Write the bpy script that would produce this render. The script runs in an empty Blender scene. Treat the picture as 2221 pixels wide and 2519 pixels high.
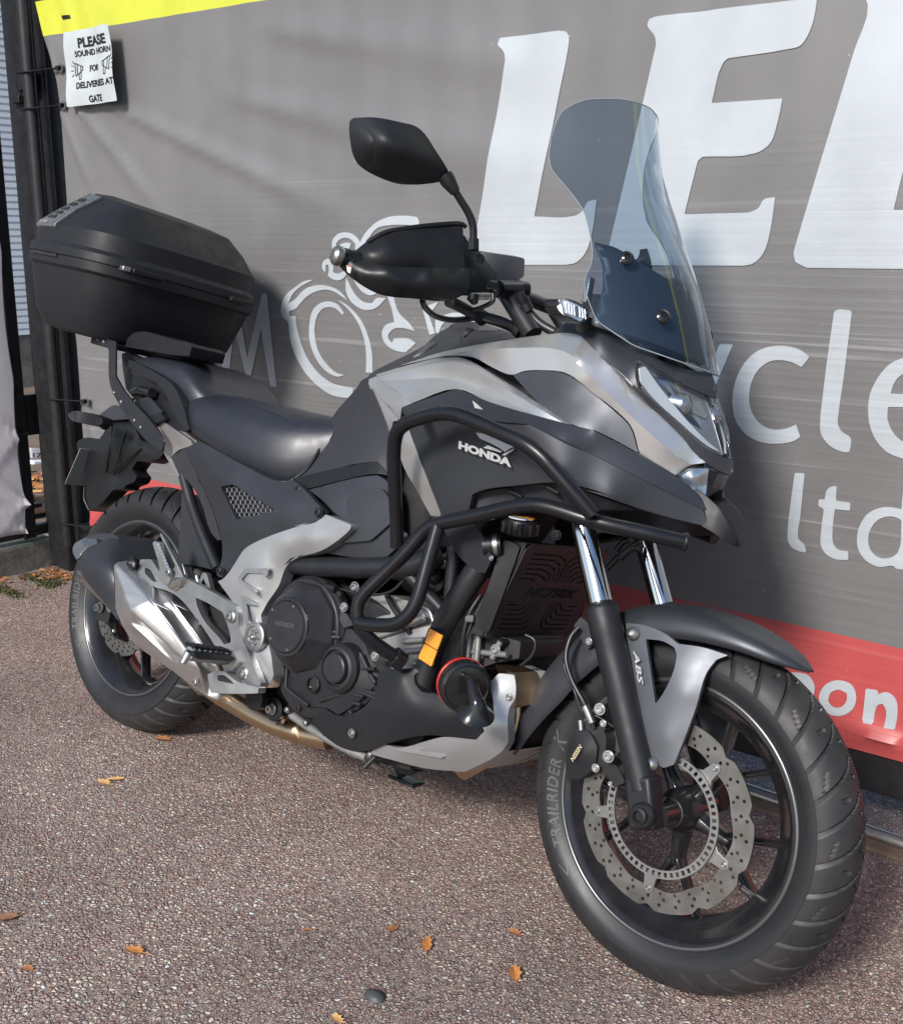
import bpy, bmesh, math, random
import numpy as np
from mathutils import Vector, Matrix
from mathutils.geometry import delaunay_2d_cdt
random.seed(7)
scene = bpy.context.scene
COL = scene.collection

# ------------------------------------------------------------------ camera, sky, sun, exposure
CAM = np.array([2.36318664, -1.50268937, 1.22865285])
YAW, PITCH, FPX, PPX, PPY = 2.29992898, 0.255957725, 2787.75157, -49.92, 45.07
LEAN = -0.260001771
STEER = -0.0360093577
fw = np.array([math.cos(PITCH)*math.cos(YAW), math.cos(PITCH)*math.sin(YAW), -math.sin(PITCH)])
rt = np.cross(fw, [0, 0, 1.0]); rt /= np.linalg.norm(rt)
up = np.cross(rt, fw)
cd = bpy.data.cameras.new('camera'); cam = bpy.data.objects.new('camera', cd); COL.objects.link(cam)
m = Matrix(((rt[0], up[0], -fw[0], CAM[0]), (rt[1], up[1], -fw[1], CAM[1]), (rt[2], up[2], -fw[2], CAM[2]), (0, 0, 0, 1)))
cam.matrix_world = m
cd.sensor_fit = 'HORIZONTAL'; cd.sensor_width = 36.0
cd.lens = FPX/2221*36
cd.shift_x = -PPX/2221; cd.shift_y = PPY/2221
cd.clip_start = 0.02; cd.clip_end = 400
scene.camera = cam

SUN_DIR = Vector((-0.10, 0.80, -0.58)).normalized()      # direction the light travels
w = bpy.data.worlds.new('World'); scene.world = w; w.use_nodes = True
nt = w.node_tree; nt.nodes.clear()
sky = nt.nodes.new('ShaderNodeTexSky'); sky.sky_type = 'NISHITA'; sky.sun_disc = False
sky.sun_elevation = math.asin(-SUN_DIR.z)
sky.sun_rotation = math.atan2(-SUN_DIR.x, -SUN_DIR.y)
sky.air_density = 1.0; sky.dust_density = 1.2; sky.ozone_density = 2.2
bg = nt.nodes.new('ShaderNodeBackground'); bg.inputs['Strength'].default_value = 0.125
ow = nt.nodes.new('ShaderNodeOutputWorld')
nt.links.new(sky.outputs[0], bg.inputs[0]); nt.links.new(bg.outputs[0], ow.inputs[0])
sl = bpy.data.lights.new('sun', 'SUN'); sl.energy = 3.8; sl.angle = math.radians(12); sl.color = (1.0, 0.965, 0.92)
so = bpy.data.objects.new('sun', sl); COL.objects.link(so); so.location = (-3, -6, 6)
so.rotation_euler = SUN_DIR.to_track_quat('-Z', 'Y').to_euler()
scene.view_settings.view_transform = 'Standard'; scene.view_settings.look = 'None'
scene.view_settings.exposure = 0.34; scene.view_settings.gamma = 1.0
scene.view_settings.use_curve_mapping = False
scene.render.engine = 'CYCLES'

# ------------------------------------------------------------------ measuring: camera rays met with planes of the real place
CR = {'c1': (0, 0, .4109), 'c2': (740, 200, .41065), 'c3': (1300, 200, .5871), 'c4': (100, 800, .41065), 'c5': (840, 780, .36626),
      'c6': (100, 1250, .36626), 'c7': (640, 1250, .41065), 'c8': (1280, 1400, .5474), 'm': (0, 0, 1.2325), 'z1': (1500, 500, .2936),
      'z4': (1150, 1200, .33296), 'z3': (500, 500, .27747), 'zL': (0, 900, .29354), 'zT': (0, 0, .29354), 'z6': (1100, 0, .73364),
      'z2': (1900, 1700, .24466), 'z7': (1700, 700, .39144), 'z8': (950, 550, .27747), 'z9': (0, 1350, .14428), 'z10': (200, 1100, .14428),
      'z11': (0, 0, 1), 'f': (0, 0, 1)}
cL, sL = math.cos(LEAN), math.sin(LEAN)
RL = np.array([[1, 0, 0], [0, cL, -sL], [0, sL, cL]])
def full(c, x, y):
    a = CR[c]; return (a[0]+x*a[2], a[1]+y*a[2])
def ray(u, v): return fw + rt*(u-1110.5-PPX)/FPX - up*(v-1259.5-PPY)/FPX
CAMB = RL.T @ CAM
def bk(u, v, lat):
    """measured point in the motorcycle's own frame: x forward, y lateral (right side negative), z up"""
    d = RL.T @ ray(u, v); t = (lat-CAMB[1])/d[1]
    return CAMB + d*t
def bkx(u, v, x):
    d = RL.T @ ray(u, v); t = (x-CAMB[0])/d[0]
    return CAMB + d*t
def P(c, x, y, lat): return bk(*full(c, x, y), lat)
def PX(c, x, y, bx): return bkx(*full(c, x, y), bx)
def gnd(c, x, y, z=0.0):
    d = ray(*full(c, x, y)); return CAM + d*(z-CAM[2])/d[2]
BN = np.array([-.036, 1, 0]); BK = .67
def ban(c, x, y, off=0.0):
    d = ray(*full(c, x, y)); t = (BK-off-BN@CAM)/(BN@d); return CAM + d*t
def gate(c, x, y, gx=-1.5):
    d = ray(*full(c, x, y)); t = (gx-CAM[0])/d[0]; return CAM + d*t

# ------------------------------------------------------------------ materials
def mat(name, col, rough=.5, metal=0.0, noise=None, bump=None, spec=.5, coat=0.0, rvar=0.0, dust=None):
    """noise=(scale, amount) value mottling; bump=(scale, strength, distance); dust=(colour, amount, scale)"""
    M = bpy.data.materials.new(name); M.use_nodes = True; t = M.node_tree; b = t.nodes['Principled BSDF']
    b.inputs['Base Color'].default_value = (*col, 1); b.inputs['Roughness'].default_value = rough
    b.inputs['Metallic'].default_value = metal; b.inputs['Specular IOR Level'].default_value = spec
    b.inputs['Coat Weight'].default_value = coat
    tc = t.nodes.new('ShaderNodeTexCoord')
    src = None
    if noise:
        n = t.nodes.new('ShaderNodeTexNoise'); n.inputs['Scale'].default_value = noise[0]; n.inputs['Detail'].default_value = 6
        t.links.new(tc.outputs['Object'], n.inputs['Vector'])
        mr = t.nodes.new('ShaderNodeMapRange'); mr.inputs[1].default_value = .3; mr.inputs[2].default_value = .7
        mr.inputs[3].default_value = 1-noise[1]; mr.inputs[4].default_value = 1+noise[1]
        t.links.new(n.outputs[0], mr.inputs[0])
        mx = t.nodes.new('ShaderNodeVectorMath'); mx.operation = 'SCALE'; mx.inputs[0].default_value = col
        t.links.new(mr.outputs[0], mx.inputs['Scale']); src = mx.outputs[0]
    if dust:
        n = t.nodes.new('ShaderNodeTexNoise'); n.inputs['Scale'].default_value = dust[2]; n.inputs['Detail'].default_value = 8
        n.inputs['Roughness'].default_value = .7
        t.links.new(tc.outputs['Object'], n.inputs['Vector'])
        mr = t.nodes.new('ShaderNodeMapRange'); mr.inputs[1].default_value = .42; mr.inputs[2].default_value = .75
        mr.inputs[3].default_value = 0; mr.inputs[4].default_value = dust[1]
        t.links.new(n.outputs[0], mr.inputs[0])
        mm = t.nodes.new('ShaderNodeMix'); mm.data_type = 'RGBA'
        t.links.new(mr.outputs[0], mm.inputs[0])
        if src: t.links.new(src, mm.inputs[6])
        else: mm.inputs[6].default_value = (*col, 1)
        mm.inputs[7].default_value = (*dust[0], 1); src = mm.outputs[2]
    if src: t.links.new(src, b.inputs['Base Color'])
    if rvar:
        n = t.nodes.new('ShaderNodeTexNoise'); n.inputs['Scale'].default_value = 30; n.inputs['Detail'].default_value = 5
        t.links.new(tc.outputs['Object'], n.inputs['Vector'])
        mr = t.nodes.new('ShaderNodeMapRange'); mr.inputs[1].default_value = .3; mr.inputs[2].default_value = .7
        mr.inputs[3].default_value = max(0, rough-rvar); mr.inputs[4].default_value = rough+rvar
        t.links.new(n.outputs[0], mr.inputs[0]); t.links.new(mr.outputs[0], b.inputs['Roughness'])
    if bump:
        n = t.nodes.new('ShaderNodeTexNoise'); n.inputs['Scale'].default_value = bump[0]; n.inputs['Detail'].default_value = 3
        t.links.new(tc.outputs['Object'], n.inputs['Vector'])
        bp = t.nodes.new('ShaderNodeBump'); bp.inputs['Strength'].default_value = bump[1]; bp.inputs['Distance'].default_value = bump[2]
        t.links.new(n.outputs[0], bp.inputs['Height']); t.links.new(bp.outputs[0], b.inputs['Normal'])
    return M
MT = {}
MT['graphite'] = mat('graphite_paint', (.043, .046, .054), .40, .5, bump=(900, .05, .0004), rvar=.04)
MT['graphite2'] = mat('graphite_pale_and_lit', (.10, .105, .118), .46, .5, rvar=.04)  # paler graphite; on the mudguard stay it stands in for a lit tone
MT['cowlgrey'] = mat('dark_moulded_plastic', (.030, .031, .036), .5, 0, spec=.35, bump=(700, .12, .0005), rvar=.06)
MT['silver'] = mat('warm_silver_paint', (.60, .592, .585), .33, .80, rvar=.03, bump=(1500, .03, .0002))
MT['black'] = mat('black_plastic', (.009, .0095, .011), .42, 0, spec=.35, bump=(800, .12, .0004), rvar=.08)
MT['blacktex'] = mat('textured_black_plastic', (.012, .0125, .015), .50, 0, spec=.35, bump=(1100, .35, .0006), rvar=.08)
MT['gloss'] = mat('gloss_black', (.012, .012, .013), .15, 0)
MT['bar'] = mat('satin_black_steel', (.008, .008, .010), .30, 0, spec=.4, bump=(60, .03, .0006), rvar=.06)
MT['frame'] = mat('black_frame_paint', (.014, .015, .018), .38, .1, rvar=.08, dust=((.10, .085, .07), .10, 12))
MT['leather'] = mat('seat_vinyl', (.018, .020, .027), .40, 0, bump=(420, .30, .0008), rvar=.05)
MT['castsilver'] = mat('silver_frame_cover', (.39, .395, .40), .36, .6, rvar=.06, noise=(9, .05), bump=(900, .08, .0004))
MT['alu'] = mat('cast_aluminium', (.38, .385, .39), .40, .85, rvar=.08, noise=(14, .08), dust=((.2, .17, .14), .25, 20))
MT['engsilver'] = mat('engine_silver_paint', (.30, .30, .295), .48, .6, rvar=.08, noise=(10, .12), dust=((.12, .10, .08), .5, 14))
MT['engdark'] = mat('engine_cover_paint', (.018, .0185, .022), .44, .15, spec=.4, rvar=.07, noise=(12, .08), dust=((.12, .10, .085), .10, 18), bump=(700, .1, .0004))
MT['engblack'] = mat('engine_shadow_black', (.010, .010, .011), .6, 0, noise=(15, .3), dust=((.09, .07, .06), .2, 25))  # black of engine parts, and of the filler standing in for shade
MT['chrome'] = mat('hard_chrome', (.62, .63, .65), .09, 1.0, rvar=.03)
MT['steel'] = mat('brushed_stainless', (.52, .51, .49), .27, 1.0, rvar=.08, noise=(18, .10))
MT['bolt'] = mat('zinc_bolt', (.34, .34, .33), .34, .9, noise=(60, .2))
MT['rubber'] = mat('tyre_rubber', (.017, .0175, .020), .52, 0, spec=.35, bump=(300, .12, .0006), rvar=.08, dust=((.075, .062, .052), .38, 7))
MT['rubber2'] = mat('tyre_sidewall', (.015, .0155, .018), .46, 0, spec=.4, bump=(400, .08, .0004), rvar=.05, dust=((.05, .044, .04), .22, 9))
MT['tyretext'] = mat('raised_tyre_lettering', (.072, .072, .071), .6, 0)
MT['rim'] = mat('black_wheel_paint', (.013, .013, .015), .22, .1, coat=.4, rvar=.08, dust=((.10, .09, .08), .10, 22))
MT['rimlip'] = mat('rim_highlight_grey', (.16, .16, .165), .30, .8)  # pale grey stands in for the highlight along the black rim edge
MT['disc'] = mat('brake_disc_steel', (.22, .215, .205), .40, .9, noise=(26, .22), rvar=.1, dust=((.16, .13, .10), .35, 16))
MT['carrier'] = mat('disc_carrier', (.27, .27, .265), .44, .8, noise=(30, .12))
MT['redcal'] = mat('red_caliper_paint', (.28, .035, .022), .45, .0, noise=(20, .2))
MT['redlid'] = mat('red_plastic', (.45, .02, .015), .35, 0)
MT['white'] = mat('white_decal', (.62, .62, .60), .45, .2)
MT['emblem'] = mat('silver_emblem', (.42, .41, .40), .40, .35)
MT['thread'] = mat('seat_stitching', (.008, .012, .035), .7)
MT['cable'] = mat('cable_rubber', (.012, .012, .013), .42, rvar=.06)

def brushed(name, col, rough, stretch):
    M = bpy.data.materials.new(name); M.use_nodes = True; t = M.node_tree; b = t.nodes['Principled BSDF']
    b.inputs['Metallic'].default_value = 1
    tc = t.nodes.new('ShaderNodeTexCoord'); mp = t.nodes.new('ShaderNodeMapping'); mp.inputs['Scale'].default_value = stretch
    mp.inputs['Rotation'].default_value = (0, math.radians(29), 0)
    n = t.nodes.new('ShaderNodeTexNoise'); n.inputs['Scale'].default_value = 1; n.inputs['Detail'].default_value = 5
    t.links.new(tc.outputs['Object'], mp.inputs[0]); t.links.new(mp.outputs[0], n.inputs['Vector'])
    cr = t.nodes.new('ShaderNodeMapRange'); cr.inputs[3].default_value = rough-.05; cr.inputs[4].default_value = rough+.07
    t.links.new(n.outputs[0], cr.inputs[0]); t.links.new(cr.outputs[0], b.inputs['Roughness'])
    c2 = t.nodes.new('ShaderNodeMapRange'); c2.inputs[3].default_value = .88; c2.inputs[4].default_value = 1.1
    t.links.new(n.outputs[0], c2.inputs[0])
    mx = t.nodes.new('ShaderNodeVectorMath'); mx.operation = 'SCALE'; mx.inputs[0].default_value = col
    t.links.new(c2.outputs[0], mx.inputs['Scale']); t.links.new(mx.outputs[0], b.inputs['Base Color'])
    return M
MT['exh'] = brushed('silencer_brushed_steel', (.58, .58, .575), .46, (4, 90, 90))
MT['exhtube'] = brushed('heat_tinted_pipe', (.50, .36, .23), .30, (8, 60, 60))

def glass(name, col, rough=0.0, alpha_dark=0.0):
    M = bpy.data.materials.new(name); M.use_nodes = True; b = M.node_tree.nodes['Principled BSDF']
    b.inputs['Base Color'].default_value = (*col, 1); b.inputs['Roughness'].default_value = rough
    b.inputs['Transmission Weight'].default_value = 1; b.inputs['IOR'].default_value = 1.45
    return M
def sheet_glass(name, tint, refl=1.0, rough=.02):
    """thin moulded sheet: tinted straight-through transparency with a Fresnel reflection"""
    M = bpy.data.materials.new(name); M.use_nodes = True; t = M.node_tree; t.nodes.clear()
    o = t.nodes.new('ShaderNodeOutputMaterial'); tr = t.nodes.new('ShaderNodeBsdfTransparent'); tr.inputs[0].default_value = (*tint, 1)
    gl = t.nodes.new('ShaderNodeBsdfGlossy'); gl.inputs['Roughness'].default_value = rough
    gl.inputs['Color'].default_value = (.9, .95, 1, 1)
    ge = t.nodes.new('ShaderNodeNewGeometry'); dt = t.nodes.new('ShaderNodeVectorMath'); dt.operation = 'DOT_PRODUCT'
    t.links.new(ge.outputs['Incoming'], dt.inputs[0]); t.links.new(ge.outputs['Normal'], dt.inputs[1])
    def mth(op, a, b=None):
        n_ = t.nodes.new('ShaderNodeMath'); n_.operation = op
        for i_, q in enumerate((a, b)):
            if q is None: continue
            if isinstance(q, (int, float)): n_.inputs[i_].default_value = q
            else: t.links.new(q, n_.inputs[i_])
        return n_.outputs[0]
    ab = mth('ABSOLUTE', dt.outputs['Value']); om = mth('SUBTRACT', 1.0, ab); p5 = mth('POWER', om, 5.0); sc_ = mth('MULTIPLY', p5, .92*refl); ad_ = mth('ADD', sc_, .045*refl)
    cl_ = mth('MINIMUM', ad_, 1.0)
    mx = t.nodes.new('ShaderNodeMixShader')
    t.links.new(cl_, mx.inputs[0])
    t.links.new(tr.outputs[0], mx.inputs[1]); t.links.new(gl.outputs[0], mx.inputs[2]); t.links.new(mx.outputs[0], o.inputs[0])
    return M
MT['screen'] = sheet_glass('smoked_windscreen', (.45, .54, .62), 1.6)
MT['screen_edge'] = mat('screen_polished_edge', (.22, .26, .28), .2, 0)
MT['lens'] = sheet_glass('clear_lens', (.90, .92, .94), 1.0)
MT['reflector_amber'] = mat('amber_reflector', (.75, .27, .01), .25, 0, coat=.6, spec=.8, bump=(350, .6, .002), noise=(300, .25))
MT['lampchrome'] = mat('lamp_reflector', (.55, .57, .60), .24, .9)
MT['lampbowl'] = mat('lamp_bowl_grey', (.20, .21, .23), .35, .3)
MT['redlens'] = mat('red_lens', (.35, .02, .02), .2, 0, coat=.5)

# ------------------------------------------------------------------ mesh helpers
def link(name, me, material, parent=None):
    o = bpy.data.objects.new(name, me); COL.objects.link(o)
    if material is not None and not me.materials: me.materials.append(material)
    if parent is not None: o.parent = parent
    return o
def finish(me, smooth=30, recalc=True):
    bm = bmesh.new(); bm.from_mesh(me)
    if recalc: bmesh.ops.recalc_face_normals(bm, faces=bm.faces)
    bm.to_mesh(me); bm.free()
    if smooth is not None:
        me.polygons.foreach_set('use_smooth', [True]*len(me.polygons))
        me.set_sharp_from_angle(angle=math.radians(smooth))
def mesh(name, V, Fc, material, parent=None, smooth=30, bevel=0, seg=2, ang=30, recalc=True):
    me = bpy.data.meshes.new(name); me.from_pydata([tuple(v) for v in V], [], Fc); me.validate()
    finish(me, smooth, recalc)
    o = link(name, me, material, parent)
    if bevel:
        b = o.modifiers.new('bevel', 'BEVEL'); b.width = bevel; b.segments = seg; b.limit_method = 'ANGLE'; b.angle_limit = math.radians(ang)
        b.harden_normals = False
    return o
def mirror(o, name=None):
    """the same part on the other side of the machine"""
    me = o.data.copy()
    me.transform(Matrix.Scale(-1, 4, (0, 1, 0))); me.flip_normals()
    c = bpy.data.objects.new(name or o.name.split('.')[0], me); COL.objects.link(c); c.parent = o.parent
    for md in o.modifiers:
        if md.type == 'BEVEL':
            b = c.modifiers.new('bevel', 'BEVEL'); b.width = md.width; b.segments = md.segments; b.limit_method = 'ANGLE'; b.angle_limit = md.angle_limit
    return c
def chaikin(pts, n=1, k=.25):
    pts = [np.array(q, float) for q in pts]
    for _ in range(n):
        o = []
        for i in range(len(pts)):
            a, b = pts[i], pts[(i+1) % len(pts)]
            o.append(a*(1-k)+b*k); o.append(a*k+b*(1-k))
        pts = o
    return pts
def corner_round(pts, r):
    """cut corners of a closed outline by distance r with a small arc"""
    pts = [np.array(q, float) for q in pts]; o = []; n = len(pts)
    for i in range(n):
        a, b, c = pts[i-1], pts[i], pts[(i+1) % n]
        la = np.linalg.norm(a[:2]-b[:2]); lc = np.linalg.norm(c[:2]-b[:2])
        ra = min(r, la*.4); rc = min(r, lc*.4)
        p0 = b+(a-b)*ra/max(la, 1e-9); p2 = b+(c-b)*rc/max(lc, 1e-9)
        for t in (0, .33, .67, 1): o.append(p0*(1-t)**2+b*2*t*(1-t)+p2*t*t)
    return o
def tps(ctrl, lam=.12):
    C = np.array(ctrl, float); s = 100.0; X = C[:, :2]/s; n = len(X)
    D = np.linalg.norm(X[:, None]-X[None], axis=2); K = np.where(D > 0, D*D*np.log(D+1e-12), 0)
    A = np.zeros((n+3, n+3)); A[:n, :n] = K+np.eye(n)*lam; A[:n, n] = 1; A[:n, n+1:] = X; A[n, :n] = 1; A[n+1:, :n] = X.T
    sol = np.linalg.lstsq(A, np.r_[C[:, 2], 0, 0, 0], rcond=None)[0]
    def f(Q):
        Q = np.atleast_2d(Q)/s; d = np.linalg.norm(Q[:, None]-X[None], axis=2); k = np.where(d > 0, d*d*np.log(d+1e-12), 0)
        return k@sol[:n]+sol[n]+Q@sol[n+1:]
    return f
def conv(c, pts):
    o = []
    for q in pts:
        if isinstance(q[0], str): cc, q = q[0], q[1:]
        else: cc = c
        u, v = full(cc, q[0], q[1]); o.append((u, v, q[2] if len(q) > 2 else 0.0))
    return o
def smooth_outline(pts, thr=32, n=4):
    """round gentle turns of a closed outline with a spline, keep real corners"""
    P_ = [np.array(q, float) for q in pts]; N_ = len(P_); sh = []; tan = []
    for i in range(N_):
        a, b, c = P_[i-1][:2], P_[i][:2], P_[(i+1) % N_][:2]; u = b-a; v = c-b; lu, lv = np.linalg.norm(u)+1e-9, np.linalg.norm(v)+1e-9
        ang = math.degrees(math.acos(max(-1, min(1, float(u@v)/lu/lv)))); sh.append(ang > thr or max(lu, lv) > 6*min(lu, lv)); tan.append((u/lu+v/lv)/2)
    o = []
    for i in range(N_):
        j = (i+1) % N_; a, b = P_[i], P_[j]; L = np.linalg.norm(b[:2]-a[:2]); d = (b[:2]-a[:2])
        ta = d if sh[i] else tan[i]*L; tb = d if sh[j] else tan[j]*L
        if sh[i] and sh[j]: o.append(a); continue
        for k in range(n):
            t = k/n; h0 = 2*t**3-3*t*t+1; h1 = t**3-2*t*t+t; h2 = -2*t**3+3*t*t; h3 = t**3-t*t
            q = a*(1-t)+b*t; q = q.copy(); q[:2] = a[:2]*h0+ta*h1+b[:2]*h2+tb*h3; o.append(q)
    return o
def inpoly(poly, Q):
    x, y = Q[:, 0], Q[:, 1]; ins = np.zeros(len(Q), bool); n = len(poly)
    for i in range(n):
        x1, y1 = poly[i][0], poly[i][1]; x2, y2 = poly[(i+1) % n][0], poly[(i+1) % n][1]
        c = ((y1 > y) != (y2 > y)) & (x < (x2-x1)*(y-y1)/((y2-y1)+1e-12)+x1); ins ^= c
    return ins
def panel(name, c, out, material, parent, inner=(), thick=.004, step=11, rnd=6, holes=(), facet=False, edges=(), bevel=.0012,
          off=(0, 1, 0), smooth=35, mir=False, place=bk, ang=40, seg=1, lam=.12, thr=30):
    """a moulded panel: outline points (x, y, lateral), inner control points shape the surface, then real thickness"""
    O = conv(c, out); I = conv(c, inner)
    H = [conv(c, h) for h in holes]
    O0 = O
    f = tps([tuple(q) for q in O0+I], lam) if not facet else None
    if not facet:
        O = [tuple(q) for q in smooth_outline(O, thr)]; H = [[tuple(q) for q in smooth_outline(hh, thr)] for hh in H]
    if facet:
        pts = [Vector(q[:2]) for q in O+I]; n = len(O)
        ed = [(i, (i+1) % n) for i in range(n)]+[tuple(e) for e in edges]
        r = delaunay_2d_cdt(pts, ed, [], 0, 1e-4)
        V2, Fc, ov = r[0], r[2], r[3]
        L = [(O+I)[k[0]][2] if k else None for k in ov]
        Fc = [fc for fc in Fc if inpoly(O, np.array([np.mean([V2[k][:] for k in fc], axis=0)]))[0]]
        known = [(V2[k][:], L[k]) for k in range(len(V2)) if L[k] is not None]
        L = [l if l is not None else min(known, key=lambda a: (a[0][0]-V2[k][0])**2+(a[0][1]-V2[k][1])**2)[1] for k, l in enumerate(L)]
    else:
        if rnd: O2 = corner_round(O, rnd)
        else: O2 = [np.array(q) for q in O]
        def dens(pl):
            o = []
            for i in range(len(pl)):
                a, b = np.array(pl[i][:2]), np.array(pl[(i+1) % len(pl)][:2]); k = max(1, int(np.linalg.norm(b-a)/step))
                for j in range(k): o.append(a+(b-a)*j/k)
            return o
        D = dens(O2); nO = len(D); pts = list(D); ed = [(i, (i+1) % nO) for i in range(nO)]
        HP = []
        for h in H:
            hp = dens(corner_round(h, 4)) if rnd else dens(h); s0 = len(pts); pts += hp; ed += [(s0+i, s0+(i+1) % len(hp)) for i in range(len(hp))]; HP.append(hp)
        A = np.array([q[:2] for q in D]); lo, hi = A.min(0), A.max(0)
        gx, gy = np.meshgrid(np.arange(lo[0]+step/2, hi[0], step), np.arange(lo[1]+step/2, hi[1], step*.87))
        gx[1::2] += step/2; G = np.stack([gx.ravel(), gy.ravel()], 1); G = G[inpoly(D, G)]
        allb = np.array([q[:2] for q in pts])
        if len(G):
            dd = np.linalg.norm(G[:, None]-allb[None], axis=2).min(1); G = G[dd > step*.55]
            for hp in HP: G = G[~inpoly(hp, G)]
        pts += list(G)
        r = delaunay_2d_cdt([Vector((q[0], q[1])) for q in pts], ed, [], 0, 1e-4)
        V2, Fc = r[0], r[2]
        cen = np.array([np.mean([V2[k][:] for k in fc], axis=0) for fc in Fc])
        ok = inpoly(D, cen)
        for hp in HP: ok &= ~inpoly(hp, cen)
        Fc = [fc for fc, k in zip(Fc, ok) if k]
        L = f(np.array([v[:] for v in V2]))
    n = len(V2)
    V = [place(V2[i][0], V2[i][1], L[i]) for i in range(n)]
    offv = np.array(off, float)*thick
    V += [v+offv for v in V]
    cnt = {}
    for fc in Fc:
        for i in range(len(fc)):
            a, b = fc[i], fc[(i+1) % len(fc)]; cnt[(a, b)] = 1
    allf = [list(fc) for fc in Fc]+[[k+n for k in reversed(fc)] for fc in Fc]
    for (a, b) in cnt:
        if (b, a) not in cnt: allf.append([b, a, a+n, b+n])
    used = sorted({k for fc in allf for k in fc}); mp = {k: i for i, k in enumerate(used)}
    o = mesh(name, [V[k] for k in used], [[mp[k] for k in fc] for fc in allf], material, parent, smooth, bevel, seg, ang)
    if mir: mirror(o)
    return o
def fillet(pts, r, n=6):
    pts = [np.array(q, float) for q in pts]
    if len(pts) < 3 or r <= 0: return pts
    o = [pts[0]]
    for i in range(1, len(pts)-1):
        a, b, c = pts[i-1], pts[i], pts[i+1]; la = np.linalg.norm(a-b); lc = np.linalg.norm(c-b)
        ra = min(r, la*.48); rc = min(r, lc*.48)
        p0 = b+(a-b)*ra/la; p2 = b+(c-b)*rc/lc
        for k in range(n+1):
            t = k/n; o.append(p0*(1-t)**2+b*2*t*(1-t)+p2*t*t)
    o.append(pts[-1]); return o
def tube_geo(pts, rad, nseg=14, caps=True, flat=None):
    pts = [np.array(q, float) for q in pts]; n = len(pts)
    if not hasattr(rad, '__len__'): rad = [rad]*n
    V = []; Fc = []
    T = []
    for i in range(n):
        d = pts[min(i+1, n-1)]-pts[max(i-1, 0)]; T.append(d/(np.linalg.norm(d)+1e-12))
    u = np.cross(T[0], [0, 0, 1.0])
    if np.linalg.norm(u) < .1: u = np.cross(T[0], [1.0, 0, 0])
    u /= np.linalg.norm(u)
    for i in range(n):
        u = u-T[i]*(u@T[i]); u /= np.linalg.norm(u); w_ = np.cross(T[i], u)
        for k in range(nseg):
            a = 2*math.pi*k/nseg; V.append(pts[i]+rad[i]*(u*math.cos(a)*(flat or 1)+w_*math.sin(a)))
    for i in range(n-1):
        for k in range(nseg):
            a = i*nseg+k; b = i*nseg+(k+1) % nseg; Fc.append([a, b, b+nseg, a+nseg])
    if caps: Fc.append([k for k in range(nseg)][::-1]); Fc.append([(n-1)*nseg+k for k in range(nseg)])
    return V, Fc
def tube(name, pts, rad, material, parent, fil=0.03, nseg=14, mir=False, flat=None):
    if not hasattr(rad, '__len__'): pts = fillet(pts, fil)
    V, Fc = tube_geo(pts, rad, nseg, True, flat)
    o = mesh(name, V, Fc, material, parent, 50, bevel=0)
    if mir: mirror(o)
    return o
def spline(pts, n=8):
    p = [np.array(q, float) for q in pts]; p = [2*p[0]-p[1]]+p+[2*p[-1]-p[-2]]; o = []
    for i in range(1, len(p)-2):
        for k in range(n):
            t = k/n; a, b, c, d = p[i-1:i+3]
            o.append(.5*((2*b)+(c-a)*t+(2*a-5*b+4*c-d)*t*t+(3*b-a-3*c+d)*t**3))
    o.append(p[-2]); return o
def cable(name, pts, rad, material, parent, nseg=8): 
    s = spline(pts); V, Fc = tube_geo(s, [rad]*len(s), nseg); return mesh(name, V, Fc, material, parent, 60)
def basis(axis):
    a = np.array(axis, float); a /= np.linalg.norm(a)
    u = np.cross(a, [0, 0, 1.0]) if abs(a[2]) < .9 else np.cross(a, [1.0, 0, 0])
    u /= np.linalg.norm(u); return a, u, np.cross(a, u)
def lathe_geo(prof, org, axis, n=32, phase=0.0):
    """prof: list of (radius, distance along axis)"""
    a, u, v = basis(axis); org = np.array(org, float); V = []; Fc = []
    for r, h in prof:
        for k in range(n):
            t = 2*math.pi*k/n+phase; V.append(org+a*h+r*(u*math.cos(t)+v*math.sin(t)))
    for i in range(len(prof)-1):
        for k in range(n): Fc.append([i*n+k, i*n+(k+1) % n, (i+1)*n+(k+1) % n, (i+1)*n+k])
    if prof[0][0] > 1e-5: Fc.append(list(range(n)))
    if prof[-1][0] > 1e-5: Fc.append([(len(prof)-1)*n+k for k in range(n)][::-1])
    return V, Fc
def lathe(name, prof, org, axis, material, parent, n=32, smooth=30, bevel=0, phase=0.0):
    V, Fc = lathe_geo(prof, org, axis, n, phase)
    return mesh(name, V, Fc, material, parent, smooth, bevel)
def join_geo(parts):
    V = []; Fc = []
    for v, f in parts:
        s = len(V); V += list(v); Fc += [[k+s for k in q] for q in f]
    return V, Fc
def box_geo(lo, hi):
    x0, y0, z0 = lo; x1, y1, z1 = hi
    V = [(x0, y0, z0), (x1, y0, z0), (x1, y1, z0), (x0, y1, z0), (x0, y0, z1), (x1, y0, z1), (x1, y1, z1), (x0, y1, z1)]
    return [np.array(v, float) for v in V], [[0, 3, 2, 1], [4, 5, 6, 7], [0, 1, 5, 4], [1, 2, 6, 5], [2, 3, 7, 6], [3, 0, 4, 7]]
def box(name, lo, hi, material, parent=None, bevel=.003): 
    V, Fc = box_geo(lo, hi); return mesh(name, V, Fc, material, parent, 30, bevel)
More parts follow.
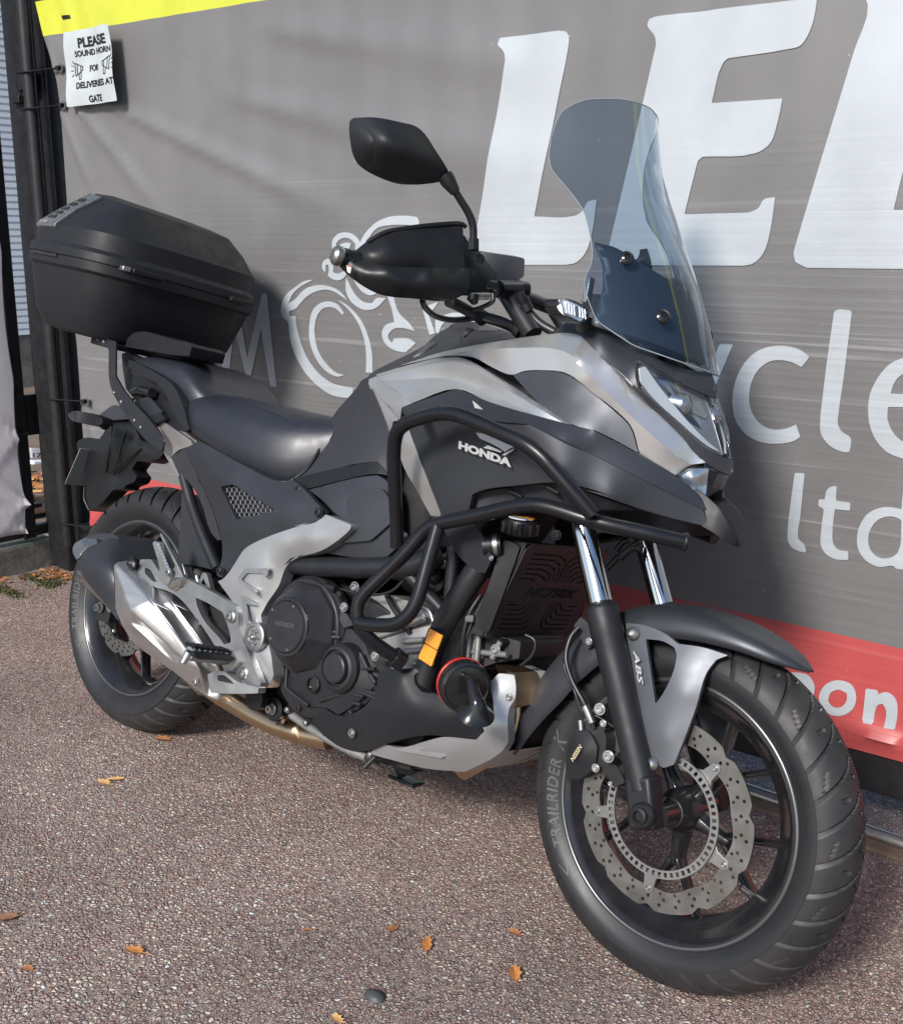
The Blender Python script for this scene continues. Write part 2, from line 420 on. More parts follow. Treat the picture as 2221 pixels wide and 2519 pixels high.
def bolt(pos, axis, r, parent, name='bolt', material=None, h=None, hexhead=False):
    r *= .76
    h = h or r*.8; V = []; parts = []
    parts.append(lathe_geo([(r*1.35, 0), (r*1.35, h*.22), (r, h*.22), (r, h*.85), (r*.85, h), (r*.52, h), (r*.5, h*.45), (1e-6, h*.45)], pos, axis, 6 if hexhead else 14))
    V, Fc = join_geo(parts)
    return mesh(name, V, Fc, material or MT['bolt'], parent, 35)
def tag(o, label, cat, group=None, kind=None):
    if label: o['label'] = label
    if cat: o['category'] = cat
    if group: o['group'] = group
    if kind: o['kind'] = kind
    return o
def empty(name, loc=(0, 0, 0)):
    o = bpy.data.objects.new(name, None); COL.objects.link(o); o.location = loc; o.empty_display_size = .1; return o
def flat_outline(name, pts3, material, parent, normal, depth=.0006, bevel=0):
    """thin printed / cut shape from a planar 3D outline"""
    pts3 = [np.array(q, float) for q in pts3]; nn = np.array(normal, float)
    a, u, v = basis(nn); o0 = pts3[0]
    q2 = [Vector(((q-o0)@u, (q-o0)@v)) for q in pts3]; n = len(q2)
    r = delaunay_2d_cdt(q2, [(i, (i+1) % n) for i in range(n)], [], 1, 1e-6)
    if len(r[0]) != n: V = [o0+u*q[0]+v*q[1] for q in r[0]]
    else: V = [o0+u*q[0]+v*q[1] for q in r[0]]
    n = len(V); V2 = V+[q+nn*depth for q in V]; Fc = [list(f) for f in r[2]]+[[k+n for k in f][::-1] for f in r[2]]
    cnt = {(f[i], f[(i+1) % len(f)]) for f in r[2] for i in range(len(f))}
    for (x, y) in cnt:
        if (y, x) not in cnt: Fc.append([y, x, x+n, y+n])
    return mesh(name, V2, Fc, material, parent, None, bevel)
def text_geo(s, size, bold=0.0, spacing=1.0, shear=0.0, extrude=.0, res=3):
    cu = bpy.data.curves.new('t', 'FONT'); cu.body = s; cu.size = size; cu.offset = bold; cu.space_character = spacing; cu.shear = shear
    cu.extrude = extrude; cu.resolution_u = res; cu.align_x = 'LEFT'
    o = bpy.data.objects.new('t', cu); COL.objects.link(o)
    bpy.context.view_layer.update()
    me = bpy.data.meshes.new_from_object(o.evaluated_get(bpy.context.evaluated_depsgraph_get()))
    V = [np.array(v.co) for v in me.vertices]; Fc = [list(q.vertices) for q in me.polygons]
    bpy.data.objects.remove(o); bpy.data.curves.remove(cu); bpy.data.meshes.remove(me)
    return V, Fc
# ================================================================== THE PLACE
def ground_material():
    M = bpy.data.materials.new('rolled_red_brown_aggregate'); M.use_nodes = True; t = M.node_tree; b = t.nodes['Principled BSDF']
    N = t.nodes.new; Lk = t.links.new
    tc = N('ShaderNodeTexCoord')
    wn = N('ShaderNodeTexNoise'); wn.inputs['Scale'].default_value = 70; wn.inputs['Detail'].default_value = 2
    Lk(tc.outputs['Object'], wn.inputs['Vector'])
    wa = N('ShaderNodeVectorMath'); wa.operation = 'SCALE'; wa.inputs['Scale'].default_value = .007
    Lk(wn.outputs['Color'], wa.inputs[0])
    ad = N('ShaderNodeVectorMath'); ad.operation = 'ADD'; Lk(tc.outputs['Object'], ad.inputs[0]); Lk(wa.outputs[0], ad.inputs[1])
    def vor(scale, feat):
        v = N('ShaderNodeTexVoronoi'); v.feature = feat; v.inputs['Scale'].default_value = scale; v.inputs['Randomness'].default_value = 1
        Lk(ad.outputs[0], v.inputs['Vector']); return v
    v1 = vor(128, 'F1'); e1 = vor(128, 'DISTANCE_TO_EDGE'); v2 = vor(255, 'F1'); e2 = vor(255, 'DISTANCE_TO_EDGE')
    sep = N('ShaderNodeSeparateColor'); Lk(v1.outputs['Color'], sep.inputs[0])
    sep2 = N('ShaderNodeSeparateColor'); Lk(v2.outputs['Color'], sep2.inputs[0])
    def ramp(src, stops):
        r = N('ShaderNodeValToRGB'); r.color_ramp.interpolation = 'CONSTANT'
        el = r.color_ramp.elements
        while len(el) < len(stops): el.new(.5)
        for e, (p_, c) in zip(el, stops): e.position = p_; e.color = (*c, 1)
        Lk(src, r.inputs[0]); return r
    pal = [(p_, (min(.60, 2.05*c[0]), min(.58, 1.88*c[1]), min(.55, 1.74*c[2]))) for p_, c in [(0, (.17, .125, .118)), (.18, (.20, .155, .15)), (.34, (.145, .11, .112)), (.46, (.23, .185, .165)), (.58, (.19, .165, .165)),
           (.68, (.16, .105, .09)), (.76, (.26, .235, .20)), (.83, (.22, .22, .20)), (.90, (.30, .27, .23)), (.962, (.42, .40, .36)), (.982, (.09, .085, .085))]]
    r1 = ramp(sep.outputs[0], pal); r2 = ramp(sep2.outputs[1], pal)
    # big chips lie over fine ones
    ch = N('ShaderNodeMath'); ch.operation = 'GREATER_THAN'; ch.inputs[1].default_value = .45; Lk(sep.outputs[2], ch.inputs[0])
    mc = N('ShaderNodeMix'); mc.data_type = 'RGBA'; Lk(ch.outputs[0], mc.inputs[0]); Lk(r2.outputs[0], mc.inputs[6]); Lk(r1.outputs[0], mc.inputs[7])
    me_ = N('ShaderNodeMix'); Lk(ch.outputs[0], me_.inputs[0])
    s2 = N('ShaderNodeMath'); s2.operation = 'MULTIPLY'; s2.inputs[1].default_value = 2.0; Lk(e2.outputs[0], s2.inputs[0])
    Lk(s2.outputs[0], me_.inputs[2]); Lk(e1.outputs[0], me_.inputs[3])
    g = N('ShaderNodeMapRange'); g.inputs[1].default_value = 0; g.inputs[2].default_value = .21; g.inputs[3].default_value = 0; g.inputs[4].default_value = 1
    Lk(me_.outputs[0], g.inputs[0])
    md = N('ShaderNodeMix'); md.data_type = 'RGBA'; Lk(g.outputs[0], md.inputs[0]); md.inputs[6].default_value = (.062, .048, .043, 1); Lk(mc.outputs[2], md.inputs[7])
    # large soft stains
    bn = N('ShaderNodeTexNoise'); bn.inputs['Scale'].default_value = 1.7; bn.inputs['Detail'].default_value = 8; bn.inputs['Roughness'].default_value = .65
    Lk(tc.outputs['Object'], bn.inputs['Vector'])
    br = N('ShaderNodeMapRange'); br.inputs[1].default_value = .3; br.inputs[2].default_value = .7; br.inputs[3].default_value = .74; br.inputs[4].default_value = 1.2
    Lk(bn.outputs[0], br.inputs[0])
    sc = N('ShaderNodeVectorMath'); sc.operation = 'SCALE'; Lk(md.outputs[2], sc.inputs[0]); Lk(br.outputs[0], sc.inputs['Scale'])
    Lk(sc.outputs[0], b.inputs['Base Color']); b.inputs['Roughness'].default_value = .82; b.inputs['Specular IOR Level'].default_value = .35
    # relief
    pw = N('ShaderNodeMapRange'); pw.inputs[2].default_value = .35; Lk(me_.outputs[0], pw.inputs[0])
    hr = N('ShaderNodeMath'); hr.operation = 'MULTIPLY_ADD'; Lk(sep.outputs[1], hr.inputs[0]); hr.inputs[1].default_value = .55; Lk(pw.outputs[0], hr.inputs[2])
    bp = N('ShaderNodeBump'); bp.inputs['Strength'].default_value = .8; bp.inputs['Distance'].default_value = .0034
    Lk(hr.outputs[0], bp.inputs['Height']); Lk(bp.outputs[0], b.inputs['Normal'])
    return M
MT['ground'] = ground_material()
def gz(x, y):
    return .0022*math.sin(2.1*x+.7)*math.cos(1.7*y)+.0015*math.sin(5.3*x+3.1*y)
V = []; Fc = []; nx, ny = 120, 120
xs = [-40+i*1.2 for i in range(30)]+[-4+i*.08 for i in range(110)]+[4.9+i*1.6 for i in range(26)]
ys = [-38+i*1.2 for i in range(28)]+[-4.3+i*.09 for i in range(80)]+[3+i*1.5 for i in range(28)]
for y in ys:
    for x in xs: V.append((x, y, gz(x, y)))
for j in range(len(ys)-1):
    for i in range(len(xs)-1):
        a = j*len(xs)+i; Fc.append([a, a+1, a+1+len(xs), a+len(xs)])
g_ = mesh('ground', V, Fc, MT['ground'], None, 60, recalc=False); g_['kind'] = 'structure'

# --- printed banner on the sliding gate ---------------------------------------------------------
def banner_material(name, col, crease=1.0, rough=.36):
    M = bpy.data.materials.new(name); M.use_nodes = True; t = M.node_tree; b = t.nodes['Principled BSDF']; N = t.nodes.new; Lk = t.links.new
    tc = N('ShaderNodeTexCoord')
    def streak(sx, sz, lo, hi, det=4, dist=.3):
        mp = N('ShaderNodeMapping'); mp.inputs['Scale'].default_value = (sx, 1, sz); Lk(tc.outputs['Object'], mp.inputs[0])
        n = N('ShaderNodeTexNoise'); n.inputs['Scale'].default_value = 1; n.inputs['Detail'].default_value = det; n.inputs['Distortion'].default_value = dist
        Lk(mp.outputs[0], n.inputs['Vector'])
        r = N('ShaderNodeMapRange'); r.inputs[1].default_value = lo; r.inputs[2].default_value = hi; Lk(n.outputs[0], r.inputs[0]); return r.outputs[0], n.outputs[0]
    s1, h1 = streak(1.0, 62, .615, .70, 5, .15)
    s2, h2 = streak(7, 230, .66, .76, 3, .1)
    # creases fade in towards the lower half of the sheet where it has been rolled and rubbed
    sp = N('ShaderNodeSeparateXYZ'); Lk(tc.outputs['Object'], sp.inputs[0])
    zr = N('ShaderNodeMapRange'); zr.inputs[1].default_value = 1.5; zr.inputs[2].default_value = 1.05; zr.inputs[3].default_value = .05; zr.inputs[4].default_value = 1; Lk(sp.outputs[2], zr.inputs[0])
    mxx = N('ShaderNodeMath'); mxx.operation = 'MAXIMUM'; Lk(s1, mxx.inputs[0])
    h2m = N('ShaderNodeMath'); h2m.operation = 'MULTIPLY'; h2m.inputs[1].default_value = .5; Lk(s2, h2m.inputs[0]); Lk(h2m.outputs[0], mxx.inputs[1])
    cz = N('ShaderNodeMath'); cz.operation = 'MULTIPLY'; Lk(mxx.outputs[0], cz.inputs[0]); Lk(zr.outputs[0], cz.inputs[1])
    cm = N('ShaderNodeMath'); cm.operation = 'MULTIPLY'; cm.inputs[1].default_value = .30*crease; Lk(cz.outputs[0], cm.inputs[0])
    # grime mottling and little chips in the print
    n = N('ShaderNodeTexNoise'); n.inputs['Scale'].default_value = 3.0; n.inputs['Detail'].default_value = 9; n.inputs['Roughness'].default_value = .62
    Lk(tc.outputs['Object'], n.inputs['Vector'])
    nr = N('ShaderNodeMapRange'); nr.inputs[1].default_value = .3; nr.inputs[2].default_value = .7; nr.inputs[3].default_value = .88; nr.inputs[4].default_value = 1.12; Lk(n.outputs[0], nr.inputs[0])
    sc = N('ShaderNodeVectorMath'); sc.operation = 'SCALE'; sc.inputs[0].default_value = col; Lk(nr.outputs[0], sc.inputs['Scale'])
    mx = N('ShaderNodeMix'); mx.data_type = 'RGBA'; Lk(cm.outputs[0], mx.inputs[0]); Lk(sc.outputs[0], mx.inputs[6])
    pale = tuple(min(.62, c*1.0+.24) for c in col); mx.inputs[7].default_value = (*pale, 1)
    v = N('ShaderNodeTexNoise'); v.inputs['Scale'].default_value = 42; v.inputs['Detail'].default_value = 5; v.inputs['Distortion'].default_value = 1.5; Lk(tc.outputs['Object'], v.inputs['Vector'])
    vr = N('ShaderNodeMapRange'); vr.inputs[1].default_value = .735; vr.inputs[2].default_value = .76; Lk(v.outputs[0], vr.inputs[0])
    m2 = N('ShaderNodeMix'); m2.data_type = 'RGBA'; Lk(vr.outputs[0], m2.inputs[0]); Lk(mx.outputs[2], m2.inputs[6]); m2.inputs[7].default_value = (.5, .49, .46, 1)
    Lk(m2.outputs[2], b.inputs['Base Color'])
    b.inputs['Roughness'].default_value = rough; b.inputs['Specular IOR Level'].default_value = .75
    hm = N('ShaderNodeMath'); hm.operation = 'MULTIPLY'; Lk(h1, hm.inputs[0]); Lk(zr.outputs[0], hm.inputs[1])
    wv = N('ShaderNodeTexWave'); wv.inputs['Scale'].default_value = 210; wv.bands_direction = 'Z'; wv.inputs['Distortion'].default_value = 1.0; Lk(tc.outputs['Object'], wv.inputs['Vector'])
    ha = N('ShaderNodeMath'); ha.operation = 'MULTIPLY_ADD'; Lk(wv.outputs[1], ha.inputs[0]); ha.inputs[1].default_value = .02; Lk(hm.outputs[0], ha.inputs[2])
    bp = N('ShaderNodeBump'); bp.inputs['Strength'].default_value = .5; bp.inputs['Distance'].default_value = .004; Lk(ha.outputs[0], bp.inputs['Height'])
    Lk(bp.outputs[0], b.inputs['Normal'])
    return M
MT['ban_grey'] = banner_material('banner_grey_print', (.150, .146, .146))
MT['ban_red'] = banner_material('banner_red_print', (.42, .07, .07), .35)
MT['ban_yellow'] = banner_material('banner_yellow_print', (.52, .54, .045), .2)
MT['ban_white'] = banner_material('banner_white_print', (.40, .43, .455), .2)
def ridge(x, z, x0, z0, x1, z1, wd, amp, fade=True):
    dx, dz = x1-x0, z1-z0; L = math.hypot(dx, dz); t = ((x-x0)*dx+(z-z0)*dz)/L/L; d = ((x-x0)*dz-(z-z0)*dx)/L
    if t < -.15 or t > 1.3: return 0
    w_ = wd*(.45+.9*max(0, t)); e = math.exp(-(d/w_)**2)
    k = min(1, (t+.15)/.2)*min(1, max(0, (1.3-t)/.5))
    return amp*e*k*(1-.4*max(0, t))
RID = []
def addr(a, b, wd, amp):
    A, B = ban(*a), ban(*b); RID.append((A[0], A[2], B[0], B[2], wd, amp))
addr(('c1', 480, 660), ('c1', 900, 1180), .020, .011)
addr(('c1', 700, 640), ('c1', 1802, 1160), .022, .012)
addr(('c1', 380, 700), ('c1', 560, 1150), .016, .006)
addr(('m', 500, 200), ('m', 1050, 330), .05, .008)
addr(('m', 560, 60), ('m', 1100, 130), .05, .007)
addr(('zT', 470, 600), ('zT', 420, 320), .012, .006)
addr(('zL', 690, 310), ('zL', 930, 400), .012, .009)
addr(('zL', 690, 330), ('zL', 800, 700), .014, .007)
addr(('zL', 740, 1340), ('zL', 960, 1080), .016, .010)
addr(('c8', 1450, 700), ('c8', 1719, 790), .016, .012)
addr(('c8', 1719, 790), ('c8', 1450, 700), .016, .006)
def disp(x, z):
    d = .006*math.sin(2.3*x+.8*z+.5)*math.sin(1.9*z+.4*x+1)+.0025*math.sin(7.1*x+1.3*z)*math.sin(3.3*z)
    for r in RID: d += 1.35*ridge(x, z, *r)
    if z > 1.80: d += .0035*math.exp(-((x+1.08)/.10)**2)*math.sin(60*x+22*z)+.0016*math.sin(23*x+9*z)*math.sin(5.1*x)
    d += .0016*math.sin(x*2*math.pi/.145+.6*math.sin(2*z))*min(1, max(0, (z-1.25)/.3))*(.6+.4*math.sin(1.7*x+1))
    return d
def bpos(x, z, off=0.0):
    return (x, BK+.036*x-disp(x, z)-off, z)
banner = empty('banner', (0, .67, 0))
tag(banner, 'big grey vinyl banner with white lettering, yellow hem and red foot behind the motorcycle', 'banner')
def bsheet(name, x0, x1, z0f, z1f, material, off=0, st=.02, leftf=None):
    nx = int((x1-x0)/st); V = []; Fc = []
    nz = max(2, int((z1f(0)-z0f(0))/st))
    for i in range(nx+1):
        x = x0+(x1-x0)*i/nx; a, b = z0f(x), z1f(x)
        for j in range(nz+1):
            z = a+(b-a)*j/nz
            xx = x if leftf is None else x+max(0, leftf(z)-x0)*max(0, 1-(x-x0)/.25)
            V.append(bpos(xx, z, off))
    n = len(V); V += [(v[0], v[1]+.0012, v[2]) for v in V]
    for i in range(nx):
        for j in range(nz):
            q = i*(nz+1)+j; Fc.append([q, q+nz+1, q+nz+2, q+1]); Fc.append([q+n, q+1+n, q+nz+2+n, q+nz+1+n])
    for i in range(nx):
        for j in (0, nz):
            q = i*(nz+1)+j; Fc.append([q, q+nz+1, q+nz+1+n, q+n])
    for j in range(nz):
        for i in (0, nx):
            q = i*(nz+1)+j; Fc.append([q, q+1, q+1+n, q+n])
    o = mesh(name, V, Fc, material, None, 60); o.parent = banner; o.matrix_parent_inverse = Matrix.Translation((0, -.67, 0)); return o
ZR = lambda x: .428-.006*x
ZY = lambda x: 1.845-.012*(x+.7)
def leftf(z):    # the sheet's left edge swings in between its ties
    e = -1.24
    k = [(1.97, -1.262), (1.86, -1.232), (1.74, -1.178), (1.62, -1.165), (1.35, -1.172), (.95, -1.195), (.86, -1.19), (.55, -1.20), (.18, -1.19)]
    if z >= k[0][0]: return k[0][1]
    for a, b in zip(k, k[1:]):
        if z >= b[0]:
            t = (a[0]-z)/(a[0]-b[0]); return a[1]+(b[1]-a[1])*t
    return k[-1][1]
LFN = lambda z: leftf(z)
bsheet('banner_sheet', -1.30, 3.4, ZR, ZY, MT['ban_grey'], 0, .02, LFN)
bsheet('banner_red_hem', -1.30, 3.4, lambda x: .178-.002*x+.004*math.sin(4*x), lambda x: ZR(x)+.0, MT['ban_red'], .0, .02, LFN)
bsheet('banner_yellow_hem', -1.30, 3.4, ZY, lambda x: 1.955+.006*math.sin(3*x), MT['ban_yellow'], .0, .02, LFN)
def bplace(off):
    def f(u, v, l):
        q = ban('f', u, v); return np.array(bpos(q[0], q[2], off))
    return f
def glyph(name, c, out, holes=(), off=.0022, rnd=4, step=24, material=None):
    if len(out) > 70: raise SystemExit
    o = panel(name, c, [(a[0], a[1]) if not isinstance(a[0], str) else a for a in out], material or MT['ban_white'], None, thick=.0012, step=step, rnd=rnd, holes=holes, bevel=0, thr=52, place=bplace(off), smooth=60)
    o.parent = banner; o.matrix_parent_inverse = Matrix.Translation((0, -.67, 0)); return o
L_ = [(176, 150), (182, 127), (378, 102), (402, 105), (411, 122), (408, 170), (375, 330), (293, 725), (430, 722), (458, 703), (472, 676), (503, 668), (482, 800), (462, 850), (432, 880), (400, 887), (88, 887), (84, 860), (202, 200), (198, 175)]
glyph('letter', 'z6', L_)
E1 = [(676, 85), (682, 64), (705, 55), (1248, -8), (1235, 70), (1212, 128), (1190, 155), (1150, 165), (950, 196), (933, 212), (893, 346), (1132, 330), (1112, 420), (1090, 480), (1045, 512), (862, 525), (845, 540), (799, 718), (1015, 712), (1048, 698), (1068, 668), (1106, 660), (1085, 790), (1064, 850), (1032, 882), (1000, 890), (545, 888), (535, 860), (706, 150), (702, 122)]
glyph('letter', 'z6', E1)
E2 = [(1392, -30), (1416, 18), (1370, 170), (1166, 845), (1172, 878), (1210, 897), (1720, 903), (1790, 700), (1650, 700), (1500, 704), (1536, 560), (1560, 480), (1700, 470), (1760, 300), (1610, 300), (1680, 60), (1800, 40), (1900, -160), (1420, -110), (1395, -70)]
glyph('letter', 'z6', E2)
glyph('letter', 'z7', [(183, 372), (268, 374), (165, 612), (60, 850), (-30, 1010), (-120, 1010), (-20, 800), (70, 640)])
glyph('letter', 'z7', [(748, 455), (690, 410), (600, 384), (500, 388), (400, 430), (320, 520), (272, 640), (262, 760), (290, 870), (350, 945), (440, 990), (540, 1000), (640, 985), (686, 958), (660, 878), (610, 900), (540, 912), (470, 898), (410, 850), (372, 770), (368, 680), (388, 600), (430, 530), (490, 485), (560, 473), (640, 488), (698, 518)])
glyph('letter', 'z7', [(905, 172), (922, 157), (1008, 160), (1016, 178), (1000, 300), (960, 600), (930, 800), (925, 880), (950, 925), (1000, 960), (1007, 985), (995, 1050), (980, 1054), (900, 1030), (850, 990), (816, 930), (812, 870), (830, 700), (870, 400)])
glyph('letter', 'z7', [(1600, 775), (1240, 767), (1238, 850), (1272, 930), (1340, 990), (1440, 1012), (1560, 990), (1575, 1075), (1440, 1112), (1331, 1092), (1230, 1050), (1160, 970), (1125, 880), (1115, 780), (1130, 680), (1180, 580), (1250, 500), (1340, 458), (1450, 445), (1550, 495), (1605, 600)],
      holes=[[(1256, 684), (1490, 690), (1480, 600), (1430, 545), (1350, 553), (1290, 600)]])
glyph('letter', 'z7', [(650, 1183), (712, 1187), (700, 1300), (680, 1480), (667, 1560), (672, 1603), (708, 1640), (718, 1686), (680, 1680), (630, 1655), (605, 1610), (603, 1550), (622, 1380)])
glyph('letter', 'z7', [(880, 1270), (913, 1268), (908, 1360), (999, 1372), (997, 1422), (900, 1412), (885, 1560), (890, 1630), (915, 1665), (984, 1680), (984, 1733), (900, 1727), (840, 1692), (812, 1640), (812, 1570), (832, 1412), (797, 1392), (800, 1350), (838, 1352), (850, 1295)])
glyph('letter', 'z7', [(1345, 1175), (1420, 1180), (1400, 1600), (1395, 1800), (1331, 1792), (1285, 1786), (1270, 1770), (1180, 1776), (1100, 1740), (1050, 1670), (1040, 1590), (1060, 1510), (1110, 1440), (1180, 1405), (1250, 1399), (1322, 1412)],
      holes=[[(1322, 1480), (1290, 1464), (1230, 1458), (1160, 1490), (1115, 1570), (1120, 1660), (1170, 1715), (1250, 1718), (1300, 1680)]])
glyph('letter', 'z3', [(165, 1492), (200, 1185), (308, 965), (330, 968), (398, 1370), (528, 805), (545, 794), (568, 812), (661, 1624), (603, 1618), (520, 1115), (430, 1530), (383, 1520), (283, 1095), (235, 1500)], rnd=2)
glyph('bike_emblem', 'z3', [(982, 675), (900, 688), (820, 740), (740, 810), (700, 900), (697, 970), (720, 1015), (755, 1045), (770, 1150), (800, 1280), (860, 1410), (950, 1540), (1060, 1640), (1160, 1700), (1270, 1722), (1340, 1720), (1340, 1635), (1250, 1620), (1150, 1590), (1050, 1520), (950, 1400), (890, 1280), (850, 1150), (830, 1060), (826, 995), (768, 1000), (766, 955), (830, 930), (870, 880), (930, 820), (1010, 778), (1110, 765), (1180, 790), (1280, 860), (1230, 795), (1150, 745), (1040, 722), (930, 745), (870, 790), (820, 850), (762, 885), (800, 800), (870, 735)], rnd=2)
for pl in ([(1200, 855), (1290, 910), (1400, 1030), (1470, 1180), (1505, 1330), (1512, 1500), (1452, 1500), (1455, 1380), (1440, 1230), (1390, 1080), (1310, 960)],
           [(1250, 970), (1200, 900), (1130, 870), (1050, 880), (980, 940), (950, 1060), (950, 1200), (980, 1310), (1040, 1420), (1120, 1500), (1210, 1535), (1262, 1520), (1190, 1500), (1110, 1430), (1040, 1330), (1005, 1220), (995, 1100), (1020, 990), (1070, 930), (1140, 920), (1190, 940), (1243, 990)],
           [(1085, 615), (1055, 570), (1062, 510), (1100, 487), (1145, 510), (1155, 560), (1150, 610), (1190, 622), (1270, 590), (1265, 640), (1210, 680), (1150, 672), (1105, 640), (1115, 590), (1110, 540), (1085, 545)],
           [(1140, 390), (1150, 310), (1210, 262), (1300, 262), (1360, 300), (1390, 345), (1430, 270), (1530, 170), (1640, 120), (1802, 108), (1900, 120), (1920, 170), (1900, 250), (1840, 240), (1830, 190), (1680, 190), (1540, 220), (1450, 330), (1370, 415), (1345, 405), (1350, 360), (1300, 312), (1230, 308), (1180, 350), (1175, 390), (1250, 348), (1310, 352), (1290, 400), (1200, 430), (1222, 470), (1180, 470)],
           [(1270, 655), (1265, 760), (1300, 850), (1360, 910), (1440, 945), (1530, 930), (1625, 840), (1540, 840), (1500, 885), (1430, 875), (1360, 820), (1310, 740)],
           [(1330, 670), (1400, 770), (1480, 815), (1540, 800), (1450, 740), (1390, 690)],
           [(1635, 815), (1690, 820), (1740, 970), (1830, 1060), (1880, 1130), (1780, 1105), (1700, 1110), (1650, 1160), (1648, 1200), (1680, 1235), (1700, 1195), (1830, 1200), (1890, 1240), (1800, 1322), (1700, 1300), (1620, 1240), (1590, 1150), (1620, 1080), (1700, 1050), (1680, 950)]):
    glyph('bike_emblem', 'z3', pl, rnd=2)
for pl in ([(325, 740), (470, 690), (430, 750), (380, 800), (440, 970), (390, 985)],
           [(440, 850), (520, 810), (620, 785), (740, 825), (800, 880), (830, 960), (780, 950), (740, 870), (660, 840), (560, 850), (500, 900), (470, 975), (445, 960)]):
    glyph('bike_emblem', 'z8', pl, rnd=2)
glyph('letter', 'c8', [(1425, 503), (1370, 520), (1340, 565), (1345, 620), (1385, 655), (1440, 662), (1490, 632), (1505, 580), (1485, 525)], holes=[[(1425, 545), (1390, 560), (1378, 595), (1395, 620), (1430, 626), (1460, 600), (1464, 562)]], step=14)
glyph('letter', 'c8', [(1548, 540), (1600, 548), (1604, 566), (1640, 556), (1680, 583), (1692, 640), (1680, 724), (1630, 716), (1640, 640), (1625, 608), (1602, 615), (1590, 645), (1582, 703), (1532, 692)], step=14)
glyph('letter', 'c8', [(1180, 470), (1240, 468), (1290, 482), (1318, 530), (1310, 590), (1270, 610), (1180, 600), (1190, 550), (1255, 560), (1275, 535), (1255, 508), (1190, 505)], step=14)
# slot in the yellow hem where the strap shows
so_ = glyph('strap_slot', 'zT', [(523, 128), (592, 122), (600, 152), (535, 162)], material=MT['black'], rnd=1, step=8)

# --- sliding gate behind the banner --------------------------------------------------------------
MT['gatepaint'] = mat('black_gate_paint', (.012, .012, .014), .38, 0, rvar=.1, dust=((.10, .10, .10), .10, 25), bump=(40, .06, .002))
sg = empty('sliding_gate', (0, .72, 0)); tag(sg, 'black steel sliding gate that carries the big grey banner', 'gate')
def gpart(name, lo, hi, par=None, bev=.004, material=None):
    V, Fc = box_geo(lo, hi); V = [np.array((v[0], v[1]+.036*v[0], v[2])) for v in V]
    o = mesh(name, V, Fc, material or MT['gatepaint'], None, 30, bev); o.parent = par or sg; o.matrix_parent_inverse = Matrix.Translation((0, -.72, 0)); return o
gpart('bottom_beam', (-1.28, .685, .085), (3.6, .745, .20))
gpart('top_rail', (-1.28, .685, 1.93), (3.6, .745, 1.99))
gpart('middle_rail', (-1.28, .69, 1.02), (3.6, .74, 1.08))
for i in range(12): gpart('upright', (-1.08+i*.40, .695, .2), (-1.055+i*.40, .735, 1.93), bev=.002)
gpart('infill_sheet', (-1.28, .748, .2), (3.6, .752, 1.93), bev=0)
V, Fc = tube_geo([(-1.30, .60, .12), (-1.30, .60, 1.98)], .022, 14)
o = mesh('end_tube', V, Fc, MT['gatepaint'], None, 50); o.parent = sg; o.matrix_parent_inverse = Matrix.Translation((0, -.72, 0))
for q in (('zT', 430, 590), ('zT', 455, 900), ('zL', 650, 295), ('zL', 730, 1345)):
    B_ = ban(*q, .01)
    t_ = empty('cable_tie', tuple(B_)); 
    z = B_[2]; lab = {0: 'black cable tie below the yellow hem at the banner edge', 1: 'black cable tie level with the bottom of the paper notice', 2: 'black cable tie beside the rear indicator stalk', 3: 'black cable tie at the red foot of the banner'}
    k = ['zT590', 'zT900', 'zL295', 'zL1345'].index(q[0]+str(q[2])); tag(t_, lab[k], 'cable tie', 'cable ties on the banner edge')
    a = np.array((-1.315, .605, z)); b = np.array((B_[0]+.05, B_[1]+.005, z+.004))
    V, Fc = tube_geo([a+(0, -.032, 0), (a+b)/2+(0, -.020, 0), b+(0, -.006, 0)], .0035, 8, flat=1.8); 
    o = mesh('strap', [v-B_ for v in V], Fc, MT['black'], t_, 50)
    V, Fc = box_geo(b+(-.012, -.014, -.007), b+(.004, -.002, .007)); mesh('buckle', [v-B_ for v in V], Fc, MT['black'], t_, 30, .001)
    V, Fc = lathe_geo([(.014, 0), (.014, .003), (.007, .003), (.007, 0)], b+(.006, -.003, 0), (0, -1, 0), 18); mesh('eyelet', [v-B_ for v in V], Fc, MT['bolt'], t_, 30)

# --- paper notice ------------------------------------------------------------------------------
MT['paper'] = mat('laminated_paper', (.46, .50, .51), .25, 0, noise=(11, .06), spec=.6, bump=(14, .25, .004))
MT['ink'] = mat('black_ink', (.012, .012, .014), .4)
NQ = [(408, 196), (712, 148), (757, 606), (430, 641)]     # tl tr br bl in crop c1
def ncorner(i, off): return ban('c1', *NQ[i], off)
def npos(s, t, off=0.0):
    """s across 0..1, t down 0..1 on the curled sheet"""
    a = [ncorner(k, .014+.0) for k in range(4)]
    q = (a[0]*(1-s)+a[1]*s)*(1-t)+(a[3]*(1-s)+a[2]*s)*t
    curl = .016+.022*max(0, s-.35)**1.5*2+.003*math.sin(9*t+2*s)+.002*math.sin(14*s+3)
    return q+np.array((.0, -curl-off, 0))
nV = []; nF = []; ns = 24
for j in range(ns+1):
    for i in range(ns+1): nV.append(npos(i/ns, j/ns))
k0 = len(nV); nV += [v+np.array((0, .0006, 0)) for v in nV]
for j in range(ns):
    for i in range(ns):
        q = j*(ns+1)+i; nF.append([q, q+ns+1, q+ns+2, q+1]); nF.append([q+k0, q+1+k0, q+ns+2+k0, q+ns+1+k0])
notice = mesh('paper_notice', nV, nF, MT['paper'], None, 60); tag(notice, 'white laminated paper notice asking to sound horn, taped under the yellow hem', 'notice')
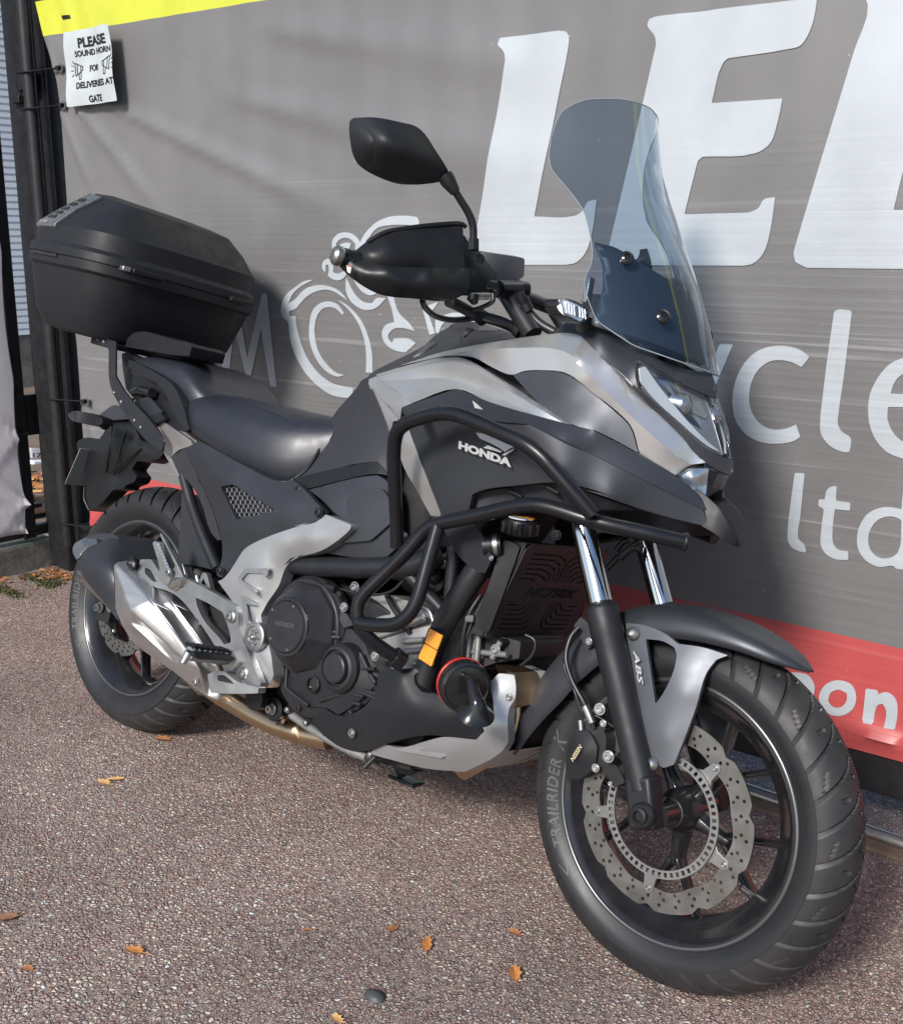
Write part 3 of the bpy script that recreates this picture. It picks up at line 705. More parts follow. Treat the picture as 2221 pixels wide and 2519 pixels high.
def ntext(s, size, x, y, bold=.0, wmax=None):
    V, Fc = text_geo(s, 1, bold, 1.0)
    w_ = max(v[0] for v in V)
    sx = size if wmax is None else wmax/w_
    o = mesh('printed_line', [npos(x+v[0]*sx, y-v[1]*size, .0012) for v in V], Fc, MT['ink'], None, None, recalc=False); 
    o.parent = notice; return o
ntext('PLEASE', .17, .29, .23, .04, .61)
ntext('SOUND HORN', .105, .20, .345, .035, .78)
ntext('FOR', .115, .47, .56, .035, .21)
ntext('DELIVERIES AT', .115, .20, .77, .035, .80)
ntext('GATE', .125, .43, .97, .035, .27)
def nline(pts, wd=.006):
    V = []; Fc = []
    for a, b in zip(pts, pts[1:]):
        a = np.array(a); b = np.array(b); d = (b-a)/np.linalg.norm(b-a)*np.array((1, 1)); n_ = np.array((-d[1], d[0]))*wd; s0 = len(V)
        for q in (a-n_, b-n_, b+n_, a+n_): V.append(npos(q[0], q[1], .0013))
        Fc.append([s0, s0+1, s0+2, s0+3])
    o = mesh('printed_horn', V, Fc, MT['ink'], None, None, recalc=False); o.parent = notice
for m_ in (lambda a: (a[0], a[1]), lambda a: (1.12-a[0], a[1]-.02)):
    nline([m_(q) for q in [(.17, .42), (.19, .60), (.30, .55), (.30, .47), (.17, .42)]]); nline([m_(q) for q in [(.22, .44), (.23, .585)]])
    nline([m_(q) for q in [(.26, .56), (.27, .65), (.31, .65), (.305, .54)]]); nline([m_(q) for q in [(.30, .47), (.34, .48), (.34, .53), (.305, .54)]])
    for a, b in (((.10, .44), (.14, .47)), ((.09, .52), (.14, .52)), ((.11, .60), (.15, .57)), ((.13, .39), (.15, .43))): nline([m_(a), m_(b)], .005)

# --- gate post, side gate, its white banner -------------------------------------------------------
post = empty('gate_post', (-1.43, .68, 0)); tag(post, 'square black steel gate post standing at the left end of the grey banner', 'post')
def ppart(name, lo, hi, par, base, bev=.004, material=None):
    b = np.array(base); V, Fc = box_geo(np.array(lo)-b, np.array(hi)-b); return mesh(name, V, Fc, material or MT['gatepaint'], par, 30, bev)
ppart('post_shaft', (-1.50, .632, 0), (-1.365, .76, 2.25), post, (-1.43, .68, 0), .008)
ppart('closing_channel', (-1.363, .665, .02), (-1.305, .74, 2.2), post, (-1.43, .68, 0))
ppart('hinge_plate', (-1.42, .618, 1.70), (-1.33, .630, 1.78), post, (-1.43, .68, 0), .002)
ppart('latch_block', (-1.45, .612, 1.66), (-1.40, .630, 1.685), post, (-1.43, .68, 0), .002)
sd = empty('side_gate', (-1.5, .3, 0)); tag(sd, 'narrow black steel side gate with a slot opening, left of the gate post', 'gate')
sb = (-1.5, .3, 0)
ppart('stile', (-1.545, .545, .12), (-1.50, .590, 2.2), sd, sb)
ppart('stile', (-1.545, .655, .12), (-1.50, .71, 2.2), sd, sb)
ppart('stile', (-1.545, .10, .12), (-1.50, .14, 2.2), sd, sb)
ppart('bottom_rail', (-1.54, .14, .125), (-1.505, .545, .165), sd, sb)
ppart('bottom_rail', (-1.54, .590, .125), (-1.505, .655, .165), sd, sb)
ppart('top_rail', (-1.54, .14, 2.15), (-1.505, .545, 2.2), sd, sb)
ppart('kick_plate', (-1.538, .590, .505), (-1.515, .655, .655), sd, sb)
ppart('bracket', (-1.515, .56, .235), (-1.49, .615, .25), sd, sb, .001)
MT['white_fabric'] = mat('white_vinyl', (.82, .80, .82), .42, 0, noise=(6, .05), bump=(7, .15, .01))
_t = MT['white_fabric'].node_tree; _o = _t.nodes['Material Output']; _tl = _t.nodes.new('ShaderNodeBsdfTranslucent'); _tl.inputs[0].default_value = (.88, .84, .86, 1)
_mx = _t.nodes.new('ShaderNodeMixShader'); _mx.inputs[0].default_value = .55
_t.links.new(_t.nodes['Principled BSDF'].outputs[0], _mx.inputs[1]); _t.links.new(_tl.outputs[0], _mx.inputs[2]); _t.links.new(_mx.outputs[0], _o.inputs[0])
V = []; Fc = []; nz_, ny_ = 90, 50
def wedge(z):
    e = .545
    for zt in (.485, .27): e -= -.006*math.exp(-((z-zt)/.02)**2)
    return e-.012*abs(math.sin((z-.27)*7))
for j in range(nz_+1):
    z = .150+2.0*j/nz_
    for i in range(ny_+1):
        y = wedge(z)-(i/ny_)**1.5*.40
        d = 0
        for zt in (.51, .262, .15):
            for sl in (-.9, -.35, .4, 1.0):
                yy = .545-y; d += .010*math.exp(-(((z-zt)-sl*yy)/(.008+.12*yy))**2)*math.exp(-yy*4)
        d += .012*math.sin(y*9+z*2)*min(1, (.545-y)*4)
        V.append((-1.487+d, y, z+(.02*(.545-y) if j == 0 else 0)))
for j in range(nz_):
    for i in range(ny_):
        q = j*(ny_+1)+i; Fc.append([q, q+1, q+ny_+2, q+ny_+1])
wb = mesh('white_banner', V, Fc, MT['white_fabric'], None, 60); sm = wb.modifiers.new('thickness', 'SOLIDIFY'); sm.thickness = .0015
tag(wb, 'white vinyl banner tied to the side gate at the left edge', 'banner')
for z, lab in ((.515, 'dark toggle tie at mid height of the white banner edge'), (.262, 'dark toggle tie just above the hem of the white banner'), (.135, 'black hook tie at the bottom corner of the white banner')):
    V, Fc = join_geo([lathe_geo([(.001, 0), (.010, .002), (.011, .008), (.001, .012)], (0, 0, 0), (1, 0, 0), 12), tube_geo([(0.004, 0, 0), (.004, .05, .004)], .004, 8)])
    o = mesh('banner_tie', V, Fc, MT['black'], None, 40); o.location = (-1.488, .535, z); tag(o, lab, 'tie')

# --- kerb, litter, what shows beyond the side gate -----------------------------------------------
MT['concrete'] = mat('weathered_concrete', (.155, .145, .13), .9, 0, noise=(7, .35), bump=(45, .6, .004), dust=((.045, .045, .035), .85, 5))
MT['concrete_top'] = mat('mossy_concrete_top', (.20, .21, .175), .9, 0, noise=(6, .2), bump=(60, .5, .003), dust=((.10, .13, .06), .6, 4))
kb = empty('kerb', (-1.56, -.6, 0)); kb['kind'] = 'structure'
k0 = (-1.56, -.6, 0)
ppart('kerb_face', (-1.62, -3.2, -.02), (-1.487, .660, .098), kb, k0, .008, MT['concrete'])
ppart('kerb_top', (-2.2, -3.2, .06), (-1.493, .655, .106), kb, k0, .006, MT['concrete_top'])
MT['yard'] = mat('leaf_strewn_yard', (.15, .125, .10), .9, 0, noise=(8, .3), bump=(60, .5, .004), dust=((.20, .095, .04), .8, 12))
yd = box('pavement', (-5.6, -5, .02), (-2.2, 6, .11), MT['yard'], None, .01); yd['kind'] = 'structure'
MT['cladding'] = mat('pale_metal_cladding', (.72, .76, .80), .5, .0, noise=(3, .05))
MT['cladding2'] = mat('blue_grey_fascia', (.42, .50, .58), .5, 0)
bld = empty('building', (-6.2, 2, 0)); tag(bld, 'pale ribbed metal clad building seen through the slot of the side gate', 'building')
V = []; Fc = []; pr = []
z = .5
while z < 3.6: pr += [(-5.6, z), (-5.6, z+.030), (-5.625, z+.034), (-5.625, z+.044)]; z += .048
for (x, z) in pr: V += [(x+6.2, -5-2, z), (x+6.2, 5.0-2, z)]
for i in range(len(pr)-1): Fc.append([2*i, 2*i+1, 2*i+3, 2*i+2])
o = mesh('ribbed_cladding', V, Fc, MT['cladding'], bld, 20, recalc=False)
ppart('fascia', (-5.9, -5, 3.6), (-5.58, 5, 6.0), bld, (-6.2, 2, 0), .01, MT['cladding2'])
ppart('plinth', (-5.9, -5, 0), (-5.61, 5, .5), bld, (-6.2, 2, 0), .01, MT['concrete'])
ppart('wall', (-9, -5, .5), (-5.66, 5, 6.2), bld, (-6.2, 2, 0), .01, MT['cladding2'])
# white number board and pale bar lying beyond the opening
def gpt(c, x, y, gx): return gate(c, x, y, gx)
wbq = [gpt('zL', *q, -3.0) for q in ((245, 685), (335, 690), (362, 778), (255, 770))]
o = flat_outline('white_board', wbq, MT['white_fabric'], None, (1, 0, 0), .02); tag(o, 'small white board with two dark figures beyond the side gate opening', 'board')
V, Fc = text_geo('17', 1, .02); q0, q1, q2 = [np.array(gpt('zL', *q, -2.975)) for q in ((262, 765), (350, 765), (262, 715))]
ww = max(v[0] for v in V)
mesh('figures', [q0+(q1-q0)*v[0]/ww+(q2-q0)*v[1] for v in V], Fc, MT['ink'], o, None, recalc=False)
q = [gpt('zL', *k, -2.9) for k in ((225, 785), (430, 780), (430, 868), (225, 875))]
o = flat_outline('pale_bar', q, MT['cladding'], None, (1, 0, 0), .06, .01); tag(o, 'pale grey bar lying below the white board beyond the side gate', 'bar')
q = [gpt('zL', *k, -2.92) for k in ((225, 868), (430, 862), (430, 900), (225, 900))]
o = flat_outline('dark_sill', q, MT['concrete'], None, (1, 0, 0), .05, .004); tag(o, 'dark grey sill under the pale bar beyond the side gate', 'sill')

LEAFC = [(.42, .17, .05), (.30, .13, .05), (.24, .12, .06), (.50, .26, .08), (.20, .10, .05)]
MT['leaf0'] = mat('orange_leaf', LEAFC[0], .6, 0, noise=(120, .3)); MT['leaf1'] = mat('brown_leaf', LEAFC[1], .65, 0, noise=(120, .3))
MT['leaf2'] = mat('dull_brown_leaf', LEAFC[2], .7, 0, noise=(120, .3)); MT['leaf3'] = mat('tan_leaf', (.52, .30, .12), .6, 0, noise=(120, .25))
MT['moss'] = mat('green_moss', (.085, .085, .035), .9, 0, noise=(200, .5), bump=(400, .6, .002))
def leaf_geo(L, W, seed, curl=.3):
    rg = random.Random(seed); n = 18; V = [np.array((0, 0, 0.0))]; Fc = []
    for k in range(n):
        a = 2*math.pi*k/n; r = 1-.28*(k % 2)-.15*rg.random()
        x, y = L/2*math.cos(a)*r, W/2*math.sin(a)*r
        V.append(np.array((x, y, curl*(abs(y)*.9+abs(x)*.25*rg.random()))))
    for k in range(n): Fc.append([0, 1+k, 1+(k+1) % n])
    # stalk
    v, f = tube_geo([(L*.42, 0, .002), (L*.62, W*.06, .004)], .0008, 5); return join_geo([(V, Fc), (v, f)])
def place_leaf(pos, L, W, rz, seed, material, curl=.35, tiltx=0, name='fallen_leaf'):
    V, Fc = leaf_geo(L, W, seed, curl)
    o = mesh(name, V, Fc, material, None, 40, recalc=False); o.location = (pos[0], pos[1], gz(pos[0], pos[1])+.002); o.rotation_euler = (tiltx, .05, rz); return o
LV = [(('m', 325, 1480), .055, .030, .6, 'leaf1', 'small brown curled leaf on the tarmac below the rear tyre'),
      (('m', 207, 1567), .045, .028, .3, 'leaf3', 'tan leaf fragment left of the larger tan leaf below the silencer'),
      (('m', 232, 1560), .050, .020, .9, 'leaf3', 'thin tan leaf with raised edge in the open tarmac at left'),
      (('m', 268, 1903), .046, .026, .4, 'leaf0', 'ragged orange leaf on the tarmac at lower left'),
      (('m', 783, 1857), .034, .022, 1.6, 'leaf1', 'red brown crumpled leaf left of the long orange leaf'),
      (('m', 852, 1888), .055, .024, -.9, 'leaf0', 'long orange leaf lying near the middle of the foreground'),
      (('m', 1026, 1865), .030, .022, .2, 'leaf1', 'small red brown leaf left of the front tyre'),
      (('m', 1027, 1946), .050, .026, -.8, 'leaf0', 'broad orange leaf just left of the foot of the front tyre'),
      (('m', 672, 2036), .030, .020, .1, 'leaf3', 'tan leaf cut by the bottom edge of the picture'),
      (('m', 15, 1838), .05, .03, 1.2, 'leaf2', 'dull brown leaf at the left edge of the tarmac'),
      (('m', 612, 1858), .03, .008, .7, 'leaf1', 'thin brown twig like leaf right of the ragged orange leaf'),
      (('m', 55, 1940), .03, .02, .4, 'leaf1', 'faded rust coloured leaf near the lower left corner'),
      (('m', 1060, 1532), .035, .02, .4, 'leaf1', 'red brown leaf behind the bash plate')]
for i, (q, L, W, rz, mt_, lab) in enumerate(LV):
    o = place_leaf(gnd(*q), L, W, rz, i, MT[mt_], .5); tag(o, lab, 'leaf', 'fallen leaves on the tarmac')
V, Fc = lathe_geo([(1e-6, .010), (.010, .009), (.018, .005), (.021, 0)], (0, 0, 0), (0, 0, 1), 14)
V = [v*(1, .7, 1) for v in V]; o = mesh('dark_pebble', V, Fc, mat('dark_stone', (.05, .052, .055), .5, bump=(60, .4, .003)), None, 60); q = gnd('m', 748, 1990); o.location = (q[0], q[1], 0); tag(o, 'flat dark grey pebble on the tarmac at bottom centre', 'pebble')
# drifted litter and moss along the kerb
def scatter(name, n, area, mats, seed, smin, smax, label, cat, zf=None, curl=.5):
    rg = random.Random(seed); geos = [[] for _ in mats]
    for k in range(n):
        x, y = area(rg); s = rg.uniform(smin, smax); V, Fc = leaf_geo(s, s*rg.uniform(.35, .7), seed*1000+k, curl)
        R_ = Matrix.Rotation(rg.uniform(0, 6.28), 3, 'Z') @ Matrix.Rotation(rg.uniform(-.5, .5), 3, 'X'); z = (zf(x, y) if zf else gz(x, y))+rg.uniform(.001, .010)
        geos[rg.randrange(len(mats))].append(([np.array(R_ @ Vector(v))+np.array((x, y, z)) for v in V], Fc))
    V = []; Fc = []; mi = []
    for i, gg in enumerate(geos):
        v, f = join_geo(gg); s0 = len(V); V += v; Fc += [[a+s0 for a in q] for q in f]; mi += [i]*len(f)
    me = bpy.data.meshes.new(name); me.from_pydata([tuple(v) for v in V], [], Fc)
    for mm in mats: me.materials.append(mm)
    me.polygons.foreach_set('material_index', mi); o = bpy.data.objects.new(name, me); COL.objects.link(o); o['kind'] = 'stuff'; tag(o, label, cat); return o
def along(rg):
    t = rg.random()**.8; y = .62-1.6*t; d = abs(rg.gauss(0, .035+.05*(1-t))); return (-1.478+d, y)
scatter('leaf_litter', 330, along, [MT['leaf0'], MT['leaf1'], MT['leaf2'], MT['leaf2']], 3, .012, .035, 'drift of dead brown leaf litter along the foot of the kerb', 'leaf litter')
def postfoot(rg): return (-1.36+rg.gauss(0, .06), .60-abs(rg.gauss(0, .035)))
scatter('leaf_litter', 90, postfoot, [MT['leaf0'], MT['leaf1'], MT['leaf2']], 4, .012, .04, 'brown and orange leaf litter heaped at the foot of the gate post', 'leaf litter')
def yardpile(rg): return (-2.6+rg.gauss(0, .18), .95+rg.gauss(0, .12))
scatter('leaf_litter', 500, yardpile, [MT['leaf0'], MT['leaf1'], MT['leaf3']], 5, .04, .08, 'pile of orange leaves beyond the side gate opening', 'leaf litter', lambda x, y: .11)
def yardpile2(rg): return (-4.9+rg.gauss(0, .25), 1.9+rg.gauss(0, .4))
def tuft(cx, cy, sx, sy, n, seed, lab):
    rg = random.Random(seed); G = []
    for k in range(n):
        x, y = cx+rg.gauss(0, sx), cy+rg.gauss(0, sy); h = rg.uniform(.003, .011); a = rg.uniform(0, 6.28); s = rg.uniform(.002, .006)
        d = np.array((math.cos(a)*s, math.sin(a)*s, 0)); t_ = np.array((rg.uniform(-.005, .005), rg.uniform(-.005, .005), h)); b = np.array((x, y, gz(x, y)))
        G.append(([b-d, b+d, b+t_+d*.4, b+t_-d*.4], [[0, 1, 2, 3]]))
    V, Fc = join_geo(G); o = mesh('moss', V, Fc, MT['moss'], None, None, recalc=False); o['kind'] = 'stuff'; tag(o, lab, 'moss'); return o
a = gnd('z9', 850, 590); tuft(a[0], a[1], .026, .016, 800, 11, 'bright green moss cushion in front of the gate post')
a = gnd('z9', 540, 500); tuft(a[0], a[1], .03, .014, 220, 12, 'thin moss patch between the kerb and the green cushion')
a = gnd('z9', 60, 710); tuft(a[0], a[1], .06, .014, 450, 13, 'strip of moss at the foot of the kerb by the left edge')
# --- gate track ----------------------------------------------------------------------------------
MT['railsteel'] = mat('worn_rail_steel', (.42, .40, .38), .35, .9, noise=(30, .2), dust=((.16, .09, .05), .6, 30))
MT['railbed'] = mat('rusty_mortar_bed', (.19, .13, .09), .9, 0, noise=(20, .3), bump=(90, .6, .003))
tr = empty('gate_track', (0, .73, 0)); tag(tr, 'worn steel guide rail of the sliding gate set in the tarmac', 'rail')
Y0 = .745
V, Fc = box_geo((-1.2, Y0-.073-.73, -.01), (3.8, Y0+.01-.73, .006)); V = [v+np.array((0, -.01*v[0], 0)) for v in V]; mesh('mortar_bed', V, Fc, MT['railbed'], tr, 30, .003)
V, Fc = tube_geo([(-1.2, Y0-.02-.73+.012, .010), (3.8, Y0-.02-.73-.038, .010)], .016, 16); mesh('rail', V, Fc, MT['railsteel'], tr, 50)
# ================================================================== THE MOTORCYCLE
bike = empty('motorcycle', (0, 0, 0)); bike.rotation_euler = (LEAN, 0, 0)
tag(bike, 'grey and silver adventure motorcycle with top case, leaning on its side stand', 'motorcycle')
WB, RAKE, TRAIL, RF, RR = 1.53, math.radians(27), .11, .2995, .312
ax_ = Vector((-math.sin(RAKE), 0, math.cos(RAKE)))
GP = Vector((WB+TRAIL, 0, 0))
SM = Matrix.Translation(GP) @ Matrix.Rotation(STEER, 4, ax_) @ Matrix.Translation(-GP)
FM = SM @ Matrix.Translation((WB, 0, RF))
RM = Matrix.Translation((0, 0, RR))
def tf(M, V): return [np.array(M @ Vector(v)) for v in V]

def tyre_geo(R, halfw, rimr, rimw, pitches, seed, nth=2040):
    """profile param s in -1..1 across the tread, then the sidewalls down to the bead; grooves are real depth"""
    prof = []      # (y, r, s) from right bead over the crown to the left bead
    crown = halfw*.98
    ns_ = 60
    side = []
    for k in range(10):                      # bead -> shoulder (quarter-ish bulge)
        t = k/9; r = rimr+(R-.046-rimr)*t; y = rimw+(halfw-rimw)*math.sin(min(1, t*1.15)*math.pi/2)
        side.append((y, r))
    tread = []
    for k in range(ns_+1):
        s = -1+2*k/ns_; y = crown*math.sin(s*math.pi/2*.90)/math.sin(math.pi/2*.90)
        r = R-.050*(1-math.cos(s*math.pi/2*.90))/(1-math.cos(math.pi/2*.90))
        tread.append((y, r, s))
    prof = [(-y, r, None) for y, r in side]+[(y, r, s) for y, r, s in tread]+[(y, r, None) for y, r in reversed(side)]
    Y = np.array([q[0] for q in prof]); Rr = np.array([q[1] for q in prof]); S = np.array([9 if q[2] is None else q[2] for q in prof])
    th = np.arange(nth)*2*math.pi/nth
    T, SS = np.meshgrid(th, S, indexing='ij'); D = np.zeros_like(T)
    ph = T*pitches/(2*math.pi)
    def groove(dist, wd): return np.clip(2.6-2.6*np.abs(dist)/wd, 0, 1)
    for side_, o in ((-1, 0.0), (1, .5)):
        s = SS*side_; on = (s > -.10) & (s <= 1.001)
        c = 1.15*(1-np.clip(s, 0, 1)**.75)*1.0
        f = (ph-o-c); f = f-np.round(f)
        wd = .058+.022*(np.clip(s, 0, 1))
        g = groove(f, wd)*on*np.clip((s+.10)/.06, 0, 1)
        D = np.maximum(D, g)
        # short cross sipe at two thirds of every second block and a tiny one near the middle
        f2 = (ph-o-c)/1.0; b = np.floor(f2); u = f2-b
        sp = groove(s-.62+.25*(u-.5), .03)*((u > .12) & (u < .60))*(np.mod(b, 2) == 0)
        sp2 = groove(u-.45-.9*(s-.38), .08)*((s > .30) & (s < .46))*(np.mod(b, 2) == 1)
        D = np.maximum(D, .45*np.maximum(sp, sp2))
    D *= (SS < 5)
    Rad = Rr[None, :]-.0088*D
    V = np.stack([Rad*np.cos(T), np.broadcast_to(Y[None, :], T.shape), Rad*np.sin(T)], -1)
    return V, len(S), nth
def make_tyre(name, M, R, halfw, rimr, rimw, pitches, seed, parent):
    V, n, nth = tyre_geo(R, halfw, rimr, rimw, pitches, seed)
    V = tf(M, V.reshape(-1, 3)); Fc = []
    i = np.arange(nth)[:, None]; j = np.arange(n-1)[None, :]; i2 = (i+1) % nth
    F_ = np.stack([i*n+j, i*n+j+1, i2*n+j+1, i2*n+j], -1).reshape(-1, 4)
    me = bpy.data.meshes.new(name); me.from_pydata([tuple(v) for v in V], [], F_.tolist()); me.materials.append(MT['rubber']); me.materials.append(MT['rubber2'])
    mi = np.zeros((nth, n-1), int); mi[:, :9] = 1; mi[:, -9:] = 1
    me.polygons.foreach_set('material_index', mi.ravel().tolist()); me.polygons.foreach_set('use_smooth', [True]*len(me.polygons)); me.set_sharp_from_angle(angle=math.radians(38))
    o = bpy.data.objects.new(name, me); COL.objects.link(o); o.parent = parent; return o
def arc_text(s, M, r0, size, a0, ypl, parent, name='raised_lettering', bold=.02, mt='tyretext', spacing=1.12, slope=0.0, shear=.15):
    V, Fc = text_geo(s, 1, bold, spacing, shear)
    o = []
    for v in V:
        a = a0-v[0]*size/r0; r = r0+v[1]*size
        y = ypl(r)
        o.append((r*math.cos(a), y, r*math.sin(a)))
    n = len(o); o2 = [(q[0], q[1]+.0012, q[2]) for q in o]
    return mesh(name, tf(M, o), Fc, MT[mt], parent, None, recalc=False)

def make_wheel(kind, M, R, halfw, rimhw, pitches, disc_side, parent):
    rimr = .2159
    t_ = make_tyre('tyre', M, R, halfw, rimr+.004, rimhw, pitches, 3, parent)
    # raised lettering on the visible sidewall
    def ypl(r):
        t = (r-(rimr+.004))/(R-.046-(rimr+.004)); return -(rimhw+(halfw-rimhw)*math.sin(min(1, max(0, t)*1.15)*math.pi/2))-.0013
    a0 = math.radians(206 if kind == 'rear' else 214)
    arc_text('TRAILRIDER', M, .227 if kind == 'front' else .234, .026, a0, ypl, parent)
    arc_text('K', M, .228, .036, math.radians(166 if kind == 'rear' else 172), ypl, parent, 'sidewall_mark', .0, shear=.6)
    arc_text('<', M, .228, .036, math.radians(220 if kind == 'rear' else 228), ypl, parent, 'sidewall_mark', .0, shear=.6)
    arc_text('- - - -  - - -', M, .229, .022, math.radians(40), ypl, parent, 'sidewall_mark', .0, mt='rubber2')
    # rim: revolved section
    w_ = rimhw
    sec = [(rimr+.006, -w_-.004), (rimr+.0065, -w_+.001), (rimr-.004, -w_+.004), (rimr-.008, -w_+.012), (rimr-.014, -w_+.020), (rimr-.030, -.012), (rimr-.030, .012), (rimr-.014, w_-.020), (rimr-.008, w_-.012), (rimr-.004, w_-.004), (rimr+.0065, w_-.001), (rimr+.006, w_+.004),
           (rimr-.004, w_+.004), (rimr-.013, w_-.003), (rimr-.022, w_-.018), (rimr-.040, .017), (rimr-.043, 0), (rimr-.040, -.017), (rimr-.022, -w_+.018), (rimr-.013, -w_+.003), (rimr-.004, -w_-.004)]
    n = 120; V = []; Fc = []; m_ = len(sec)
    for k in range(n):
        a = 2*math.pi*k/n
        for r, y in sec: V.append((r*math.cos(a), y, r*math.sin(a)))
    for k in range(n):
        for j in range(m_):
            a, b = k*m_+j, k*m_+(j+1) % m_; c, d = ((k+1) % n)*m_+(j+1) % m_, ((k+1) % n)*m_+j; Fc.append([a, b, c, d])
    rim = mesh('rim', tf(M, V), Fc, MT['rim'], parent, 35)
    for sg_ in (-1, 1):
        pts_ = [((rimr+.0025)*math.cos(2*math.pi*k/140), sg_*(w_+.0015), (rimr+.0025)*math.sin(2*math.pi*k/140)) for k in range(141)]
        V, Fc = tube_geo(pts_, [.0042]*141, 10, False); mesh('rim_lip', tf(M, V), Fc, MT['rimlip'], parent, 60)  # added ring, paler than the rim to carry its highlight
    # spokes: five Y spokes with a ridge
    for s_ in range(5):
        ac = math.radians(55+72*s_ if kind == 'front' else 40+72*s_); G = []
        def pt(r, a, y): return (r*math.cos(a), y, r*math.sin(a))
        def spoke(r0, a0, w0, r1, a1, w1, h0, h1):
            p0 = np.array(pt(r0, a0, 0)); p1 = np.array(pt(r1, a1, 0)); d = p1-p0; d /= np.linalg.norm(d); nrm = np.array((-d[2], 0, d[0])); V = []; 
            K = 6
            for k in range(K+1):
                t = k/K; c = p0*(1-t)+p1*t; ww = (w0*(1-t)+w1*t)*(1-.22*math.sin(math.pi*t)); hh = h0*(1-t)+h1*t
                for (a, b) in ((-1, .35), (-.45, .92), (0, 1.0), (.45, .92), (1, .35), (1, -.35), (.45, -.92), (0, -1.0), (-.45, -.92), (-1, -.35)):
                    V.append(c+nrm*a*ww/2+np.array((0, -b*hh/2, 0)))
            Fc = []
            for k in range(K):
                for j in range(10): Fc.append([k*10+j, k*10+(j+1) % 10, (k+1)*10+(j+1) % 10, (k+1)*10+j])
            Fc.append(list(range(10))[::-1]); Fc.append([K*10+j for j in range(10)]); return V, Fc
        G.append(spoke(.030, ac, .040, .095, ac, .026, .045, .032))
        for sg_ in (-1, 1): G.append(spoke(.082, ac+sg_*.03, .017, .192, ac+sg_*math.radians(18), .015, .031, .030))
        for sg_ in (-1, 1):
            a1 = ac+sg_*math.radians(18); G.append(spoke(.178, a1, .017, .197, a1, .036, .030, .034))
        V, Fc = join_geo(G); mesh('spoke', tf(M, V), Fc, MT['rim'], parent, 40, .0015)
    V, Fc = join_geo([lathe_geo([(.020, -.058), (.026, -.056), (.030, -.045), (.036, -.030), (.040, 0), (.036, .030), (.030, .05), (.020, .055)], (0, 0, 0), (0, 1, 0), 32)])
    mesh('hub', tf(M, V), Fc, MT['rim'], parent, 40)
    # valve
    va = math.radians(-33 if kind == 'front' else 215); c = np.array((.182*math.cos(va), 0, .182*math.sin(va)))
    V, Fc = lathe_geo([(.0045, 0), (.0045, .026), (.0055, .027), (.0055, .036), (.003, .037)], c, (-.75*math.cos(va), -.6, -.75*math.sin(va)), 10); mesh('valve_stem', tf(M, V), Fc, MT['bolt'], parent, 40)
    # balance weight
    return t_, rim

def annulus(name, ro_f, ri_f, yc, th, holes, M, mtl, parent, n=200, bevel=.0004):
    out = [(ro_f(2*math.pi*k/n)*math.cos(2*math.pi*k/n), ro_f(2*math.pi*k/n)*math.sin(2*math.pi*k/n)) for k in range(n)]
    inn = [(ri_f(2*math.pi*k/n)*math.cos(2*math.pi*k/n), ri_f(2*math.pi*k/n)*math.sin(2*math.pi*k/n)) for k in range(n)]
    pts = [Vector(q) for q in out+inn]; ed = [(i, (i+1) % n) for i in range(n)]+[(n+i, n+(i+1) % n) for i in range(n)]
    HC = []
    for (x, z, poly) in holes:
        s0 = len(pts); pts += [Vector((x+px_, z+pz_)) for px_, pz_ in poly]; m_ = len(poly); ed += [(s0+i, s0+(i+1) % m_) for i in range(m_)]; HC.append((x, z, max(math.hypot(*q) for q in poly), [(x+a, z+b) for a, b in poly]))
    r = delaunay_2d_cdt(pts, ed, [], 0, 1e-7); V2 = [v[:] for v in r[0]]; Fc = []
    cen = np.array([np.mean([V2[k] for k in f], axis=0) for f in r[2]]); ok = inpoly(out, cen) & ~inpoly(inn, cen)
    for hx, hz, hr, poly in HC:
        near = np.hypot(cen[:, 0]-hx, cen[:, 1]-hz) < hr
        if near.any():
            idx = np.where(near)[0]; ok[idx] &= ~inpoly(poly, cen[idx])
    Fc = [list(f) for f, k in zip(r[2], ok) if k]; n2 = len(V2)
    V = [(v[0], yc-th/2, v[1]) for v in V2]+[(v[0], yc+th/2, v[1]) for v in V2]
    allf = Fc+[[k+n2 for k in f][::-1] for f in Fc]; E_ = {(f[i], f[(i+1) % len(f)]) for f in Fc for i in range(len(f))}
    for a, b in E_:
        if (b, a) not in E_: allf.append([b, a, a+n2, b+n2])
    return mesh(name, tf(M, V), allf, mtl, parent, 30, 0)
def circ(r, n=9): return [(r*math.cos(2*math.pi*k/n), r*math.sin(2*math.pi*k/n)) for k in range(n)]
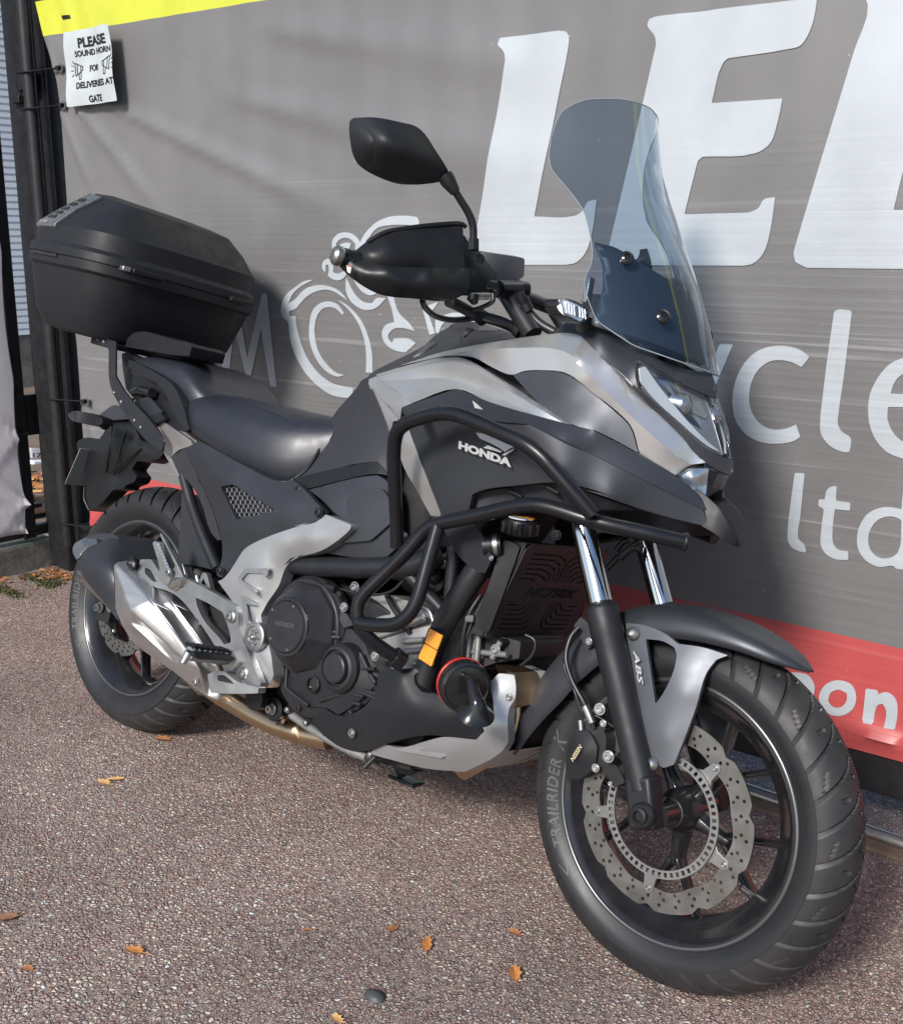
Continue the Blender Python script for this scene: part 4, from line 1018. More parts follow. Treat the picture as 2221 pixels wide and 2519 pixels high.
def brake_disc(M, y, ro, ri, parent, nb=5, ph=0.0, ring=True, lobes=10):
    hs = []
    for k in range(lobes*3):
        a = 2*math.pi*(k+.2)/(lobes*3)
        for rr, da, hr in ((ro-.0115, 0, .0031), (ro-.021, .055, .0031), (ro-.030, .01, .0027)):
            hs.append((rr*math.cos(a+da), rr*math.sin(a+da), circ(hr)))
    def wav(a): 
        u = (a*lobes/(2*math.pi)) % 1
        return ro-.0075*(max(0, 1-abs(u-.5)/.13) if abs(u-.5) < .13 else 0)**.7
    d = annulus('brake_disc', wav, lambda a: ri+.002*math.cos(a*lobes), y, .0048, hs, M, MT['disc'], parent)
    if ring:
        for k in range(nb):      # carrier arms with their rivets
            a = 2*math.pi*k/nb+ph; c, s = math.cos(a), math.sin(a)
            def w2(r, t): return (r*c-t*s, r*s+t*c)
            q = [w2(.098, -.020), w2(.108, -.011), w2(ri+.006, -.0085), w2(ri+.012, 0), w2(ri+.006, .0085), w2(.108, .011), w2(.098, .020)]
            V = [(x, y-.0045, z) for x, z in q]+[(x, y+.002, z) for x, z in q]; m_ = len(q)
            Fc = [list(range(m_)), [k+m_ for k in range(m_)][::-1]]+[[i, (i+1) % m_, (i+1) % m_+m_, i+m_] for i in range(m_)]
            mesh('carrier_arm', tf(M, V), Fc, MT['carrier'], parent, 20, .0006)
            x, z = w2(ri+.003, 0); p_ = M @ Vector((x, y-.0045, z)); ax = (M.to_3x3() @ Vector((0, -1, 0)))
            bolt(np.array(p_), ax, .0055, parent, 'disc_bolt', h=.004)
        hs = [(.0965*math.cos(2*math.pi*k/54), .0965*math.sin(2*math.pi*k/54), [(a_*math.cos(2*math.pi*k/54)-b_*math.sin(2*math.pi*k/54), a_*math.sin(2*math.pi*k/54)+b_*math.cos(2*math.pi*k/54)) for a_, b_ in ((-.0038, -.0028), (.0038, -.0028), (.0038, .0028), (-.0038, .0028))]) for k in range(54)]
        annulus('sensor_ring', lambda a: .1035, lambda a: .0895, y-.009, .003, hs, M, MT['carrier'], parent, 160)
    return d
fwheel = empty('front_wheel'); fwheel.parent = bike
rwheel = empty('rear_wheel'); rwheel.parent = bike
make_wheel('front', FM, RF, .060, .0475, 34, -1, fwheel)
make_wheel('rear', RM, RR, .079, .060, 34, -1, rwheel)
brake_disc(FM, -.072, .160, .124, fwheel, 5, math.radians(-19))
brake_disc(RM, -.085, .120, .085, rwheel, 5, .3, ring=False)
lathe('disc_hub', [(.028, -.085), (.045, -.084), (.050, -.083), (.050, -.080), (.03, -.078)], (0, 0, RR), (0, 1, 0), MT['rim'], rwheel, 40)
# ------------------------------------------------------------------ bodywork
def pr(name, c, out, mtl, **k): return panel(name, c, out, MT[mtl], bike, **k)
def unproj(c, x, y, lat): return bk(*full(c, x, y), lat)
# dark core behind the covers; black filler there stands in for shade
def core(name, pts_xz, hw, mtl='engblack', bev=.006):
    n = len(pts_xz); V = [(x, -hw, z) for x, z in pts_xz]+[(x, hw, z) for x, z in pts_xz]
    Fc = [list(range(n)), [k+n for k in range(n)][::-1]]+[[i, (i+1) % n, (i+1) % n+n, i+n] for i in range(n)]
    return mesh(name, V, Fc, MT[mtl], bike, 20, bev)
core('shade_filler', [(.30, .62), (.56, .54), (.90, .56), (1.04, .62), (1.14, .80), (1.18, .98), (1.05, 1.0), (.86, .97), (.72, .90), (.64, .82), (.56, .70), (.40, .70), (.20, .76), (.16, .72)], .105)
core('crankcase', [(.62, .25), (.90, .20), (1.02, .24), (1.06, .36), (.98, .44), (.90, .50), (.80, .52), (.66, .56), (.56, .50), (.56, .34)], .115, 'engdark')
core('subframe_tray', [(-.10, .80), (.02, .82), (.30, .70), (.30, .76), (.10, .86), (-.12, .90)], .085)

# --- seat -----------------------------------------------------------------------------------------
def loft(name, st, mtl, parent, n=26, ey=.62, ez=.55, closed_bottom=True, smooth=60):
    V = []; Fc = []
    K = len(st)
    S = spline([np.array(q, float) for q in st], 5)
    for q in S:
        x, hw, zt, ze = q[:4]; row = []
        for k in range(n+1):
            a = -math.pi/2+math.pi*k/n; s_, c_ = math.sin(a), math.cos(a)
            y = hw*math.copysign(abs(s_)**ey, s_); z = ze+(zt-ze)*max(0, c_)**ez
            row.append((x, y, z))
        row.append((x, hw*.9, ze-.012)); row.append((x, -hw*.9, ze-.012))
        V += row
    m_ = n+3
    for i in range(len(S)-1):
        for k in range(m_): Fc.append([i*m_+k, i*m_+(k+1) % m_, (i+1)*m_+(k+1) % m_, (i+1)*m_+k])
    Fc.append(list(range(m_))[::-1]); Fc.append([(len(S)-1)*m_+k for k in range(m_)])
    return mesh(name, V, Fc, mtl, parent, smooth)
seat = loft('rider_seat', [(.165, .120, .850, .812), (.185, .142, .872, .795), (.24, .158, .876, .778), (.32, .170, .874, .758), (.42, .174, .868, .734), (.50, .168, .864, .716), (.56, .152, .862, .712), (.61, .125, .862, .732), (.65, .098, .862, .780), (.675, .072, .858, .828)], MT['leather'], bike)
pil = loft('pillion_seat', [(-.135, .085, .925, .905), (-.10, .108, .940, .895), (-.02, .120, .946, .885), (.06, .130, .946, .872), (.11, .136, .942, .858), (.155, .138, .925, .845), (.195, .134, .900, .83), (.235, .12, .868, .825)], MT['leather'], bike, ey=.5, ez=.40)
def seatz(x, y):
    st = [(.165, .120, .850, .812), (.185, .142, .872, .795), (.24, .158, .876, .778), (.32, .170, .874, .758), (.42, .174, .868, .734), (.50, .168, .864, .716), (.56, .152, .862, .712), (.61, .125, .862, .732), (.65, .098, .862, .780)]
    for a, b in zip(st, st[1:]):
        if a[0] <= x <= b[0]:
            t = (x-a[0])/(b[0]-a[0]); q = [a[i]*(1-t)+b[i]*t for i in range(4)]; s_ = min(.999, (abs(y)/q[1])**(1/.62)); return q[3]+(q[2]-q[3])*math.sqrt(1-s_*s_)**.55
    return .86
for sg_ in (-1, 1):
    pts = [(x, sg_*(.086+.045*math.sin((x-.25)*5.2)), 0) for x in np.linspace(.255, .56, 24)]
    pts = [(x, y, seatz(x, y)+.0012) for x, y, z in pts]
    V, Fc = tube_geo(pts, [.0013]*len(pts), 6); mesh('seam', V, Fc, MT['thread'], seat, 60)
# seat rim strip under the rider seat
def P4(x, y, l): return P('c4', x, y, l)
rimp = [P4(*q) for q in ((880, 640, -.150), (950, 692, -.160), (1100, 775, -.168), (1260, 858, -.174), (1370, 915, -.172), (1440, 938, -.168), (1510, 925, -.155), (1605, 850, -.135), (1690, 705, -.105), (1735, 590, -.075))]
o = tube('seat_rim', spline(rimp, 5), .0035, MT['black'], bike, fil=0, nseg=8, mir=True)

# --- upper tank: storage lid and dark top --------------------------------------------------------
pr('storage_lid', 'c5', [(180, 395, -.105), (205, 372, -.10), (340, 300, -.085), (480, 232, -.07), (560, 185, -.055), (640, 112, -.02), (740, 60, 0.0), (850, 48, .01), (1000, 62, .02), (1170, 118, 0), (1235, 150, -.05), (1180, 142, -.10), (900, 186, -.112), (640, 243, -.108), (385, 325, -.108), (215, 385, -.11)], 'cowlgrey', step=8, thick=.02, off=(0, .0, -1), rnd=3, inner=[(700, 190, -.07), (900, 130, -.06), (560, 235, -.09)], bevel=.002, mir=True)
pr('lid_ridge', 'c5', [(800, 122, -.066), (848, 62, -.01), (900, 66, -.01), (830, 122, -.062)], 'gloss', step=8, thick=.006, off=(0, 0, -1), rnd=2)
pr('lid_strip', 'c5', [(480, 262, -.098), (575, 170, -.072), (640, 160, -.070), (520, 245, -.096)], 'graphite2', step=8, thick=.004, off=(0, 0, -1), rnd=2)
# dark inner tank side (black/grey) behind the silver wing
pr('tank_side', 'c5', [('c4', 1735, 575, -.085), ('c4', 1760, 530, -.08), ('c4', 1800, 480, -.085), (105, 470, -.09), (135, 425, -.095), (182, 400, -.108), (205, 480, -.13), (320, 790, -.150), (330, 980, -.155), (310, 1062, -.158), (235, 968, -.165), (0, 1008, -.160), ('c4', 1605, 975, -.165), ('c4', 1510, 915, -.150), ('c4', 1605, 832, -.125), ('c4', 1695, 690, -.095)], 'cowlgrey', step=9, thick=.02, rnd=3, inner=[(100, 800, -.138), ('c4', 1740, 750, -.120)], mir=True)
pr('tank_trim', 'c5', [('c4', 1510, 917, -.160), (0, 1008, -.162), (240, 968, -.163), (320, 1065, -.160), (235, 1052, -.168), (0, 1096, -.168), ('c4', 1605, 978, -.172)], 'black', step=9, thick=.012, rnd=2, mir=True)
pr('lower_side_cover', 'c5', [('c4', 1608, 985, -.172), (0, 1102, -.170), (150, 1070, -.170), (240, 1062, -.168), (300, 1095, -.165), (330, 1160, -.165), (345, 1420, -.165), ('c7', 860, 200, -.165), ('c7', 760, 290, -.165), ('c7', 620, 300, -.165), ('c7', 380, 268, -.165), ('c7', 520, 170, -.175), ('c7', 545, 100, -.180), ('c7', 430, 15, -.185), ('c4', 1720, 1080, -.185)], 'graphite', step=9, thick=.02, rnd=3, inner=[(60, 1290, -.178)], mir=True)
pr('cover_boss', 'c5', [(20, 1260, -.182), (60, 1190, -.182), (190, 1140, -.180), (280, 1160, -.176), (325, 1230, -.172), (322, 1380, -.172), ('c7', 780, 90, -.174), ('c7', 660, 195, -.178), ('c7', 430, 212, -.182), ('c7', 545, 110, -.184)], 'graphite', step=9, thick=.01, rnd=8, bevel=.002, mir=True)

# --- silver upper cowls -----------------------------------------------------------------------------
# the two silver skins have pressed creases: facets with softened edges
T_ = [(232, 384, -.118), (400, 335, -.121), (560, 293, -.123), (680, 268, -.126), (790, 268, -.130), (860, 292, -.136), (1000, 375, -.150), (1200, 500, -.168), (1400, 630, -.180), (1530, 718, -.186)]
R1 = [(1500, 714, -.1865), (1240, 562, -.182), (1000, 412, -.170), (880, 338, -.161), (800, 304, -.156), (700, 300, -.151), (560, 326, -.144), (400, 362, -.132), (240, 398, -.121)]
V1 = [(1240, 630, -.187), (1150, 585, -.178), (1060, 535, -.168), (940, 475, -.158), (820, 432, -.150), (700, 412, -.145), (560, 412, -.141), (400, 424, -.137), (262, 424, -.128)]
BOT = [(1500, 722, -.187), (1340, 672, -.192), (1000, 573, -.192), (770, 481, -.186), (480, 574, -.174)]
SW = dict(step=7, thick=.005, rnd=1, bevel=.0012, smooth=60, lam=.02, mir=True, thr=40)
pr('silver_tank_wing', 'c5', T_+R1, 'silver', **SW)
pr('silver_tank_wing', 'c5', [(240, 400, -.121)]+[(x, y, l) for x, y, l in R1[::-1][1:-1]]+[(1500, 716, -.1865), (1340, 672, -.192)]+V1, 'silver', **SW)
pr('silver_tank_wing', 'c5', V1[::-1]+[(1340, 672, -.192)]+BOT[2:], 'silver', **SW)
pr('silver_tank_wing', 'c5', [(180, 445, -.120), (185, 415, -.118), (236, 396, -.121), (262, 426, -.128), (478, 576, -.174), (405, 606, -.168), (392, 690, -.160)], 'silver', **SW)
pr('silver_tank_wing', 'c5', [(181, 448, -.120), (390, 692, -.160), (345, 700, -.154), (330, 775, -.146), (308, 775, -.144)], 'silver', **SW)
CT = [('c5', 385, 326, -.112), ('c5', 640, 243, -.112), ('c5', 900, 187, -.118), ('c5', 1180, 141, -.125), ('c5', 1400, 112, -.130), ('c5', 1560, 106, -.134), ('c5', 1625, 128, -.136), ('c5', 1802, 290, -.138), ('c3', 300, 1150, -.140), ('c3', 400, 1245, -.130), ('c3', 520, 1370, -.110), ('c3', 640, 1490, -.080), ('c3', 742, 1598, -.045)]
R2 = [('c3', 680, 1606, -.060), ('c3', 590, 1545, -.098), ('c3', 470, 1440, -.132), ('c3', 330, 1305, -.156), ('c3', 200, 1180, -.168), ('c5', 1590, 290, -.1695), ('c5', 1500, 232, -.168), ('c5', 1400, 208, -.165), ('c5', 1180, 206, -.158), ('c5', 900, 222, -.146), ('c5', 700, 258, -.130)]
LOW = [('c3', 650, 1620, -.068), ('c3', 617, 1650, -.078), ('c3', 465, 1560, -.118), ('c3', 430, 1445, -.134), ('c3', 350, 1365, -.148), ('c3', 250, 1290, -.158), ('c5', 1600, 430, -.164), ('c5', 1490, 368, -.163), ('c5', 1380, 356, -.161), ('c5', 1230, 360, -.156), ('c5', 1140, 386, -.152), ('c5', 1010, 335, -.142), ('c5', 900, 275, -.134), ('c5', 800, 258, -.130)]
pr('silver_front_cowl', 'c5', CT+R2, 'silver', **SW)
pr('silver_front_cowl', 'c5', R2[::-1]+LOW, 'silver', **SW)
pr('cowl_vent', 'c5', [(1150, 388, -.158), (1235, 366, -.160), (1380, 362, -.164), (1485, 374, -.165), (1595, 438, -.164), (1802, 606, -.150), ('c3', 346, 1370, -.142), ('c3', 425, 1448, -.131), ('c3', 458, 1556, -.116), ('c3', 380, 1512, -.140), ('c3', 265, 1455, -.162), ('c5', 1700, 762, -.180), ('c5', 1540, 716, -.184), ('c5', 1340, 590, -.178)],
   'graphite', step=7, lam=3.0, thick=.008, rnd=2, inner=[(1400, 450, -.148), (1600, 560, -.145), (1500, 640, -.168), (1700, 680, -.155), ('c3', 330, 1460, -.135)], bevel=.002, smooth=40, mir=True)
pr('silver_side_blade', 'c5', [(392, 790, -.186), (448, 745, -.190), (490, 860, -.190), (600, 1150, -.186), (668, 1325, -.180), (655, 1338, -.178), (600, 1335, -.172), (520, 1190, -.172), (395, 945, -.176)], 'silver', step=7, thick=.006, rnd=2, inner=[(560, 1130, -.192), (440, 850, -.194)], smooth=18, mir=True)

# --- dark side cowl -----------------------------------------------------------------------------------
pr('side_cowl', 'c5', [(405, 605, -.175), (770, 480, -.190), (1000, 572, -.200), (1340, 670, -.206), (1690, 762, -.195), ('c3', 265, 1460, -.172), ('c3', 465, 1565, -.128), ('c3', 617, 1655, -.084), ('c3', 720, 1748, -.050), ('c3', 745, 1795, -.048), ('c3', 730, 1795, -.052), ('c3', 520, 1690, -.115), ('c3', 260, 1560, -.178), ('c3', 0, 1435, -.218), ('c5', 1240, 718, -.240), ('c5', 1000, 692, -.236), ('c5', 880, 655, -.230), ('c5', 640, 590, -.218), ('c5', 430, 655, -.205), ('c5', 420, 660, -.2)],
   'graphite', step=7, thick=.006, rnd=2, inner=[(700, 540, -.205), (1100, 650, -.222), (1500, 780, -.214)], smooth=40, mir=True)
pr('side_cowl_lower', 'c5', [(430, 658, -.203), (640, 592, -.216), (880, 657, -.228), (1000, 694, -.234), (1240, 720, -.238), ('c3', 0, 1437, -.216), ('c3', 260, 1562, -.176), ('c3', 520, 1692, -.113), ('c3', 730, 1797, -.050), ('c3', 762, 1868, -.045), ('c3', 600, 1830, -.085), ('c3', 420, 1775, -.125), ('c3', 240, 1712, -.162), ('c5', 1802, 1195, -.178), ('c5', 1600, 1135, -.196), ('c5', 1410, 1110, -.205), ('c5', 1200, 1128, -.208), ('c5', 950, 1160, -.206), ('c5', 878, 1190, -.204), ('c5', 858, 1280, -.200), ('c5', 850, 1320, -.198), ('c7', 1270, 80, -.190), ('c7', 1330, 165, -.180), ('c7', 1390, 300, -.165), ('c7', 1345, 390, -.160), ('c7', 1310, 388, -.160), ('c7', 1190, 290, -.168), ('c7', 1110, 140, -.178), ('c5', 670, 1325, -.186), ('c5', 590, 1100, -.192), ('c5', 470, 790, -.196), ('c5', 455, 735, -.200)],
   'graphite', step=7, thick=.006, rnd=2, inner=[(700, 800, -.205), (1000, 900, -.212), (1300, 900, -.220), (1500, 1000, -.210), (800, 1100, -.200), ('c7', 1250, 200, -.185), ('c3', 250, 1640, -.172)], smooth=60, lam=.9, mir=True)
pr('cowl_inner_panel', 'c5', [(890, 1195, -.180), (960, 1168, -.180), (1410, 1120, -.185), (1600, 1145, -.178), (1802, 1205, -.160), ('c3', 240, 1722, -.145), ('c3', 450, 1795, -.110), ('c3', 300, 1800, -.110), ('c5', 1500, 1290, -.155), ('c5', 1250, 1240, -.165), ('c5', 900, 1330, -.178)], 'cowlgrey', step=9, thick=.006, rnd=3, mir=True)
for q in (((1105, 1155, -.186), (1215, 1210, -.186)), ((1370, 1135, -.188), (1460, 1185, -.186))):
    tube('cowl_rib', [P('c5', *q[0]), P('c5', *q[1])], .004, MT['black'], bike, 0, 8)
# underside shadow tray in the nose
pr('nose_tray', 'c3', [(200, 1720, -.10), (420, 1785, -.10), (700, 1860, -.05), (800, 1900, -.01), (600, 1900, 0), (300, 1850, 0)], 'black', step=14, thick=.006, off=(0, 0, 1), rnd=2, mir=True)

# --- nose, screen base and beak --------------------------------------------------------------------------
pr('screen_base_cowl', 'c3', [(70, 1050, -.125), (110, 1043, -.130), (190, 985, -.125), (265, 958, -.125), (292, 1012, -.122), (440, 1108, -.088), (620, 1195, -.040), (768, 1222, 0), (792, 1292, 0), (778, 1328, 0), (690, 1290, -.045), (600, 1242, -.080), (470, 1166, -.128), (450, 1172, -.136), (448, 1240, -.142), (462, 1288, -.140), (380, 1215, -.140), (300, 1148, -.142), (215, 1060, -.136)],
   'graphite', step=8, thick=.006, rnd=3, inner=[(300, 1090, -.142), (450, 1140, -.120)], off=(-.7, .5, 0), mir=True)
pr('headlight_surround', 'c3', [(450, 1172, -.137), (464, 1285, -.1395), (532, 1350, -.118), (640, 1448, -.082), (760, 1548, -.042), (852, 1588, 0), (860, 1640, 0), (845, 1652, -.002), (752, 1606, -.040), (640, 1492, -.078), (520, 1372, -.108), (400, 1247, -.128), (448, 1290, -.14)], 'cowlgrey', step=8, thick=.01, off=(-.8, .4, 0), rnd=2, mir=True)
HLO = [(466, 1176, -.130), (600, 1248, -.083), (692, 1296, -.046), (777, 1334, 0), (822, 1440, 0), (851, 1584, 0), (762, 1545, -.040), (642, 1444, -.080), (534, 1346, -.115), (474, 1280, -.133)]
hl = pr('headlight', 'c3', HLO, 'lens', step=8, thick=.003, off=(-.8, .4, 0), rnd=4, inner=[(640, 1370, -.085), (740, 1420, -.045)], mir=False)
mirror(hl)
hlb = empty('headlight_housing'); hlb.parent = bike
def hp(name, c, out, mtl, thick=.004, inner=(), smooth=25, dx=-.03):
    """parts inside the lamp: measured on the lens surface, set back by dx"""
    o = panel(name, c, out, MT[mtl], hlb, inner=inner, thick=thick, step=9, rnd=2, off=(-.9, .3, 0), smooth=smooth)
    o.data.transform(Matrix.Translation((dx, .0, .004))); mirror(o); return o
hp('lamp_bowl', 'c3', [(468, 1180, -.132), (777, 1330, 0), (852, 1584, 0), (762, 1545, -.042), (534, 1346, -.117), (474, 1280, -.135)], 'lampbowl', dx=-.018)
hp('light_guide', 'c3', [(474, 1215, -.128), (500, 1205, -.118), (560, 1290, -.100), (640, 1390, -.078), (740, 1500, -.045), (815, 1565, -.012), (770, 1545, -.030), (645, 1440, -.078), (536, 1340, -.112), (480, 1270, -.130)], 'white', thick=.004, dx=-.006)
hp('reflector_fin', 'c3', [(522, 1238, -.098), (600, 1268, -.078), (640, 1330, -.066), (692, 1392, -.050), (670, 1375, -.060), (600, 1300, -.085)], 'lampchrome', thick=.006, dx=-.010)
hp('reflector_fin', 'c3', [(700, 1345, -.035), (740, 1350, -.020), (770, 1420, -.012), (760, 1425, -.020), (705, 1400, -.040)], 'lampchrome', thick=.006, dx=-.010)
hp('reflector_fin', 'c3', [(730, 1420, -.030), (765, 1440, -.018), (782, 1500, -.010), (760, 1480, -.022)], 'lampchrome', thick=.006, dx=-.010)
hp('divider', 'c3', [(560, 1232, -.088), (585, 1240, -.082), (700, 1400, -.046), (800, 1540, -.012), (780, 1545, -.022), (680, 1420, -.056)], 'graphite', thick=.004, dx=-.012)
for x, y in ((660, 1300), (735, 1330)):
    for sg_ in (-1, 1):
        c0 = P('c3', x, y+35, -.055)+np.array((-.035, 0, 0)); c0[1] *= -sg_
        lathe('projector_lens', [(.0001, .010), (.010, .008), (.017, .002), (.019, -.006), (.022, -.02)], c0, (.95, 0, .0), MT['lampchrome'], hlb, 20)
# low lamp between cowl tips
pr('chin_lamp', 'c3', [(640, 1655, -.062), (690, 1622, -.052), (755, 1622, -.035), (742, 1735, -.030), (722, 1742, -.040), (668, 1705, -.058)], 'lampchrome', step=7, thick=.012, off=(-.9, .3, 0), rnd=3, inner=[(690, 1665, -.070), (720, 1690, -.030), (665, 1690, -.045)], smooth=12, mir=True)
pr('chin_lamp_lens', 'c3', [(622, 1652, -.074), (690, 1608, -.058), (762, 1618, -.036), (835, 1645, 0), (800, 1712, 0), (735, 1752, -.030), (722, 1752, -.042), (655, 1712, -.064)], 'lens', step=9, thick=.002, off=(-.9, .3, 0), rnd=3, mir=True)
pr('chin_panel', 'c3', [(745, 1620, -.040), (845, 1648, 0), (812, 1715, 0), (725, 1755, -.036)], 'black', step=9, thick=.02, off=(-.9, .3, 0), rnd=2, mir=True).data.transform(Matrix.Translation((-.02, 0, 0)))
BST = [((1.448, .046, .842), (1.436, 0, .822), (1.440, .054, .800)), ((1.466, .044, .832), (1.455, 0, .810), (1.462, .054, .788)), ((1.490, .043, .819), (1.478, 0, .794), (1.486, .051, .774)), ((1.508, .040, .806), (1.500, 0, .782), (1.505, .046, .767)), ((1.526, .031, .782), (1.520, 0, .766), (1.520, .034, .757)), ((1.536, .014, .764), (1.534, 0, .758), (1.532, .014, .752))]
rows = []
for k in range(3): rows.append([np.array(s_[k], float) for s_ in BST])
rows = [spline(r, 5) for r in rows]; V = []; Fc = []; m_ = len(rows[0])
for i in range(m_):
    L_, C_, B_ = rows[0][i], rows[1][i], rows[2][i]; mL, mB = L_*(1, -1, 1), B_*(1, -1, 1)
    inn = L_*.9+C_*.1; 
    V += [mB, mL, mL*(1, .86, 1)-(0, 0, .001), mL*.45+C_*.55-(0, 0, .004), C_-(0, 0, .004), L_*.45+C_*.55-(0, 0, .004), L_*(1, .86, 1)-(0, 0, .001), L_, B_, np.array((B_[0], 0, B_[2]-.004))]
for i in range(m_-1):
    for k in range(10): Fc.append([i*10+k, i*10+(k+1) % 10, (i+1)*10+(k+1) % 10, (i+1)*10+k])
Fc.append([(m_-1)*10+k for k in range(10)]); Fc.append(list(range(10))[::-1])
mesh('beak', V, Fc, MT['blacktex'], bike, 40, .001)

# emblems ------------------------------------------------------------------------------------------------
def surf_text(name, s, c, p0, p1, hgt, lat, mtl, bold=.02, lift=.0012, up_=None, shear=0.0, wide=1.0):
    """lettering set on a side panel between two measured base points"""
    a, b = P(c, *p0, lat[0]), P(c, *p1, lat[1]); V, Fc = text_geo(s, 1, bold, 1.0, shear); ww = max(v[0] for v in V)
    ux = (b-a)/ww; upv = np.array(up_ if up_ is not None else (0, 0, 1.0)); upv = upv/np.linalg.norm(upv)*hgt/.72
    nrm = np.cross(ux, upv); nrm /= np.linalg.norm(nrm)
    if nrm[1] > 0 and abs(nrm[1]) > .3: nrm = -nrm
    V3 = [a+ux*v[0]+upv*v[1]+nrm*lift for v in V]; n = len(V3)
    return mesh(name, V3, Fc, MT[mtl], bike, None, recalc=False)
surf_text('maker_lettering', 'HONDA', 'c5', (795, 880), (1152, 1008), .0125, (-.2185, -.2235), 'emblem', .06, .005, (-.12, 0, 1))
for pl in ([(905, 775), (1000, 790), (1100, 835), (1165, 870), (1140, 880), (1100, 905), (1065, 880), (1010, 850), (930, 815)], [(955, 878), (985, 860), (1045, 886), (1080, 903), (1070, 910), (1015, 893)], [(1165, 880), (1080, 925), (1100, 930), (1150, 900)]):
    flat_outline('wing_emblem', [P('c5', x, y, -.2275) for x, y in pl], MT['emblem'], bike, (0, -1, 0), .0015)
flat_outline('white_flash', [P('c5', x, y, l) for x, y, l in ((880, 560, -.2165), (905, 580, -.2175), (990, 680, -.2325), (920, 655, -.2295), (885, 610, -.2225))], MT['emblem'], bike, (0, -1, 0), .0012)

# --- windscreen ----------------------------------------------------------------------------------------------
XC = [(1.030, 1.432), (1.045, 1.425), (1.118, 1.392), (1.198, 1.351), (1.28, 1.303), (1.342, 1.266), (1.395, 1.239), (1.475, 1.214), (1.56, 1.190)]
def xcz(z):
    for a, b in zip(XC, XC[1:]):
        if z <= b[0]: t = (z-a[0])/(b[0]-a[0]); return a[1]+(b[1]-a[1])*t
    return XC[-1][1]
KS = 4.6
def onscreen(c, x, y):
    u, v = full(c, x, y); d = RL.T @ ray(u, v); lo, hi = -.30, .02
    def f(l): q = bk(u, v, l); return q[0]-(xcz(q[2])-KS*l*l)
    ls = np.linspace(.02, -.30, 80); prev = f(ls[0])
    for a, b in zip(ls, ls[1:]):
        fb = f(b)
        if (prev > 0) != (fb > 0): 
            for _ in range(20):
                m_ = (a+b)/2; fm = f(m_)
                if (fm > 0) == (prev > 0): a = m_
                else: b = m_
            return bk(u, v, a)
        prev = fb
    return None
edge = [(770, 1222), (620, 1170), (440, 1108), (300, 1015), (280, 990), (245, 905), (233, 850), (240, 815), (262, 770), (270, 722), (258, 640), (235, 545), (180, 468), (130, 410), (95, 368), (85, 310), (93, 250), (112, 180), (140, 125), (190, 92), (250, 72)]
SR = [onscreen('c3', *q) for q in edge]
SR = [q for q in SR if q is not None]
topz = max(q[2] for q in SR)
half = [(0.0, 1.034)]+[(q[1], q[2]) for q in SR if q[1] < -.004]
last = half[-1]
half += [(last[0]*.66, last[1]+.012), (last[0]*.33, last[1]+.018)]
crown_z = last[1]+.020
outl = half+[(0.0, crown_z)]+[(-y, z) for y, z in half[1:]][::-1]
def screen_geo(outl, off=0.0):
    O2 = corner_round([np.array((y*1000, z*1000)) for y, z in outl], 9); n = len(O2); pts = [Vector(q) for q in O2]; A = np.array(O2)
    gx, gy = np.meshgrid(np.arange(A[:, 0].min(), A[:, 0].max(), 9.), np.arange(A[:, 1].min(), A[:, 1].max(), 9.)); G = np.stack([gx.ravel(), gy.ravel()], 1); G = G[inpoly(O2, G)]
    dd = np.linalg.norm(G[:, None]-A[None], axis=2).min(1); G = G[dd > 4]; pts += [Vector(q) for q in G]
    r = delaunay_2d_cdt(pts, [(i, (i+1) % n) for i in range(n)], [], 1, 1e-4); 
    V = [(xcz(v[1]/1000)-KS*(v[0]/1000)**2+off, v[0]/1000, v[1]/1000) for v in r[0]]
    return V, [list(f) for f in r[2]], [np.array((xcz(q[1]/1000)-KS*(q[0]/1000)**2, q[0]/1000, q[1]/1000)) for q in O2]
V, Fc, OL = screen_geo(outl)
scr = mesh('windscreen', V, Fc, MT['screen'], bike, 60)
loop = OL+[OL[0]]; V, Fc = tube_geo(loop, [.0010]*len(loop), 6, False); mesh('screen_edge', V, Fc, MT['screen_edge'], scr, 60)
for c in ((560, 985), (408, 740)):
    q = onscreen('c3', *c)
    for sg_ in (1, -1):
        p_ = np.array((q[0]+.002, sg_*q[1], q[2])); nrm = np.array((1, 2*KS*p_[1], .42))
        lathe('screen_screw', [(.0125, 0), (.0125, .002), (.010, .004), (.006, .0055), (.0055, .003), (1e-5, .003)], p_, nrm, MT['gloss'], scr, 18)
# black mounting plate behind the lower screen
def behind(c, x, y, d): 
    q = onscreen(c, x, y); q = bk(*full(c, x, y), 0) if q is None else q
    return q
MPo = [(318, 668), (345, 680), (400, 690), (480, 735), (535, 775), (560, 900), (600, 1040), (640, 1165)]
mp_half = []
for c in MPo:
    q = onscreen('c3', *c)
    if q is not None: mp_half.append((min(-.002, q[1]), q[2]))
q2 = [onscreen('c3', *c) for c in ((300, 1020), (330, 960), (360, 860), (358, 770))]
poly_ = [(q[1], q[2]) for q in q2 if q is not None]
ring_ = [(y, z) for y, z in poly_]+[(y, z) for y, z in mp_half if z > 1.17]+[(0.0, 1.19), (0.0, 1.04)]
rr_ = ring_[:-2]; full_ring = rr_+[(0, rr_[-1][1]-.02)]+[(-y, z) for y, z in rr_][::-1]+[(0.0, 1.045)]
V, Fc, _ = screen_geo(full_ring, -.022)
mpo = mesh('screen_mount', V, Fc, MT['graphite2'], bike, 60); sm_ = mpo.modifiers.new('thick', 'SOLIDIFY'); sm_.thickness = .004
q = onscreen('c3', 330, 870)
